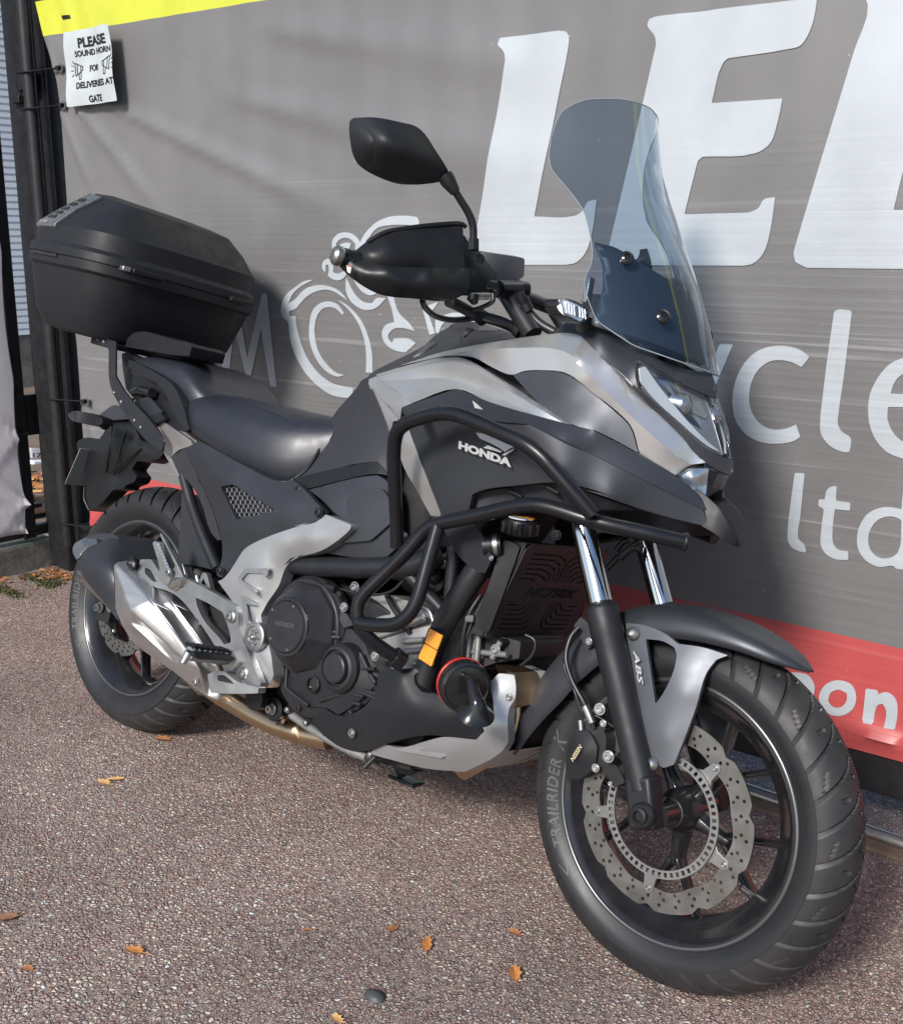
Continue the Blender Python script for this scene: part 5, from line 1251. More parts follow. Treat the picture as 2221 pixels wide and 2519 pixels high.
for sg_ in (-1, 1):
    V, Fc = box_geo((q[0]-.045, q[1]-.004, q[2]-.025), (q[0]-.035, q[1]+.012, q[2]+.02)); V = [v*(1, -sg_*1.0, 1) for v in V]; mesh('adjuster', V, Fc, MT['bolt'], bike, 30, .002)

# --- dark left grey panel pieces: frame side with mesh --------------------------------------------------------
SPO = [(862, 738, -.150), (955, 694, -.165), (1100, 775, -.172), (1250, 858, -.178), (1370, 918, -.180), (1440, 938, -.180), (1505, 925, -.178), (1560, 965, -.180), (1640, 1050, -.190), (1702, 1112, -.195), (1700, 1150, -.195), (1655, 1172, -.195), (1400, 1262, -.192), (1260, 1325, -.190), (1195, 1400, -.185), ('c6', 1245, 440, -.180), ('c6', 1215, 470, -.180), ('c6', 1180, 450, -.178), (1085, 1400, -.176), (1085, 1300, -.172), (1030, 1100, -.165), (940, 900, -.156)]
MH = [(1078, 968), (1150, 952), (1415, 1112), (1172, 1164)]
pr('side_panel', 'c4', SPO, 'graphite', step=7, thick=.012, rnd=4, holes=[MH], inner=[(1000, 800, -.176), (1180, 900, -.190), (1500, 1040, -.198), (1120, 1230, -.186), (1300, 1250, -.198), (1030, 915, -.182), (1110, 908, -.192), (1450, 1130, -.202)], smooth=45, mir=True)
pr('mesh_backing', 'c4', [(1060, 950, -.170), (1165, 935, -.172), (1440, 1115, -.178), (1165, 1185, -.172)], 'engblack', step=12, thick=.002, rnd=2, mir=True)
# honeycomb
G = []
def hexpt(i, j): return 1085+i*29+(j % 2)*14.5, 962+j*25
for j in range(10):
    for i in range(13):
        cx, cy = hexpt(i, j); cx += j*3
        if not inpoly([(a, b) for a, b in MH], np.array([(cx, cy)]))[0]: continue
        pts = [P('c4', cx+17*math.sin(2*math.pi*k/6), cy+15.5*math.cos(2*math.pi*k/6), -.178) for k in range(7)]
        G.append(tube_geo(pts, [.0014]*7, 5, False))
V, Fc = join_geo(G); hc = mesh('honeycomb_mesh', V, Fc, MT['graphite2'], bike, 50); hc['kind'] = 'stuff'
pr('rear_side_trim', 'c4', [(782, 785, -.135), (862, 740, -.150), (940, 905, -.155), (1028, 1105, -.162), (1082, 1285, -.170), (1060, 1290, -.165), (1020, 1240, -.160), (960, 1060, -.150), (880, 930, -.142), (830, 890, -.136)], 'cowlgrey', step=8, thick=.02, rnd=2, mir=True)
tube('rear_frame_tube', [P('c4', 858, 905, -.128), P('c4', 905, 1080, -.132), P('c4', 985, 1290, -.140), P('c4', 1060, 1460, -.145)], .013, MT['frame'], bike, .04, mir=True)
pr('tyre_hugger', 'c4', [(845, 1005, -.085), (868, 1010, -.095), (905, 1120, -.105), (965, 1280, -.115), (1045, 1470, -.125), (990, 1455, -.12), (818, 1425, -.085), (832, 1250, -.080)], 'cowlgrey', step=9, thick=.16, rnd=3, bevel=.004)
# tail
pr('tail_side', 'c4', [(705, 590, -.130), (722, 568, -.140), (900, 690, -.150), (912, 722, -.150), (868, 732, -.142), (820, 752, -.135), (780, 790, -.130), (735, 740, -.125), (738, 690, -.125)], 'silver', step=7, thick=.01, rnd=2, inner=[(800, 640, -.150)], smooth=20, mir=True)
pr('tail_side_lower', 'c4', [(735, 745, -.120), (782, 795, -.124), (800, 830, -.126), (828, 900, -.128), (815, 895, -.126), (770, 820, -.120), (738, 765, -.118)], 'silver', step=7, thick=.006, rnd=1, mir=True)
pr('grab_rail', 'c4', [(490, 200, -.110), (505, 190, -.110), (640, 255, -.135), (700, 290, -.145), (790, 355, -.155), (835, 440, -.160), (890, 625, -.165), (858, 632, -.165), (800, 520, -.160), (740, 400, -.155), (690, 345, -.150), (640, 320, -.145), (505, 240, -.115)], 'blacktex', step=7, thick=.022, rnd=4, bevel=.004, mir=True)
pr('tail_cover', 'c4', [(485, 170, -.095), (510, 160, -.09), (660, 220, -.10), (650, 265, -.11), (760, 315, -.125), (850, 425, -.140), (860, 520, -.15), (890, 640, -.155), (860, 640, -.155), (700, 560, -.13), (560, 440, -.11), (510, 380, -.10), (490, 250, -.095)], 'black', step=9, thick=.03, rnd=3, mir=True)
tube('luggage_strut', [P('c4', 560, 400, -.125), P('c4', 600, 385, -.135), P('c4', 670, 405, -.145)], .0115, MT['gloss'], bike, .02)
pr('strut_cover', 'c4', [(590, 440, -.128), (650, 425, -.138), (730, 520, -.148), (650, 555, -.140), (600, 500, -.13)], 'graphite', step=9, thick=.02, rnd=3, mir=True)
pr('strut_clamp', 'c4', [(640, 545, -.145), (715, 520, -.155), (745, 560, -.155), (670, 600, -.148)], 'blacktex', step=9, thick=.02, rnd=3, mir=True)
tube('wire_loop', spline([P('c4', 560, 430, -.135), P('c4', 548, 480, -.14), P('c4', 590, 550, -.145), P('c4', 650, 590, -.15)], 6), .003, MT['black'], bike, 0, 8)
rb = pr('rack_bracket', 'c4', [(330, 72, -.160), (345, 62, -.160), (400, 82, -.160), (448, 95, -.160), (446, 300, -.160), (505, 400, -.160), (700, 625, -.162), (738, 690, -.164), (728, 748, -.164), (690, 735, -.164), (600, 655, -.162), (450, 440, -.160), (413, 345, -.160), (408, 140, -.160), (330, 108, -.160)], 'frame', step=9, thick=.006, rnd=5, bevel=.001, mir=True)
for q in ((345, 80), (378, 98), (440, 405), (482, 460), (563, 570), (600, 612)): bolt(P('c4', *q, -.160), (0, -1, 0), .0055, bike, 'rack_bolt')
pr('rack_plate', 'c4', [(505, 128, -.125), (520, 75, -.12), (560, 42, -.125), (620, 36, -.135), (800, 88, -.150), (885, 104, -.155), (905, 125, -.155), (890, 185, -.150), (770, 175, -.14), (640, 150, -.13)], 'blacktex', step=9, thick=.10, rnd=3, bevel=.003)

# --- number plate hanger and rear lamps --------------------------------------------------------------------
pr('plate_hanger', 'c4', [(215, 705, -.050), (225, 690, -.050), (275, 672, -.055), (350, 682, -.055), (380, 640, -.06), (400, 565, -.06), (540, 560, -.065), (600, 690, -.07), (690, 720, -.075), (737, 765, -.075), (715, 795, -.075), (650, 822, -.07), (578, 812, -.07), (545, 862, -.065), (578, 905, -.065), (560, 940, -.06), (505, 960, -.06), (500, 980, -.06), (435, 985, -.055), (345, 1085, -.05), (290, 1115, -.045), (262, 1060, -.045), (272, 885, -.05), (225, 770, -.05)], 'black', step=9, thick=.045, rnd=4, bevel=.003,
   inner=[(450, 720, -.085), (400, 850, -.07), (350, 760, -.075), (500, 640, -.085), (480, 900, -.04), (330, 950, -.06), (600, 760, -.09)], smooth=25)
for a, b in (((430, 610), (390, 880)), ((510, 620), (440, 900)), ((600, 740), (420, 880))):
    tube('hanger_rib', [P('c4', *a, -.086), P('c4', (a[0]+b[0])/2, (a[1]+b[1])/2, -.084), P('c4', *b, -.066)], .002, MT['black'], bike, .05, 6)
pl_ = [P('c4', 232, 735, -.02), P('c4', 140, 945, -.02), P('c4', 152, 962, -.02), P('c4', 300, 970, -.02)]
q0 = P('c4', 235, 735, -.09); q1 = P('c4', 142, 950, -.09); dz = q1-q0
V = [q0, q1, q1+np.array((0, .20, 0)), q0+np.array((0, .20, 0))]; V += [v+np.array((.003, 0, .0)) for v in V]
mesh('number_plate', V, [[0, 1, 2, 3], [7, 6, 5, 4], [0, 4, 5, 1], [1, 5, 6, 2], [2, 6, 7, 3], [3, 7, 4, 0]], mat('grey_plate_back', (.16, .165, .17), .5), bike, 30, .001)
tube('plate_stay', [P('c4', 262, 970, -.05), P('c4', 258, 1040, -.05), P('c4', 290, 1110, -.045)], .0022, MT['black'], bike, .01, 6)
pr('tail_lamp_housing', 'c4', [(345, 540, -.075), (430, 478, -.075), (470, 480, -.08), (540, 560, -.085), (470, 565, -.085), (400, 570, -.08), (385, 600, -.08), (360, 585, -.075)], 'cowlgrey', step=9, thick=.14, rnd=4, bevel=.003)
V, Fc = tube_geo([P('c4', 385, 600, -.11), P('c4', 350, 572, -.16), P('c4', 300, 560, -.19)], [.012, .011, .010], 12); mesh('indicator_stalk', V, Fc, MT['black'], bike, 50)
pr('rear_indicator', 'c4', [(160, 540, -.235), (172, 522, -.235), (205, 513, -.235), (300, 530, -.205), (370, 555, -.18), (372, 592, -.18), (320, 602, -.195), (240, 585, -.22), (185, 572, -.235)], 'black', step=8, thick=.03, rnd=5, bevel=.004)
pr('indicator_lens', 'c4', [(162, 540, -.238), (174, 524, -.238), (200, 516, -.238), (196, 535, -.238), (192, 565, -.238), (180, 568, -.238)], 'lens', step=8, thick=.026, rnd=3, bevel=.002)
# ------------------------------------------------------------------ forks, brakes, front mudguard
FT = P('c8', 320, -20, -.106)      # fork axis, measured at the chrome tube
FB = P('c8', 568, 1050, -.116)
fd = (FB-FT)/np.linalg.norm(FB-FT)
def fk(t): return FT+fd*t
LT = np.linalg.norm(FB-FT)
tcol = ((P('c8', 385, 170, -.11)-FT)@fd)
def ax_l(prof, o, a, mtl, name, par, n=28, mir=True, smooth=40):
    ob = lathe(name, prof, o, a, MT[mtl], par, n, smooth)
    if mir: mirror(ob)
    return ob
fork = empty('front_fork'); fork.parent = bike
ax_l([(.0205, -.42), (.0205, tcol+.01)], FT, fd, 'chrome', 'stanchion', fork)
ax_l([(.023, tcol-.006), (.0275, tcol-.002), (.0285, tcol+.004), (.0285, tcol+.045), (.0265, tcol+.052), (.0265, tcol+.09), (.0250, tcol+.12), (.0245, LT-.10), (.0245, LT-.02)], FT, fd, 'blacktex', 'lower_leg', fork)
ax_l([(.0215, tcol-.010), (.0235, tcol-.008), (.0235, tcol-.002)], FT, fd, 'black', 'dust_seal', fork)
V, Fc = box_geo((-.026, -.022, -.040), (.022, .022, .045)); R_ = Matrix.Rotation(math.radians(-18), 3, 'Y')
ax0 = fk(LT)+np.array((.0, 0, -.002))
o = mesh('axle_clamp', [np.array(R_ @ Vector(v))+ax0 for v in V], Fc, MT['blacktex'], fork, 30, .007, 3); mirror(o)
AX = P('c8', 553, 1107, -.140)
ax_l([(.021, 0), (.021, .006), (.017, .010), (.013, .010), (.013, .016), (.009, .017), (.008, .012), (1e-5, .012)], AX, (0, -1, 0), 'black', 'axle_end', fork, 24)
lathe('axle', [(.0125, -.13), (.0125, .13)], (WB-.0, 0, RF), (0, 1, 0), MT['rim'], fork, 20)
lathe('wheel_spacer', [(.022, -.105), (.022, -.06)], (WB, 0, RF), (0, 1, 0), MT['rim'], fork, 20)
# fork yoke and steering stem above
YB = fk(-.10); tubeY = [(YB[0], -.12, YB[2]), (YB[0], .12, YB[2])]
V, Fc = box_geo((YB[0]-.04, -.135, YB[2]-.02), (YB[0]+.03, .135, YB[2]+.02)); mesh('lower_yoke', V, Fc, MT['frame'], fork, 30, .006)
# mudguard: swept shell round the wheel
def fender(sections, th=.0035):
    V = []; n = 22
    S = spline([np.array(q, float) for q in sections], 6)
    for a, rc, re, w_ in S:
        a = math.radians(a)
        for k in range(n+1):
            s_ = -1+2*k/n; c_ = abs(s_)
            y = w_*math.sin(s_*math.pi/2)**1 if False else w_*s_*(1 if c_ < 1 else 1)
            y = w_*math.copysign(1-(1-c_)**1.7, s_); r = re+(rc-re)*(1-c_**2.6)**.75
            V.append((r*math.cos(a), y, r*math.sin(a)))
    return V, n, len(S)
def shell(name, secs, mtl, parent, M):
    V, n, m_ = fender(secs); Fc = [[i*(n+1)+k, i*(n+1)+k+1, (i+1)*(n+1)+k+1, (i+1)*(n+1)+k] for i in range(m_-1) for k in range(n)]
    o = mesh(name, tf(M, V), Fc, mtl, parent, 60); s_ = o.modifiers.new('thick', 'SOLIDIFY'); s_.thickness = .004; s_.offset = 0; return o
guard = empty('front_mudguard'); guard.parent = bike
shell('guard_shell', [(59, .327, .325, .006), (62, .328, .318, .026), (67, .330, .308, .045), (75, .331, .300, .060), (85, .334, .292, .068), (97, .340, .288, .073), (110, .346, .288, .077), (125, .346, .285, .080)], MT['graphite'], guard, FM)
shell('guard_rear', [(116, .343, .286, .070), (128, .344, .268, .080), (140, .343, .262, .083), (152, .342, .262, .083), (165, .342, .280, .078), (176, .344, .310, .062), (181, .346, .335, .045)], MT['cowlgrey'], guard, FM)
SO = [(472, 242, -.082), (560, 252, -.084), (650, 290, -.086), (708, 336, -.086), (820, 352, -.082), (935, 388, -.072), (880, 408, -.078), (835, 470, -.086), (790, 620, -.094), (730, 780, -.100), (690, 880, -.104), (642, 896, -.106), (575, 850, -.106), (556, 818, -.106), (545, 780, -.106), (532, 720, -.105), (505, 560, -.098), (482, 380, -.090)]
SH = [(562, 315), (640, 325), (690, 352), (702, 385), (690, 450), (640, 560), (605, 608)]
o = panel('guard_stay', 'c8', SO, MT['graphite2'], guard, holes=[SH], step=8, thick=.008, rnd=5, bevel=.0025, seg=2, inner=[(700, 420, -.096), (650, 760, -.110), (740, 560, -.102)], smooth=40, mir=True)  # same paint as the guard, its sunlit tone put into the paler colour
# ABS lettering runs down the stay
V, Fc = text_geo('ABS', 1, .02, 1.05, .3); ww = max(v[0] for v in V); a_, b_ = P('c8', 512, 370, -.0985), P('c8', 535, 520, -.1050); c_ = P('c8', 540, 366, -.0985)
mesh('abs_lettering', [a_+(b_-a_)*v[0]/ww+(c_-a_)*v[1]*1.1+np.array((0, -.0035, 0)) for v in V], Fc, MT['emblem'], guard, None, recalc=False)
for q in ((505, 290, -.0905), (590, 878, -.112)): 
    p_ = P('c8', *q); lathe('stay_screw', [(.011, 0), (.011, .003), (.008, .007), (.004, .009), (.0035, .006), (1e-5, .006)], p_, (.1, -1, .1), MT['bolt'], guard, 18)
# caliper on the right lower leg
cal = empty('front_caliper'); cal.parent = bike
def cp(name, out, mtl, thick=.03, **k): return panel(name, 'c8', out, MT[mtl], cal, step=9, thick=thick, rnd=5, bevel=.003, seg=2, **k)
cp('caliper_body', [(248, 722, -.108), (285, 720, -.108), (312, 738, -.110), (345, 800, -.110), (338, 870, -.108), (325, 905, -.106), (262, 948, -.104), (225, 940, -.104), (202, 905, -.104), (208, 820, -.106), (225, 760, -.108)], 'blacktex', .06, inner=[(270, 820, -.122)])
cp('caliper_bridge', [(310, 745, -.104), (375, 730, -.104), (385, 760, -.104), (380, 840, -.104), (440, 900, -.104), (470, 960, -.100), (420, 985, -.100), (385, 920, -.100), (330, 915, -.1), (345, 820, -.104)], 'engblack', .03)
cp('caliper_ear', [(275, 690, -.104), (300, 680, -.104), (330, 720, -.106), (375, 690, -.106), (385, 720, -.104), (350, 760, -.104), (270, 735, -.104)], 'engblack', .02)
V, Fc = text_geo('NISSIN', 1, .02, 1.0, .15); ww = max(v[0] for v in V); a_, b_ = P('c8', 240, 868, -.1235), P('c8', 282, 800, -.1235); c_ = P('c8', 226, 852, -.1235)
mesh('caliper_lettering', [a_+(b_-a_)*v[0]/ww+(c_-a_)*v[1]*1.25+np.array((0, -.003, 0)) for v in V], Fc, mat('gold_lettering', (.5, .42, .25), .4), cal, None, recalc=False)
for q, r in (((357, 630, -.116), .010), ((396, 843, -.118), .010), ((338, 895, -.115), .007), ((308, 325, -.100), .006), ((403, 966, -.105), .004), ((372, 694, -.11), .006)):
    bolt(P('c8', *q), (.1, -1, .05), r, cal, 'caliper_bolt')
V, Fc = tube_geo([P('c8', 270, 680, -.11), P('c8', 274, 725, -.11)], .005, 10); mesh('bleed_nipple', V, Fc, MT['bolt'], cal, 40)
cable('brake_hose', [P('c8', 262, 262, -.10), P('c8', 225, 310, -.11), P('c8', 205, 400, -.118), P('c8', 232, 500, -.122), P('c8', 285, 600, -.12), P('c8', 318, 680, -.115), P('c8', 330, 715, -.112)], .0046, MT['cable'], bike)
cable('sensor_wire', [P('c8', 275, 275, -.09), P('c8', 222, 340, -.10), P('c8', 198, 440, -.11), P('c8', 240, 540, -.115), P('c8', 280, 640, -.11), P('c8', 350, 665, -.10), P('c8', 420, 710, -.10)], .003, MT['cable'], bike)
lathe('hose_union', [(.007, 0), (.007, .03), (.005, .032)], P('c8', 290, 615, -.119), P('c8', 318, 680, -.115)-P('c8', 290, 615, -.119), MT['bolt'], bike, 12)
panel('hose_bracket', 'c8', [(240, 255, -.09), (270, 215, -.09), (300, 240, -.09), (330, 340, -.09), (300, 360, -.09), (270, 310, -.09)], MT['cowlgrey'], bike, step=9, thick=.02, rnd=3, bevel=.002)

# ------------------------------------------------------------------ radiator
rad = empty('radiator'); rad.parent = bike
def RG(s, t):
    """guard plane: s 0..1 right to left, t 0..1 up"""
    z = .505+.185*t; x = 1.150+.060*t+.0*s; return np.array((x, -.135+.275*s, z))
def plate(name, out, holes, mp_, th, mtl, parent, nvec=(1, 0, -.25)):
    pts = []; ed = []; 
    for pl in [out]+holes:
        s0 = len(pts); pts += [Vector(q) for q in pl]; ed += [(s0+i, s0+(i+1) % len(pl)) for i in range(len(pl))]
    r = delaunay_2d_cdt(pts, ed, [], 0, 1e-7); V2 = [v[:] for v in r[0]]; cen = np.array([np.mean([V2[k] for k in f], axis=0) for f in r[2]])
    ok = inpoly(out, cen)
    for hpoly in holes: ok &= ~inpoly(hpoly, cen)
    F2 = [list(f) for f, k in zip(r[2], ok) if k]; n = len(V2); nn = np.array(nvec)*th; V = [mp_(*v) for v in V2]; V += [v-nn for v in V]
    Fa = F2+[[k+n for k in f][::-1] for f in F2]; E_ = {(f[i], f[(i+1) % len(f)]) for f in F2 for i in range(len(f))}
    for a, b in E_:
        if (b, a) not in E_: Fa.append([b, a, a+n, b+n])
    return mesh(name, V, Fa, mtl, parent, 30)
def strip(pts, wd):
    """polyline -> closed slot outline"""
    pts = [np.array(q, float) for q in pts]; L = []; Rr = []
    for i, q in enumerate(pts):
        if i == 0: d = pts[1]-q
        elif i == len(pts)-1: d = q-pts[-2]
        else:
            a = (q-pts[i-1]); a /= np.linalg.norm(a); b = (pts[i+1]-q); b /= np.linalg.norm(b); d = a+b
        d /= np.linalg.norm(d); n_ = np.array((-d[1], d[0]))*wd; 
        if 0 < i < len(pts)-1: n_ = n_/max(.5, abs(n_@np.array((-(pts[1]-pts[0])[1], (pts[1]-pts[0])[0]))/np.linalg.norm(n_)/np.linalg.norm(pts[1]-pts[0])))
        L.append(tuple(q+n_)); Rr.append(tuple(q-n_))
    return L+Rr[::-1]
holes = []
wd = .0065
for k in range(6):     # top block: chevrons right half and left half
    y_ = .90-.052*k
    holes.append(strip([(.10+.0*k, y_), (.40-.035*k, y_), (.475-.035*k+.03, y_-.05-.0*k) , (.50-.035*k+.03, .62-.0*k)] if k < 5 else [(.08, y_), (.22, y_), (.26, .62)], wd))
for k in range(6):
    y_ = .90-.052*k; holes.append(strip([(.90, y_), (.60+.035*k, y_), (.55+.035*k-.03+.025, y_-.05), (.50+.035*k+.03, .62)][:4], wd) if k < 5 else strip([(.92, y_), (.80, y_), (.76, .62)], wd))
for k in range(6):
    y_ = .10+.052*k
    holes.append(strip([(.08, y_+.0), (.20+.04*(0), y_)], wd) if k > 4 else strip([(.10, y_), (.38-.035*k, y_), (.43-.035*k, y_+.04), (.45-.03*k, .40)], wd))
    holes.append(strip([(.92, y_), (.80, y_)], wd) if k > 4 else strip([(.90, y_), (.62+.035*k, y_), (.57+.035*k, y_+.04), (.55+.03*k, .40)], wd))
for s_ in (.035, .965):
    for t_ in (.30, .52, .74): holes.append(strip([(s_, t_-.05), (s_, t_+.05)], .004))
gout = [(0, .02), (.02, 0), (.98, 0), (1, .02), (1, .93), (.93, 1), (.07, 1), (0, .93)]
plate('stone_guard', gout, holes, RG, .003, mat('guard_powder_coat', (.030, .025, .027), .45, rvar=.05), rad)
V, Fc = text_geo('NC750X', 1, .03, 1.05, .25); ww = max(v[0] for v in V)
mesh('guard_lettering', [RG(.22+v[0]/ww*.60, .455+v[1]*.135)+np.array((.0012, 0, 0)) for v in V], Fc, MT['gloss'], rad, None, recalc=False)
V, Fc = box_geo((-.034, -.135, .505), (-.006, .140, .690)); V = [np.array((RG(0, (v[2]-.505)/.185)[0]+v[0], v[1], v[2])) for v in V]; mesh('radiator_core', V, Fc, MT['engblack'], rad, 30, .002)
G = [box_geo((-.0055, -.133, .51+k*.006), (-.004, .138, .5112+k*.006)) for k in range(29)]; V, Fc = join_geo(G); V = [np.array((RG(0, (v[2]-.505)/.185)[0]+v[0], v[1], v[2])) for v in V]
o = mesh('radiator_fins', V, Fc, MT['frame'], rad, 30); o['kind'] = 'stuff'
panel('side_tank', 'z4', [(258, 398, -.150), (285, 388, -.150), (350, 412, -.146), (385, 440, -.142), (345, 560, -.142), (165, 1050, -.138), (140, 1075, -.138), (60, 1020, -.150), (58, 965, -.150), (140, 760, -.152)], MT['black'], rad, step=9, thick=.03, rnd=5, bevel=.004, seg=2, off=(-.3, .9, 0))
c0 = P('z4', 385, 345, -.120); upv = np.array((0.02, -.12, 1.0))
V, Fc = lathe_geo([(.030, 0), (.032, .004), (.032, .020), (.030, .026), (.012, .030), (1e-5, .030)], c0, upv, 20)
V = [v if i//20 in (0, 4, 5) else v+(v-c0)*0 for i, v in enumerate(V)]
mesh('filler_cap', V, Fc, MT['black'], rad, 30)
for k in range(10):
    a, u, v = basis(upv); q = c0+a*.013+(u*math.cos(k*.628)+v*math.sin(k*.628))*.031; Vv, Ff = tube_geo([q-a*.010, q+a*.010], .0055, 8); mesh('cap_grip', Vv, Ff, MT['black'], rad, 50)
STK = bpy.data.materials.new('cap_sticker'); STK.use_nodes = True
_t = STK.node_tree; _b = _t.nodes['Principled BSDF']; _tc = _t.nodes.new('ShaderNodeTexCoord'); _sp = _t.nodes.new('ShaderNodeSeparateXYZ'); _t.links.new(_tc.outputs['Object'], _sp.inputs[0])
_r = _t.nodes.new('ShaderNodeMapRange'); _r.inputs[1].default_value = c0[1]-.024; _r.inputs[2].default_value = c0[1]+.024; _t.links.new(_sp.outputs[1], _r.inputs[0])
_cr = _t.nodes.new('ShaderNodeValToRGB'); _cr.color_ramp.interpolation = 'CONSTANT'; _e = _cr.color_ramp.elements
while len(_e) < 6: _e.new(.5)
for e_, (p_, cc) in zip(_e, ((0, (.6, .6, .6)), (.15, (.05, .1, .45)), (.3, (.65, .5, .05)), (.5, (.6, .05, .03)), (.72, (.7, .4, .05)), (.88, (.6, .6, .6)))): e_.position = p_; e_.color = (*cc, 1)
_t.links.new(_r.outputs[0], _cr.inputs[0]); _t.links.new(_cr.outputs[0], _b.inputs['Base Color']); _b.inputs['Roughness'].default_value = .35
lathe('cap_sticker', [(.0235, .0295), (.0235, .0312), (1e-5, .0318)], c0, upv, STK, rad, 28)
hp0, hp1 = P('z4', 120, 430, -.165), P('z4', 250, 420, -.150)
V, Fc = tube_geo([hp0, hp1], .019, 18); mesh('coolant_hose', V, Fc, MT['black'], rad, 50)
V, Fc = tube_geo([hp0*.42+hp1*.58, hp0*.18+hp1*.82], .0205, 22); mesh('hose_clip', V, Fc, MT['bolt'], rad, 50)
bolt(P('z4', 175, 518, -.168), (0, -1, 0), .005, rad, 'clip_screw'); bolt(P('z4', 655, 350, -.10), (.5, -1, 0), .009, rad, 'radiator_bolt', MT['black'])
for a, b, r in (((1270, 400), (1030, 600), .006), ((1200, 385), (1100, 460), .006), ((1260, 440), (1130, 520), .007)): cable('fork_cable', [P('z4', a[0], a[1], .04), P('z4', (a[0]+b[0])/2, (a[1]+b[1])/2-20, .04), P('z4', b[0], b[1], .04)], r, MT['cable'], bike)

# ------------------------------------------------------------------ frame, engine
def fp(name, c, out, mtl, **k):
    k.setdefault('step', 9); k.setdefault('rnd', 4); k.setdefault('bevel', .002)
    return panel(name, c, out, MT[mtl], bike, **k)
tube('frame_rail', [P('c7', 150, 330, -.150), P('c7', 300, 350, -.158), P('c7', 600, 358, -.160), P('c7', 900, 350, -.155), P('c7', 1060, 290, -.150)], .021, MT['frame'], bike, .03, 18)
tube('down_tube', [P('c7', 1330, 330, -.135), P('c7', 1260, 430, -.140), P('c7', 1130, 640, -.142), P('c7', 1020, 900, -.142), P('c7', 970, 1080, -.140)], .0235, MT['frame'], bike, .08, 20, mir=True)
tube('frame_brace', [P('c7', 1160, 230, -.135), P('c7', 1140, 560, -.130)], .014, MT['frame'], bike, 0, 12, mir=True)
tube('frame_brace', [P('c7', 840, 345, -.150), P('c7', 1100, 620, -.138)], .0125, MT['frame'], bike, 0, 12)
lathe('brace_end', [(.016, 0), (.016, .006), (.012, .008)], P('c7', 858, 345, -.150), (-.6, -.5, .5), MT['bolt'], bike, 16)
tube('frame_brace', [P('c7', 740, 380, -.130), P('c7', 960, 260, -.12), P('c7', 1100, 180, -.12)], .018, MT['frame'], bike, 0, 14)
tube('frame_cross_member', [P('c7', 900, 420, -.05), P('c7', 1130, 420, -.05)], .03, MT['engblack'], bike, 0, 14)
# cylinder block and head in silver paint
eng = empty('engine'); eng.parent = bike
def ep(name, c, out, mtl, **k):
    k.setdefault('step', 9); k.setdefault('rnd', 4); k.setdefault('bevel', .002)
    return panel(name, c, out, MT[mtl], eng, **k)
ep('cylinder_block', 'c7', [(600, 540, -.105), (760, 520, -.105), (900, 560, -.105), (1010, 580, -.105), (1060, 640, -.105), (1240, 640, -.10), (1300, 760, -.10), (1330, 900, -.10), (1250, 960, -.10), (1100, 980, -.11), (900, 985, -.115), (700, 960, -.12), (640, 820, -.12), (610, 700, -.115)], 'engsilver', thick=.2, inner=[(800, 780, -.125), (1000, 820, -.118), (900, 650, -.115)], bevel=.006)
ep('cylinder_head', 'c7', [(1230, 720, -.095), (1400, 760, -.09), (1560, 800, -.08), (1550, 900, -.08), (1400, 930, -.085), (1320, 960, -.09), (1240, 880, -.095)], 'engblack', thick=.18)
for x0, y0, x1, y1, l in ((1250, 760, 1235, 930, -.110), (1310, 760, 1295, 930, -.108), (1440, 800, 1390, 900, -.10), (860, 800, 980, 790, -.128), (870, 860, 990, 850, -.128), (700, 770, 860, 720, -.128), (1040, 820, 1030, 930, -.125), (920, 930, 1010, 945, -.124), (1260, 860, 1480, 880, -.10)):
    tube('casting_rib', [P('c7', x0, y0, l), P('c7', x1, y1, l)], .006, MT['engsilver'], eng, 0, 8)
ep('casting_panel', 'c7', [(868, 835, -.124), (970, 800, -.124), (1000, 850, -.124), (985, 905, -.124), (890, 900, -.124)], 'engsilver', thick=.01, bevel=.003)
tube('sensor', [P('c7', 870, 700, -.130), P('c7', 985, 655, -.130)], .0085, MT['bolt'], eng, 0, 12)
tube('head_pipe', [P('c7', 955, 590, -.12), P('c7', 1010, 600, -.125), P('c7', 1040, 680, -.125), P('c7', 1045, 740, -.12)], .0055, MT['bolt'], eng, .02, 10)
tube('wire', spline([P('c7', 870, 420, -.14), P('c7', 780, 500, -.145), P('c7', 650, 520, -.15), P('c7', 500, 490, -.155), P('c7', 330, 440, -.155)], 6), .0028, MT['cable'], eng, 0, 8)
tube('clutch_cable', [P('c7', 270, 435, -.165), P('c7', 420, 475, -.165)], .0045, MT['bolt'], eng, 0, 10)
tube('cable_adjuster', [P('c7', 395, 470, -.165), P('c7', 455, 490, -.165)], .0085, MT['black'], eng, 0, 10)
ep('clutch_lever', 'c7', [(165, 470, -.170), (205, 455, -.170), (260, 430, -.170), (290, 425, -.170), (285, 450, -.170), (225, 480, -.170), (215, 540, -.170), (165, 545, -.170)], 'engdark', thick=.012)
lathe('sensor_cap', [(.016, 0), (.016, .02), (.011, .026), (1e-5, .026)], P('c7', 1060, 420, -.11), (.2, -1, .3), MT['gloss'], eng, 18)
lathe('breather', [(.02, 0), (.02, .03), (.012, .034), (1e-5, .034)], P('c7', 1080, 470, -.09), (.2, -1, .3), MT['engblack'], eng, 18)
for q, r in (((1098, 332, -.12), .010), ((567, 474, -.13), .011), ((502, 594, -.172), .009), ((688, 888, -.168), .009), ((975, 655, -.132), .007), ((1410, 850, -.104), .010), ((855, 190, -.155), .006), ((865, 345, -.155), .006)): bolt(P('c7', *q), (.1, -1, .05), r, eng, 'engine_bolt')
cable('engine_hose', [P('c7', 760, 520, -.12), P('c7', 800, 600, -.13), P('c7', 860, 680, -.13), P('c7', 900, 750, -.12)], .006, MT['cable'], eng)
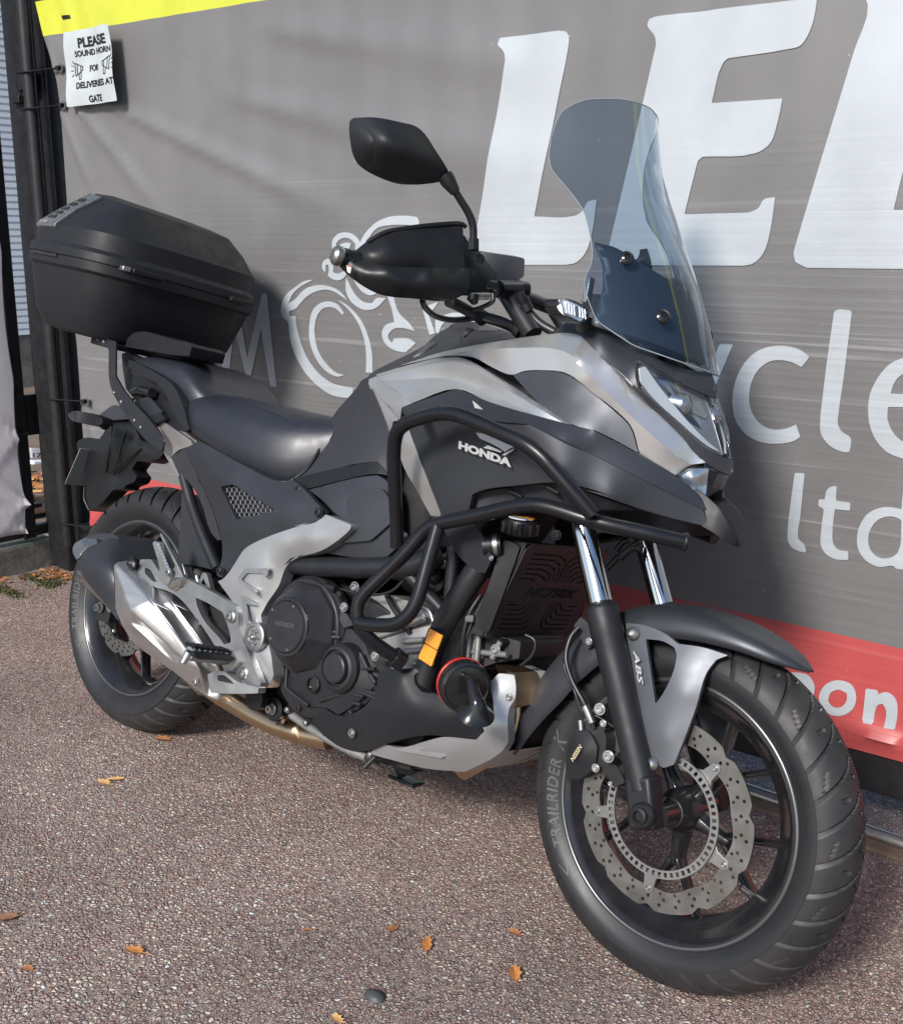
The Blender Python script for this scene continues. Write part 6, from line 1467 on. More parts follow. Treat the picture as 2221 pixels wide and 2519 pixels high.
cable('engine_hose', [P('c7', 1320, 520, -.12), P('c7', 1250, 640, -.13), P('c7', 1215, 780, -.13), P('c7', 1210, 930, -.12)], .005, MT['cable'], eng)
cable('engine_hose', [P('c7', 1380, 470, -.11), P('c7', 1290, 640, -.12), P('c7', 1225, 800, -.125), P('c7', 1190, 900, -.12)], .004, MT['cable'], eng)
box_ = P('c7', 1250, 660, -.128); 
o = ep('hose_clamp', 'c7', [(1228, 645, -.145), (1275, 640, -.145), (1272, 685, -.145), (1225, 680, -.145)], 'bolt', thick=.006)
# right hand engine covers
ep('side_cover', 'c7', [(250, 440, -.150), (380, 500, -.150), (460, 590, -.155), (560, 740, -.158), (625, 810, -.160), (650, 880, -.162), (700, 960, -.160), (725, 990, -.158), (715, 1080, -.160), (640, 1165, -.162), (520, 1250, -.160), (380, 1240, -.158), (290, 1258, -.156), (200, 1215, -.152), (125, 1100, -.150), (118, 940, -.150), (80, 820, -.150), (70, 560, -.150), (150, 470, -.150)], 'engdark', thick=.05, inner=[(400, 1000, -.178), (560, 1080, -.176), (300, 1080, -.172)], bevel=.004, seg=2)
ep('cover_web', 'c7', [(385, 505, -.160), (440, 510, -.158), (560, 700, -.166), (500, 720, -.172), (440, 600, -.170)], 'engdark', thick=.02, bevel=.003)
ep('lower_cover', 'c7', [(165, 950, -.172), (300, 960, -.180), (385, 900, -.185), (520, 830, -.182), (610, 900, -.178), (640, 980, -.176), (700, 1050, -.170), (600, 1150, -.172), (470, 1240, -.170), (400, 1200, -.170), (280, 1190, -.168), (190, 1110, -.168)], 'engdark', thick=.02, bevel=.005, seg=2, inner=[(560, 1050, -.186)])
for a, b in (((160, 960), (155, 1080)), ((155, 1080), (290, 1185)), ((660, 1000), (690, 1050)), ((620, 1090), (700, 1120)), ((610, 1105), (690, 1140)), ((555, 1165), (605, 1180)), ((355, 1155), (520, 1105)), ((520, 1105), (620, 1130)), ((520, 960), (690, 965)), ((600, 870), (640, 960))):
    tube('cover_rib', [P('c7', *a, -.176), P('c7', *b, -.176)], .0042, MT['engdark'], eng, 0, 8)
CC = P('c7', 148, 712, -.226)
V, Fc = lathe_geo([(.105, -.085), (.105, -.062), (.101, -.058), (.097, -.050)], CC, (.0, -1, .0), 40); mesh('clutch_base', V, Fc, MT['engdark'], eng, 30, .002)
V, Fc = lathe_geo([(.096, -.058), (.094, -.044), (.062, -.006), (.060, -.004)], CC, (0, -1, 0), 9, .2); mesh('clutch_cone', V, Fc, MT['engdark'], eng, 12, .006, 3)
V, Fc = lathe_geo([(.060, -.012), (.060, -.004), (.0575, -.002), (.0535, -.002), (.053, -.004), (.052, -.001), (.050, .001), (1e-5, .0015)], CC, (0, -1, 0), 56); mesh('clutch_cap', V, Fc, MT['engdark'], eng, 30)
V, Fc = text_geo('HONDA', 1, .02, 1.1, 0); ww = max(v[0] for v in V); a_, b_ = P('c7', 85, 700, -.228), P('c7', 202, 722, -.228)
mesh('clutch_lettering', [a_+(b_-a_)*v[0]/ww+np.array((0, 0, 1))*.0135*v[1] for v in V], Fc, MT['graphite2'], eng, None, recalc=False)
for q in ((75, 610), (200, 590), (62, 782), (162, 850)): bolt(P('c7', *q, -.226), (0, -1, 0), .003, eng, 'cap_screw')
for a, b in (((235, 725), (475, 745)), ((240, 765), (480, 775))): tube('clutch_rib', [P('c7', *a, -.216), P('c7', *b, -.168)], .006, MT['engdark'], eng, 0, 8)
AC = P('c7', 440, 960, -.204)
V, Fc = lathe_geo([(.050, -.045), (.048, -.014), (.0415, -.006), (.036, -.004), (.034, -.010), (.031, -.010), (.029, 0), (.026, .002), (1e-5, .003)], AC, (0, -1, 0), 44); mesh('timing_cap', V, Fc, MT['engdark'], eng, 25)
lathe('oil_sight', [(.017, -.02), (.017, 0), (.013, .001), (.012, -.004), (1e-5, -.004)], P('c7', 312, 1055, -.186), (.1, -1, 0), MT['gloss'], eng, 24)
fp('belly_side', 'c7', [(312, 1262, -.165), (382, 1196, -.172), (450, 1240, -.175), (530, 1248, -.176), (640, 1175, -.178), (690, 1090, -.176), (705, 990, -.172), (760, 965, -.170), (832, 966, -.172), (925, 962, -.168), (960, 975, -.16), (922, 1000, -.168), (925, 1050, -.170), (965, 1100, -.172), (1010, 1110, -.172), (1040, 1110, -.170), (1110, 1150, -.170), (1160, 1195, -.166), (1200, 1250, -.160), (1300, 1282, -.140), (1342, 1335, -.128), (1292, 1390, -.128), (1150, 1372, -.146), (1000, 1362, -.155), (850, 1386, -.160), (720, 1425, -.160), (650, 1455, -.158), (500, 1442, -.155), (390, 1372, -.150), (320, 1300, -.158)],
   'blacktex', thick=.03, rnd=5, bevel=.004, seg=2, inner=[(845, 1010, -.190), (900, 1150, -.186), (1100, 1260, -.172), (600, 1300, -.172), (700, 1200, -.182)], smooth=40, mir=True)
bolt(P('c7', 550, 1350, -.172), (0, -1, 0), .009, bike, 'belly_bolt')
fp('bash_plate', 'c7', [(652, 1472, -.150), (722, 1410, -.152), (840, 1436, -.152), (1000, 1395, -.150), (1100, 1372, -.146), (1292, 1390, -.130), (1345, 1335, -.128), (1300, 1280, -.132), (1400, 1240, -.122), (1390, 1120, -.122), (1365, 1055, -.120), (1430, 990, -.112), (1520, 1000, -.100), (1530, 1050, -.098), (1525, 1140, -.098), (1490, 1205, -.100), (1486, 1400, -.098), (1445, 1462, -.096), (1225, 1582, -.090), (985, 1560, -.105), (790, 1510, -.130)],
   'castsilver', thick=.02, rnd=4, bevel=.003, seg=2, inner=[(1130, 1490, -.128), (1420, 1300, -.118), (1000, 1500, -.135), (1300, 1420, -.122)], smooth=30, mir=True)
fp('plate_rib', 'c7', [(800, 1450, -.146), (1080, 1500, -.133), (1100, 1490, -.134), (960, 1455, -.145), (1110, 1380, -.146), (1090, 1372, -.147), (850, 1440, -.150)], 'castsilver', thick=.006, rnd=1, bevel=.001)
bolt(P('c7', 1490, 1135, -.104), (.3, -1, 0), .007, bike, 'plate_bolt')
# bottom of the bash plate closing left to right
b0, b1, b2, b3 = P('c7', 985, 1560, -.105), P('c7', 1225, 1582, -.088), P('c7', 1445, 1462, -.094), P('c7', 652, 1472, -.15)
V = []
for q in (b3, b0, b1, b2): V += [q, np.array((q[0], -q[1], q[2]))]
mesh('bash_floor', V, [[0, 1, 3, 2], [2, 3, 5, 4], [4, 5, 7, 6]], MT['castsilver'], bike, 30)
fp('header_shield', 'c7', [(1512, 985, -.098), (1655, 978, -.055), (1700, 1085, -.045), (1640, 1170, -.060), (1532, 1200, -.095), (1530, 1050, -.100)], 'exhtube', thick=.06, rnd=2, bevel=.003, off=(-.9, .3, 0), inner=[(1600, 1075, -.075)], smooth=12)
fp('header_shield_end', 'c7', [(1650, 976, -.055), (1705, 975, -.040), (1735, 1010, -.032), (1700, 1095, -.040)], 'castsilver', thick=.05, rnd=2, bevel=.003, off=(-.9, .3, 0))
tube('header_pipe', [P('c7', 1500, 960, -.03), P('c7', 1560, 1250, -.02), P('c7', 1480, 1400, -.03), P('c7', 1200, 1560, -.04)], .024, MT['exhtube'], bike, .06, 16)
fp('inner_splash_guard', 'c7', [(1480, 900, -.02), (1640, 760, -.02), (1640, 860, -.02), (1560, 950, -.03), (1450, 960, -.05)], 'engblack', thick=.1)
tube('guard_wire', [P('c7', 1590, 760, -.09), P('c7', 1655, 790, -.085), P('c7', 1640, 880, -.085), P('c7', 1560, 945, -.09)], .004, MT['bar'], bike, .02, 8)
tube('lower_support', [P('c7', 1440, 805, -.10), P('c7', 1802, 800, .06)], .007, MT['bar'], bike, 0, 8)
# sump castings and bits under the belly
pts = [P('c7', 190, 1240, -.13), P('c7', 270, 1300, -.135), P('c7', 380, 1370, -.14), P('c7', 510, 1440, -.14), P('c7', 640, 1495, -.14)]
tube('sump_flange', pts, .009, MT['engsilver'], eng, .02, 10)
for a, b in zip(pts, pts[1:]):
    m_ = (a+b)/2; tube('sump_rib', [m_, m_+np.array((.01, .06, -.03))], .007, MT['engsilver'], eng, 0, 8)
for q in ((160, 1210), (270, 1290), (385, 1350), (510, 1420), (655, 1480)): bolt(P('c7', *q, -.148), (0, -1, -.1), .0065, eng, 'sump_bolt')
fp('side_stand', 'c7', [(780, 1540, .05), (830, 1550, .05), (950, 1580, .05), (900, 1602, .05), (830, 1590, .05)], 'black', thick=.02)
tube('side_stand_leg', [(.66, .12, .27), (.715, .232, .075)], .012, MT['bar'], bike, 0, 12)
V, Fc = box_geo((.685, .212, .062), (.765, .262, .071)); mesh('side_stand_foot', V, Fc, MT['bar'], bike, 30, .004)
tube('drain_tube', [P('c7', 690, 1490, -.14), P('c7', 625, 1555, -.15)], .0055, MT['cable'], bike, 0, 10)
fp('belly_pan', 'c7', [(400, 1380, -.06), (650, 1450, -.06), (900, 1500, -.06), (900, 1570, -.06), (760, 1540, -.06), (640, 1500, -.06), (450, 1460, -.06)], 'engblack', thick=.12)

# ------------------------------------------------------------------ swingarm, exhaust, footrests
tube('swingarm', [(0, -.105, .312), (.20, -.115, .335), (.50, -.115, .385), (.62, -.10, .40)], [.022, .028, .034, .030], MT['frame'], bike, 0, 14, mir=True, flat=.75)
tube('swingarm_bridge', [(.36, -.115, .37), (.36, .115, .37)], .035, MT['frame'], bike, 0, 16)
tube('rear_shock', [(.36, .0, .40), (.40, 0, .62)], .03, MT['engblack'], bike, 0, 16)
fp('chain_adjuster_plate', 'c6', [(362, 590, -.120), (395, 590, -.120), (465, 700, -.120), (452, 772, -.120), (360, 750, -.120)], 'frame', thick=.02)
bolt(P('c6', 403, 668, -.124), (0, -1, 0), .013, bike, 'adjuster_bolt', h=.014)
tube('rear_axle', [(0, -.135, .312), (0, .13, .312)], .012, MT['bolt'], bike, 0, 16)
tube('red_caliper_bracket', spline([P('c6', 560, 960, .04), P('c6', 610, 1060, .04), (P('c6', 680, 1150, .04)), P('c6', 760, 1200, .04)], 5), .022, MT['redcal'], bike, 0, 12)
ex = empty('exhaust'); ex.parent = bike
def xp(name, out, mtl, **k):
    k.setdefault('rnd', 3); k.setdefault('bevel', .003)
    return panel(name, 'c6', out, MT[mtl], ex, step=8, **k)
xp('silencer_body', [(248, 345, -.205), (300, 275, -.190), (385, 235, -.170), (460, 205, -.160), (525, 205, -.155), (590, 290, -.150), (625, 335, -.150), (600, 350, -.165), (487, 368, -.215), (505, 690, -.220), (520, 760, -.215), (430, 640, -.210), (345, 540, -.210), (275, 440, -.208)], 'graphite', thick=.10, off=(.25, 1, 0), rnd=6, bevel=.006, seg=2, inner=[(370, 400, -.235), (440, 300, -.205), (430, 540, -.232)], smooth=50, lam=.3)
xp('silencer_end', [(215, 262, -.185), (228, 235, -.180), (290, 200, -.165), (320, 185, -.16), (440, 170, -.15), (505, 182, -.145), (530, 210, -.145), (460, 210, -.155), (385, 232, -.165), (300, 275, -.185), (250, 340, -.200), (240, 330, -.20), (218, 300, -.190)], 'cowlgrey', thick=.10, off=(.25, 1, 0), rnd=4, bevel=.004)
xp('silencer_ring', [(217, 262, -.192), (232, 236, -.190), (296, 200, -.178), (378, 208, -.172), (384, 232, -.176), (302, 272, -.200), (248, 342, -.212), (240, 346, -.210), (217, 300, -.198)], 'steel', thick=.02, off=(.25, 1, 0), rnd=1, bevel=.0015, lam=.01)
XO = [(487, 366, -.222), (600, 346, -.190), (760, 480, -.180), (870, 655, -.172), (960, 720, -.162), (1082, 960, -.145), (1150, 1105, -.130), (1200, 1262, -.120), (1186, 1298, -.120), (1110, 1272, -.135), (860, 1080, -.180), (620, 912, -.205), (545, 790, -.214), (502, 690, -.225)]
XI = [(602, 690, -.258), (742, 622, -.246), (1060, 1060, -.178), (985, 1040, -.190), (598, 765, -.246), (910, 1055, -.190), (690, 800, -.222)]
XE = [(0, 14), (14, 13), (14, 15), (15, 16), (14, 17), (17, 16), (14, 18), (18, 19), (18, 12), (18, 11), (17, 19), (16, 6), (19, 9), (1, 15), (15, 3), (15, 4), (16, 5), (0, 15), (14, 20), (20, 19), (18, 20), (17, 20)]
xp('heat_shield', XO, 'exh', facet=True, inner=XI, edges=XE, thick=.05, off=(.1, 1, 0), bevel=.0045, seg=3, smooth=14, ang=6)
bolt(P('c6', 1040, 1172, -.165), (0, -1, .1), .010, ex, 'shield_bolt')
tube('silencer_core', [P('c6', 420, 400, -.15), P('c6', 1130, 1180, -.085)], [.062, .035], MT['steel'], ex, 0, 24)
tube('link_pipe', [P('c6', 1120, 1200, -.075), P('c6', 1215, 1262, -.080), P('c6', 1400, 1372, -.082), P('c6', 1600, 1475, -.080), P('c6', 1760, 1515, -.078), P('c7', 200, 1345, -.07), P('c7', 420, 1390, -.06)], .0225, MT['exhtube'], ex, .06, 22)
bolt(P('c7', 75, 1205, -.13), (0, -1, 0), .012, bike, 'mount_bolt', h=.014); lathe('mount_rubber', [(.024, -.02), (.026, -.012), (.026, .0), (.018, .002)], P('c7', 80, 1205, -.125), (0, -1, 0), MT['black'], bike, 24)
fp('pipe_hanger', 'c7', [(90, 1150, -.115), (130, 1200, -.115), (135, 1260, -.115), (105, 1305, -.115), (90, 1300, -.115), (110, 1250, -.115), (75, 1240, -.115)], 'frame', thick=.012)
lathe('stand_pivot', [(.026, -.04), (.028, -.01), (.028, .004), (.02, .006)], P('c6', 1440, 1270, -.15), (0, -1, 0), MT['black'], bike, 24)
# main frame cover in silver
FCO = [('c7', 392, 38, -.195), ('c7', 545, 100, -.200), ('c7', 540, 125, -.200), ('c7', 500, 165, -.198), ('c7', 365, 255, -.192), ('c7', 180, 300, -.186), ('c7', 140, 345, -.184), (1780, 300, -.184), (1690, 345, -.182), (1640, 410, -.180), (1600, 520, -.180), (1520, 640, -.182), (1478, 720, -.184), (1500, 830, -.186), (1540, 950, -.188), (1565, 1125, -.184), (1522, 1212, -.180), (1492, 1200, -.180), (1440, 1060, -.184), (1395, 900, -.188), (1325, 690, -.190), (1190, 490, -.186), (1215, 482, -.188), (1245, 455, -.190), (1300, 380, -.192), (1370, 275, -.196), (1480, 212, -.198), (1802, 98, -.198), ('c7', 200, 108, -.198), ('c7', 330, 85, -.197)]
fc = fp('frame_cover', 'c6', FCO, 'castsilver', thick=.03, rnd=3, bevel=.004, seg=2, inner=[(1500, 400, -.203), (1400, 560, -.202), (1500, 1100, -.196), (1650, 250, -.204), ('c7', 300, 200, -.206), (1460, 1000, -.200), (1400, 700, -.198)], smooth=50, mir=True)
fp('cover_recess', 'c6', [(1322, 470, -.2065), (1372, 405, -.2075), (1530, 405, -.2065), (1525, 450, -.2065), (1500, 465, -.2065), (1485, 438, -.2065), (1380, 436, -.2065), (1345, 480, -.2065), (1450, 560, -.2065), (1455, 590, -.2065), (1330, 500, -.2065)], 'alu', thick=.004, rnd=3, bevel=.001)
fp('cover_slot', 'c6', [(1338, 592, -.2045), (1355, 595, -.2045), (1440, 650, -.2045), (1400, 650, -.2045), (1380, 640, -.2045), (1395, 760, -.2055), (1420, 790, -.2055), (1395, 840, -.2045), (1370, 760, -.2045)], 'alu', thick=.004, rnd=3, bevel=.001)
PC = P('c6', 1437, 862, -.204)
V, Fc = lathe_geo([(.030, -.01), (.030, .002), (.026, .004), (.0215, .004), (.0205, .001), (.019, .001)], PC, (0, -1, 0), 36); mesh('pivot_cap', V, Fc, MT['alu'], bike, 30)
for k in range(6):
    a = k*math.pi/3; lathe('cap_dimple', [(.0045, .001), (.0045, .004), (.003, .0045), (1e-5, .004)], PC+np.array((.0145*math.cos(a), 0, .0145*math.sin(a))), (0, -1, 0), MT['bolt'], bike, 12)
lathe('pivot_nut', [(.009, .0), (.009, .005), (.004, .006), (1e-5, .003)], PC, (0, -1, 0), MT['bolt'], bike, 6)
lathe('cap_plate', [(.020, -.002), (.020, .0012), (1e-5, .0012)], PC, (0, -1, 0), MT['engsilver'], bike, 30)
bolt(P('c6', 1207, 420, -.190), (0, -1, 0), .010, bike, 'panel_bolt', MT['engdark']); bolt(P('c4', 1667, 1122, -.200), (0, -1, 0), .011, bike, 'panel_bolt', MT['engdark'])
for q in (('c7', 470, 520, -.164), ('c7', 590, 730, -.166), ('c7', 700, 1090, -.172), ('c7', 230, 1200, -.160), ('c7', 120, 1010, -.158), ('c7', 90, 520, -.158), ('c7', 350, 470, -.158), ('c7', 540, 1230, -.170)):
    bolt(P(*q), (0, -1, 0), .0075, eng, 'cover_bolt', MT['engdark'])
for q in (('c5', 1005, 1290, -.182), ('c4', 1540, 985, -.184)):
    lathe('push_pin', [(.0085, 0), (.0085, .0015), (.006, .0028), (.0035, .0028), (.003, .0015), (1e-5, .0015)], P(*q), (0, -1, 0), MT['black'], bike, 16)
# footrest hanger
BO = [(665, 345, -.200), (742, 343, -.200), (800, 425, -.200), (890, 468, -.200), (962, 465, -.200), (1200, 590, -.203), (1305, 655, -.206), (1325, 700, -.206), (1327, 790, -.206), (1390, 960, -.208), (1478, 1180, -.208), (1470, 1206, -.208), (1330, 1200, -.208), (1240, 1120, -.208), (1190, 968, -.205), (1060, 760, -.203), (915, 590, -.200), (830, 548, -.200), (770, 532, -.200), (658, 428, -.200)]
fp('footrest_hanger', 'c6', BO, 'alu', holes=[[(1038, 600), (1110, 632), (1222, 700), (1248, 765), (1276, 870), (1275, 905), (1232, 916), (1198, 870), (1108, 770), (1055, 670)], [(700, 398), (738, 415), (782, 500), (752, 492), (700, 440)]], thick=.016, rnd=4, bevel=.004, seg=2, mir=True)
for q in ((1283, 730), (1368, 1110), (1272, 1000)): lathe('hanger_bolt', [(.0135, 0), (.0135, .003), (.0095, .005), (.0095, .009), (.005, .010), (.0045, .006), (1e-5, .006)], P('c6', *q, -.207), (0, -1, 0), MT['bolt'], bike, 18)
lathe('bobbin', [(.012, 0), (.012, .006), (.017, .008), (.017, .016), (.012, .018), (.006, .024), (1e-5, .024)], P('c6', 650, 375, -.195), (-.2, -1, 0), MT['black'], bike, 20)
bolt(P('c6', 628, 378, -.218), (-.2, -1, 0), .007, bike, 'bobbin_bolt')
fp('pillion_peg', 'c6', [(750, 232, -.222), (770, 218, -.222), (788, 238, -.222), (850, 400, -.218), (872, 440, -.215), (868, 500, -.215), (825, 520, -.215), (795, 470, -.216), (800, 420, -.217)], 'alu', thick=.028, rnd=4, bevel=.004, seg=2)
for k in range(9): 
    t = k/8; a = np.array((790, 245))*(1-t)+np.array((860, 415))*t; tube('peg_tooth', [P('c6', a[0], a[1], -.222), P('c6', a[0]+2, a[1]+1, -.202)], .004, MT['alu'], bike, 0, 6)
fp('peg_bracket', 'c6', [(798, 170, -.205), (812, 172, -.205), (940, 420, -.205), (960, 465, -.205), (880, 465, -.208), (838, 450, -.208), (850, 420, -.208), (890, 412, -.208), (895, 395, -.206)], 'alu', thick=.008, rnd=2, bevel=.002, holes=[[(822, 215), (905, 385), (895, 408), (875, 380)]])
bolt(P('c6', 862, 432, -.218), (0, -1, 0), .010, bike, 'peg_pin')
fp('peg_mount', 'c6', [(880, 490, -.216), (955, 472, -.212), (935, 520, -.212), (880, 555, -.212), (850, 530, -.214)], 'steel', thick=.02, rnd=3)
RA, RB = P('c6', 1232, 1008, -.228), P('c6', 992, 978, -.325)
tube('footrest', [RA, RB], .0145, MT['alu'], bike, 0, 16)
fp('footrest_rubber', 'c6', [(978, 955, -.325), (985, 945, -.325), (1225, 968, -.232), (1245, 985, -.228), (1240, 1012, -.228), (1010, 995, -.322), (985, 985, -.326)], 'black', thick=.026, rnd=4, bevel=.005, seg=2, off=(1, 0, 0))
for k in range(7): t = k/6; q = RA*(1-t)*.95+RB*t+RA*.0; q = RA+(RB-RA)*(.05+.9*t)+np.array((0, 0, .018)); tube('rubber_rib', [q+np.array((-.016, 0, 0)), q+np.array((.016, 0, 0))], .004, MT['black'], bike, 0, 6)
tube('footrest_tip', [RB, RB+np.array((.0, -.010, -.02))], [.009, .006], MT['alu'], bike, 0, 10)
fp('footrest_clevis', 'c6', [(1240, 985, -.225), (1290, 950, -.222), (1330, 1035, -.220), (1290, 1090, -.220), (1225, 1085, -.222), (1240, 1030, -.226)], 'alu', thick=.025, rnd=4, bevel=.003)
fp('brake_pedal', 'c6', [(1120, 1118, -.235), (1160, 1100, -.235), (1235, 1098, -.235), (1325, 1168, -.230), (1462, 1205, -.222), (1460, 1245, -.222), (1330, 1248, -.230), (1200, 1245, -.235), (1140, 1242, -.235)], 'alu', thick=.02, rnd=4, bevel=.003, seg=2, holes=[[(1185, 1125), (1228, 1120), (1285, 1165), (1300, 1185), (1190, 1160)]])
tube('brake_rod', [P('c6', 1050, 460, -.17), P('c6', 1085, 600, -.17), P('c6', 1110, 730, -.17)], .007, MT['bolt'], bike, 0, 10)
fp('rear_master_cylinder', 'c6', [(1050, 520, -.175), (1090, 430, -.175), (1115, 440, -.175), (1150, 570, -.175), (1130, 570, -.175), (1095, 470, -.175), (1065, 530, -.175)], 'alu', thick=.012, rnd=2)
for x_ in (640, 700, 760): tube('master_ring', [P('c6', 1060+(x_-640)*.25, x_, -.172), P('c6', 1066+(x_-640)*.25, x_+22, -.172)], .011, MT['bolt'], bike, 0, 14)
fp('heel_guard', 'c6', [(1030, 500, -.16), (1130, 560, -.16), (1230, 640, -.16), (1275, 870, -.16), (1230, 910, -.16), (1150, 780, -.16), (1080, 690, -.16)], 'engblack', thick=.02)

# ------------------------------------------------------------------ crash bars
cb = empty('crash_bars'); cb.parent = bike
CR_ = .0130
def bar(name, pts, r=CR_, fil=.045): return tube(name, pts, r, MT['bar'], cb, fil, 18, mir=True)
bar('upper_bar', [P('c7', 820, 235, -.205), P('c7', 818, 100, -.215), P('c5', 345, 850, -.272), P('c5', 395, 715, -.288), P('c5', 715, 622, -.292), P('c5', 1290, 870, -.288), P('c5', 1500, 1110, -.262), P('c5', 1690, 1330, -.232)])
LBP = [P('z4', 1600, 398, -.135), P('z4', 1300, 330, -.175), P('z4', 930, 250, -.215), P('z4', 620, 145, -.232), P('z4', 470, 120, -.238), P('z4', 300, 150, -.240), P('z4', 0, 222, -.240), P('c7', 1120, 80, -.242), P('c7', 1000, 112, -.244), P('c7', 880, 260, -.252), P('c7', 740, 400, -.262), P('c7', 600, 530, -.275), P('c7', 575, 640, -.275), P('c7', 625, 770, -.262), P('c7', 850, 920, -.188)]
tube('lower_bar', LBP, CR_, MT['bar'], cb, .045, 18)
tube('lower_bar', [q*(1, -1, 1) for q in LBP[2:]], CR_, MT['bar'], cb, .045, 18)
bar('brace_bar', [P('c7', 1065, 105, -.243), P('c7', 1000, 340, -.252), P('c7', 930, 600, -.262), P('c7', 830, 700, -.268), P('c7', 700, 705, -.272), P('c7', 590, 688, -.276)])
V, Fc = tube_geo([P('z4', 1585, 395, -.137), P('z4', 1625, 403, -.131)], .0155, 20); o = mesh('end_cap', V, Fc, MT['black'], cb, 40, .003)
V, Fc = lathe_geo([(.019, 0), (.019, .02), (.015, .022)], P('c7', 850, 920, -.188), P('c7', 625, 770, -.262)-P('c7', 850, 920, -.188), 20); mesh('bar_foot', V, Fc, MT['bar'], cb, 40)
tube('upper_mount', [P('c5', 480, 700, -.285), P('c5', 560, 660, -.20)], .010, MT['bar'], cb, 0, 10)
V, Fc = tube_geo([P('c7', 830, 200, -.205), P('c7', 870, 160, -.19)], .008, 10); mesh('mount_bolt', V, Fc, MT['bolt'], cb, 40)
# amber reflector
rf = empty('side_reflector'); rf.parent = bike
panel('reflector_base', 'c7', [(1012, 712, -.180), (1100, 762, -.180), (1028, 958, -.180), (938, 902, -.180)], MT['black'], rf, step=9, thick=.012, rnd=5, bevel=.002)
panel('reflector_lens', 'c7', [(1014, 720, -.183), (1092, 765, -.183), (1060, 850, -.183), (985, 805, -.183)], MT['reflector_amber'], rf, step=9, thick=.006, rnd=3, bevel=.0015)
panel('reflector_lens', 'c7', [(983, 811, -.183), (1058, 856, -.183), (1025, 950, -.183), (945, 898, -.183)], MT['reflector_amber'], rf, step=9, thick=.006, rnd=3, bevel=.0015)
# horn
hn = empty('horn'); hn.parent = bike
HC_ = P('c7', 1238, 1080, -.185); ha_ = np.array((.82, -.56, -.06))
lathe('horn_body', [(.034, -.038), (.043, -.034), (.0465, -.026), (.0465, -.014), (.045, -.009)], HC_, ha_, MT['black'], hn, 36)
lathe('red_ring', [(.043, -.038), (.0475, -.034), (.0477, -.027), (.043, -.024)], HC_, ha_, MT['redlid'], hn, 36)
lathe('horn_face', [(.0465, -.014), (.0475, -.009), (.046, -.003), (.040, 0), (.038, -.002), (.02, .001), (1e-5, .001)], HC_, ha_, MT['gloss'], hn, 36)
hs = spline([P('c7', 1210, 1000, -.195), P('c7', 1262, 1030, -.205), P('c7', 1280, 1110, -.212), P('c7', 1300, 1180, -.212), P('c7', 1288, 1235, -.205)], 6)
V, Fc = tube_geo(hs, list(np.interp(np.linspace(0, 1, len(hs)), [0, .3, .6, .8, 1], [.005, .009, .012, .017, .034])), 24, True); mesh('trumpet', V, Fc, MT['gloss'], hn, 50)

# ------------------------------------------------------------------ cockpit
cable('throttle_cable', [P('z8', 560, 690, -.24), P('z8', 650, 730, -.20), P('z8', 760, 790, -.16), P('z8', 860, 825, -.13), P('z8', 1040, 880, -.10), P('z8', 1210, 965, -.07)], .0105, MT['cable'], bike, 12)
cable('switch_wire', [P('z8', 320, 680, -.30), P('z8', 345, 740, -.28), P('z8', 430, 815, -.24), P('z8', 560, 850, -.20), P('z8', 700, 845, -.16), P('z8', 850, 825, -.13)], .0055, MT['cable'], bike)
cable('switch_wire', [P('z8', 945, 620, -.17), P('z8', 940, 690, -.17), P('z8', 860, 735, -.17), P('z8', 770, 765, -.17)], .0045, MT['cable'], bike)
cable('front_brake_hose', [P('z8', 1180, 610, -.10), P('z8', 1215, 690, -.09), P('z8', 1270, 790, -.08), P('z8', 1370, 890, -.07), P('z8', 1490, 960, -.06)], .009, MT['cable'], bike, 10)
for a, b, r in (((1200, 660), (1222, 705), .0125), ((1228, 718), (1262, 775), .012), ((1175, 615), (1195, 655), .006)): tube('hose_ferrule', [P('z8', *a, -.092), P('z8', *b, -.086)], r, MT['black'], bike, 0, 12)
for q in ((845, 830, -.13), (1185, 955, -.08), (1225, 985, -.07)):
    p_ = P('z8', *q); tube('cable_clip', [p_+np.array((-.006, 0, .003)), p_+np.array((.006, 0, -.003))], .0145, MT['black'], bike, 0, 12)
tube('handlebar_riser', [P('z8', 1060, 600, -.085), P('z8', 1300, 985, -.085)], .0185, MT['frame'], bike, 0, 16, mir=True)
tube('handlebar', [P('z8', 970, 575, -.13), P('z8', 1060, 590, -.10), (P('z8', 1060, 590, -.10)*np.array((1, -1, 1))), (P('z8', 970, 575, -.13)*np.array((1, -1, 1)))], .014, MT['bar'], bike, .02, 16)
tube('bar_clamp', [P('z8', 990, 580, -.125), P('z8', 1190, 582, -.06)], .0165, MT['bar'], bike, 0, 16)
tube('clamp_cap', [P('z8', 1160, 575, -.07), P('z8', 1240, 585, -.05)], .0155, MT['gloss'], bike, 0, 16)
GB, GA = P('z8', 960, 560, -.16), P('c2', 245, 1060, -.44)
tube('grip_bar', [GB, GA+(GB-GA)*.5+np.array((.0, 0, .005)), GA], .012, MT['bar'], bike, .05, 14, mir=True)
tube('grip', [GA+(GB-GA)*.05, GA+(GB-GA)*.45], .017, MT['black'], bike, 0, 16, mir=True)
pr('display', 'z8', [(815, 262, -.055), (860, 252, -.055), (1215, 302, .0), (1228, 320, .002), (1222, 465, .0), (1160, 512, -.005), (1150, 545, -.01), (1000, 550, -.03), (960, 420, -.04)], 'cowlgrey', step=8, thick=.035, off=(-.9, .4, .2), rnd=4, bevel=.004)
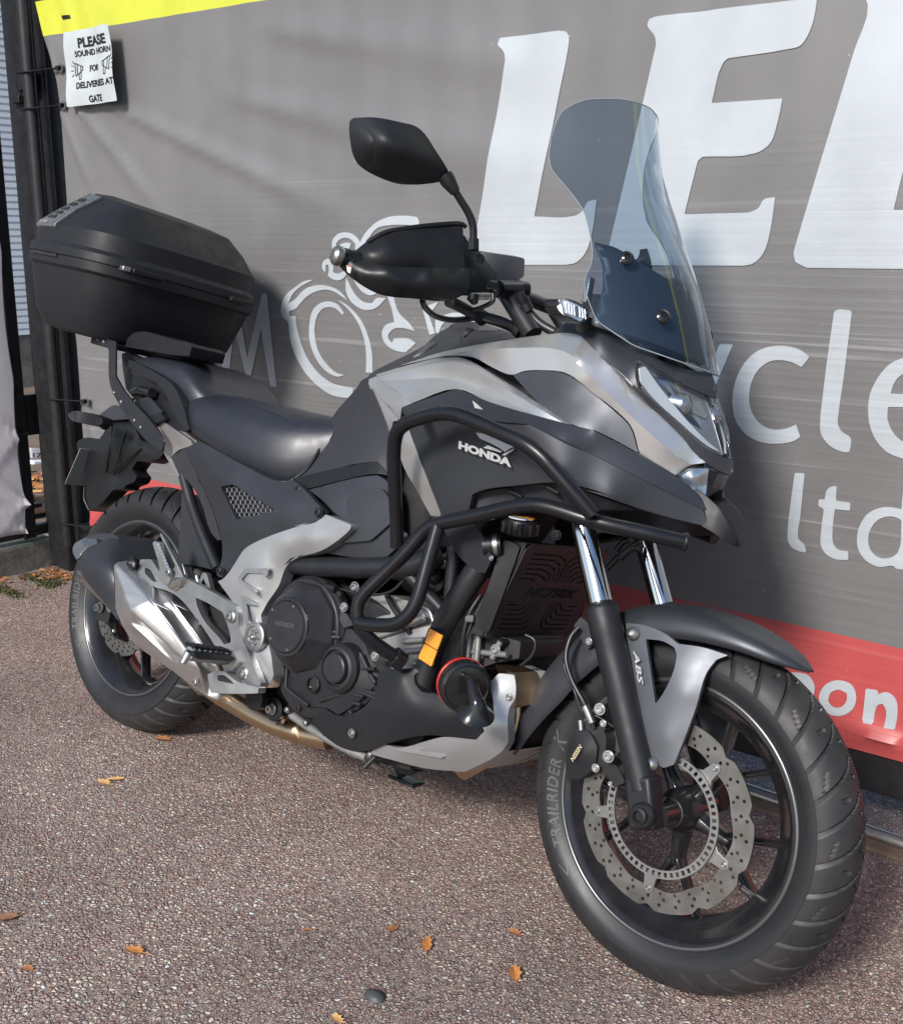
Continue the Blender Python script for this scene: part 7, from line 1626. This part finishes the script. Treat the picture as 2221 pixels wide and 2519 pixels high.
o = pr('lever_mount', 'z8', [(690, 95, -.235), (735, 165, -.225), (830, 255, -.20), (900, 350, -.18), (985, 455, -.155), (965, 560, -.16), (935, 605, -.165), (880, 630, -.18), (710, 635, -.225), (700, 400, -.235)], 'black', step=8, thick=.035, off=(-1, .2, 0), rnd=4, bevel=.004, inner=[(800, 380, -.225), (880, 450, -.20)], smooth=35, mir=True)
lathe('mount_screw', [(.009, 0), (.009, .003), (.004, .004)], P('z8', 830, 310, -.225), (1, -.3, .3), MT['gloss'], bike, 14)
tube('lever_perch', [P('z8', 740, 640, -.22), P('z8', 900, 640, -.18)], .007, MT['bolt'], bike, 0, 10)
tube('switch_nub', [P('z8', 770, 650, -.21), P('z8', 785, 705, -.21)], [.012, .006], MT['black'], bike, 0, 10)
hg = empty('handguard'); hg.parent = bike
def hgp(name, out, mtl, **k):
    k.setdefault('rnd', 6); o = panel(name, 'c2', out, MT[mtl], hg, step=8, off=(-1, .15, 0), bevel=.002, **k); mirror(o); return o
hgp('guard_deflector', [(325, 1020, -.415), (400, 960, -.405), (500, 903, -.385), (700, 870, -.335), (900, 852, -.275), (962, 852, -.262), (972, 880, -.258), (980, 1165, -.250), (900, 1165, -.275), (700, 1160, -.330), (520, 1150, -.385), (380, 1120, -.41)], 'black', thick=.004, lam=.03, inner=[(520, 1000, -.396), (700, 990, -.345), (600, 1000, -.375), (900, 990, -.282), (400, 1030, -.418)], smooth=60)
tube('deflector_lip', [P('c2', *q) for q in ((400, 962, -.408), (500, 900, -.388), (620, 880, -.358), (760, 862, -.318), (900, 850, -.276), (965, 850, -.262), (988, 872, -.254))], .0042, MT['black'], hg, .02, 8)
hgp('guard_shell', [(232, 1055, -.440), (240, 1010, -.438), (268, 995, -.435), (300, 1008, -.428), (335, 1012, -.420), (350, 1050, -.415), (420, 1085, -.408), (520, 1100, -.392), (700, 1112, -.335), (900, 1116, -.275), (1005, 1120, -.245), (1012, 1200, -.242), (1000, 1262, -.245), (930, 1300, -.265), (850, 1316, -.290), (700, 1302, -.33), (500, 1280, -.38), (395, 1232, -.405), (290, 1155, -.428), (236, 1098, -.438)], 'black', thick=.006, inner=[(520, 1125, -.408), (750, 1135, -.350), (930, 1150, -.282), (400, 1150, -.425), (600, 1200, -.385), (800, 1230, -.328), (940, 1240, -.278), (300, 1090, -.440)], smooth=60)
lathe('bar_end', [(.015, 0), (.017, .004), (.017, .012), (.012, .017), (1e-5, .018)], P('c2', 245, 1052, -.442), (-.45, -1, .1), MT['bolt'], hg, 20)
flat_outline('guard_badge', [P('c2', x, y, -.447+.0002*(x-275)) for x, y in ((275, 1100), (312, 1108), (300, 1152), (280, 1140))], MT['white'], hg, (.3, -.95, 0), .0008)
flat_outline('guard_badge_red', [P('c2', x, y, -.448+.0002*(x-275)) for x, y in ((277, 1101), (310, 1108), (309, 1114), (276, 1107))], MT['redlid'], hg, (.3, -.95, 0), .001)
mi_ = empty('mirror'); mi_.parent = bike
MO = [(345, 262, -.455), (348, 232, -.458), (372, 214, -.455), (440, 213, -.445), (600, 243, -.408), (690, 268, -.385), (742, 312, -.372), (800, 400, -.352), (880, 528, -.318), (892, 560, -.312), (835, 598, -.318), (760, 612, -.332), (655, 616, -.355), (520, 572, -.392), (405, 502, -.425), (372, 450, -.438), (350, 350, -.450)]
o = panel('mirror_shell', 'c2', MO, MT['blacktex'], mi_, step=8, thick=.020, rnd=8, bevel=.006, seg=3, off=(-1, -.1, 0), smooth=60, lam=.25, inner=[(400, 270, -.468), (500, 330, -.462), (620, 400, -.430), (740, 470, -.385), (840, 540, -.338), (560, 300, -.440), (560, 480, -.420), (450, 400, -.458)]); mirror(o)
o = tube('mirror_stem', fillet([P('c2', 880, 570, -.312), P('c2', 925, 660, -.298), P('c2', 1035, 830, -.262), P('c2', 1033, 990, -.252)], .035, 8), .0068, MT['bar'], mi_, 0, 14, mir=True)
o = tube('stem_boot', [P('c2', 862, 562, -.316), P('c2', 885, 600, -.31), P('c2', 928, 665, -.298)], [.014, .0135, .0085], MT['black'], mi_, 0, 14, mir=True)
o = tube('stem_nut', [P('c2', 1035, 945, -.252), P('c2', 1035, 1010, -.25)], .0105, MT['bar'], mi_, 0, 6, mir=True)
ind = empty('front_indicator'); ind.parent = bike
o = panel('indicator_body', 'z8', [(1512, 690, -.205), (1535, 668, -.205), (1580, 660, -.203), (1640, 672, -.198), (1755, 728, -.180), (1800, 770, -.17), (1800, 815, -.17), (1735, 888, -.185), (1660, 858, -.195), (1560, 802, -.203), (1520, 752, -.205)], MT['gloss'], ind, step=6, thick=.032, rnd=4, bevel=.003, off=(-1, .2, 0)); mirror(o)
o = panel('indicator_reflector', 'z8', [(1562, 690, -.208), (1600, 682, -.206), (1730, 738, -.192), (1782, 785, -.183), (1730, 865, -.192), (1580, 790, -.208)], MT['lampchrome'], ind, step=6, thick=.004, rnd=2, off=(-1, .2, 0)); mirror(o)
for k in range(8):
    x = 1590+k*24; o = tube('lens_rib', [P('z8', x, 695+k*9, -.2095+k*.003), P('z8', x+8, 790+k*8, -.2095+k*.003)], .0014, MT['engblack' if k in (4,) else 'lampchrome'], ind, 0, 6)
o = panel('indicator_lens', 'z8', [(1545, 684, -.212), (1600, 672, -.210), (1740, 732, -.194), (1795, 785, -.182), (1735, 880, -.192), (1572, 800, -.212)], MT['lens'], ind, step=6, thick=.002, rnd=3, off=(-1, .2, 0)); mirror(o)
o = panel('indicator_foot', 'z8', [(1665, 860, -.18), (1740, 885, -.17), (1800, 820, -.15), (1802, 900, -.14), (1760, 960, -.14), (1690, 950, -.15)], MT['cowlgrey'], ind, step=6, thick=.03, rnd=3, bevel=.003); mirror(o)

# ------------------------------------------------------------------ top case
tc_ = empty('top_case'); tc_.parent = bike
TX, TZ, TP = -.268, 1.155, math.radians(5.0)
def tcp(x, y, z):      # case frame -> bike frame, pitched slightly forward
    return np.array((TX+x*math.cos(TP)+z*math.sin(TP), y, TZ-x*math.sin(TP)+z*math.cos(TP)))
def ring(hl, hw, z, e=4.2, xo=0.0, n=72, fb=.0, zs=0.0):
    o = []
    for k in range(n):
        a = 2*math.pi*k/n; c, s = math.cos(a), math.sin(a)
        x = hl*math.copysign(abs(c)**(2/e), c); y = hw*math.copysign(abs(s)**(2/e), s)
        x += fb*(1-(y/hw)**2)*(1 if x > 0 else -.4)
        o.append(tcp(x+xo, y, z-zs*x/hl))
    return o
def loft_rings(name, rings, mtl, smooth=32, cap=True, bevel=0):
    n = len(rings[0]); V = [v for r in rings for v in r]; Fc = []
    for i in range(len(rings)-1):
        for k in range(n): Fc.append([i*n+k, i*n+(k+1) % n, (i+1)*n+(k+1) % n, (i+1)*n+k])
    if cap: Fc.append(list(range(n))[::-1]); Fc.append([(len(rings)-1)*n+k for k in range(n)])
    return mesh(name, V, Fc, mtl, tc_, smooth, bevel, 3, 18)
loft_rings('case_shell', [ring(.130, .185, -.185, 3.6, .0), ring(.155, .215, -.178, 3.8, 0), ring(.172, .238, -.14, 4, 0, fb=.010), ring(.188, .254, -.07, 4.2, 0, fb=.016), ring(.196, .262, -.034, 4.2, 0, fb=.018), ring(.204, .271, -.026, 4.2, 0, fb=.018), ring(.205, .272, -.006, 4.2, 0, fb=.018)], MT['blacktex'])
loft_rings('case_seal', [ring(.200, .267, -.006, 4.2, 0, fb=.018), ring(.200, .267, -.002, 4.2, 0, fb=.018)], MT['engblack'])
LID = [(.206, .273, -.002, 4.2, 0, .018, 0), (.205, .272, .018, 4.2, 0, .018, .001), (.197, .262, .030, 4.0, 0, .018, .002), (.202, .262, .068, 4.0, -.004, .018, -.002), (.160, .222, .116, 4.2, .008, .012, .0), (.1115, .168, .165, 4.4, .0265, .004, .013), (.085, .130, .172, 4.0, .022, 0, .012)]
def lidring(q, out=0.0): return ring(q[0]+out, q[1]+out, q[2]+out*.6, q[3], q[4], 72, q[5], q[6])
loft_rings('case_lid', [lidring(q) for q in LID], MT['blacktex'], 24, True, .006)
# rear garnish with slats wrapping the rear edge of the lid
GR = [LID[2], LID[3], LID[4], LID[5]]
def gpt_(a, t, out):
    """angle index a (0..72) and height t 0..3 along the lid rings"""
    i = min(2, int(t)); f = t-i; r0 = lidring(GR[i], out); r1 = lidring(GR[i+1], out); k = int(a) % 72; k2 = (k+1) % 72; g = a-int(a)
    return (r0[k]*(1-g)+r0[k2]*g)*(1-f)+(r1[k]*(1-g)+r1[k2]*g)*f
MT['smoke'] = mat('smoked_reflector', (.12, .13, .14), .22, .3, coat=.4)
def gpatch(name, a0, a1, t0, t1, out, mtl, na=26, ntt=12, shear_=0.0):
    V = []; Fc = []
    for j in range(ntt+1):
        t = t0+(t1-t0)*j/ntt
        for i in range(na+1): V.append(gpt_(a0+(a1-a0)*i/na+shear_*(t-t0), t, out))
    n = len(V)
    for j in range(ntt+1):
        t = t0+(t1-t0)*j/ntt
        for i in range(na+1): V.append(gpt_(a0+(a1-a0)*i/na+shear_*(t-t0), t, out-.006))
    w_ = na+1
    for j in range(ntt):
        for i in range(na): q = j*w_+i; Fc.append([q, q+1, q+w_+1, q+w_]); Fc.append([q+n, q+w_+n, q+w_+1+n, q+1+n])
    for i in range(na): Fc.append([i, i+n, i+1+n, i+1]); q = ntt*w_+i; Fc.append([q, q+1, q+1+n, q+n])
    for j in range(ntt): q = j*w_; Fc.append([q, q+w_, q+w_+n, q+n]); q = j*w_+na; Fc.append([q, q+n, q+w_+n, q+w_])
    return mesh(name, V, Fc, mtl, tc_, 40, .0008)
gpatch('rear_garnish', 18.4, 53.6, .75, 2.9, .005, MT['smoke'], 70)
for k in range(5): gpatch('garnish_slat', 51.4, 53.0, 1.30+k*.28, 1.46+k*.28, .0075, MT['gloss'], 8, 3)
gpatch('garnish_trim', 53.3, 53.65, .76, 2.9, .0062, MT['bolt'], 2, 12)
V, Fc = text_geo('GIVI', 1, .03, 1.1); ww = max(v[0] for v in V)
mesh('case_lettering', [gpt_(51.2+1.6*v[0]/ww, .92+.22*v[1], .0075) for v in V], Fc, MT['emblem'], tc_, None, recalc=False)
# front hinges and latch strip at the rim
for y0, y1, mm in ((-.205, -.185, 'bolt'), (-.182, -.095, 'black'), (.115, .195, 'black')):
    V, Fc = box_geo((.207, y0, -.008), (.236 if mm == 'black' else .230, y1, .004)); V = [tcp(v[0]-.045*(abs(v[1])/.27)**3, v[1], v[2]) for v in V]; mesh('case_hinge', V, Fc, MT[mm], tc_, 30, .002)
V, Fc = box_geo((-.10, -.276, -.012), (.02, -.270, -.004)); mesh('side_line', [tcp(*v) for v in V], Fc, MT['engblack'], tc_, 30, .001)
V, Fc = box_geo((.06, -.16, -.20), (.16, .16, -.184)); mesh('case_base', [tcp(*v) for v in V], Fc, MT['black'], tc_, 30, .004)
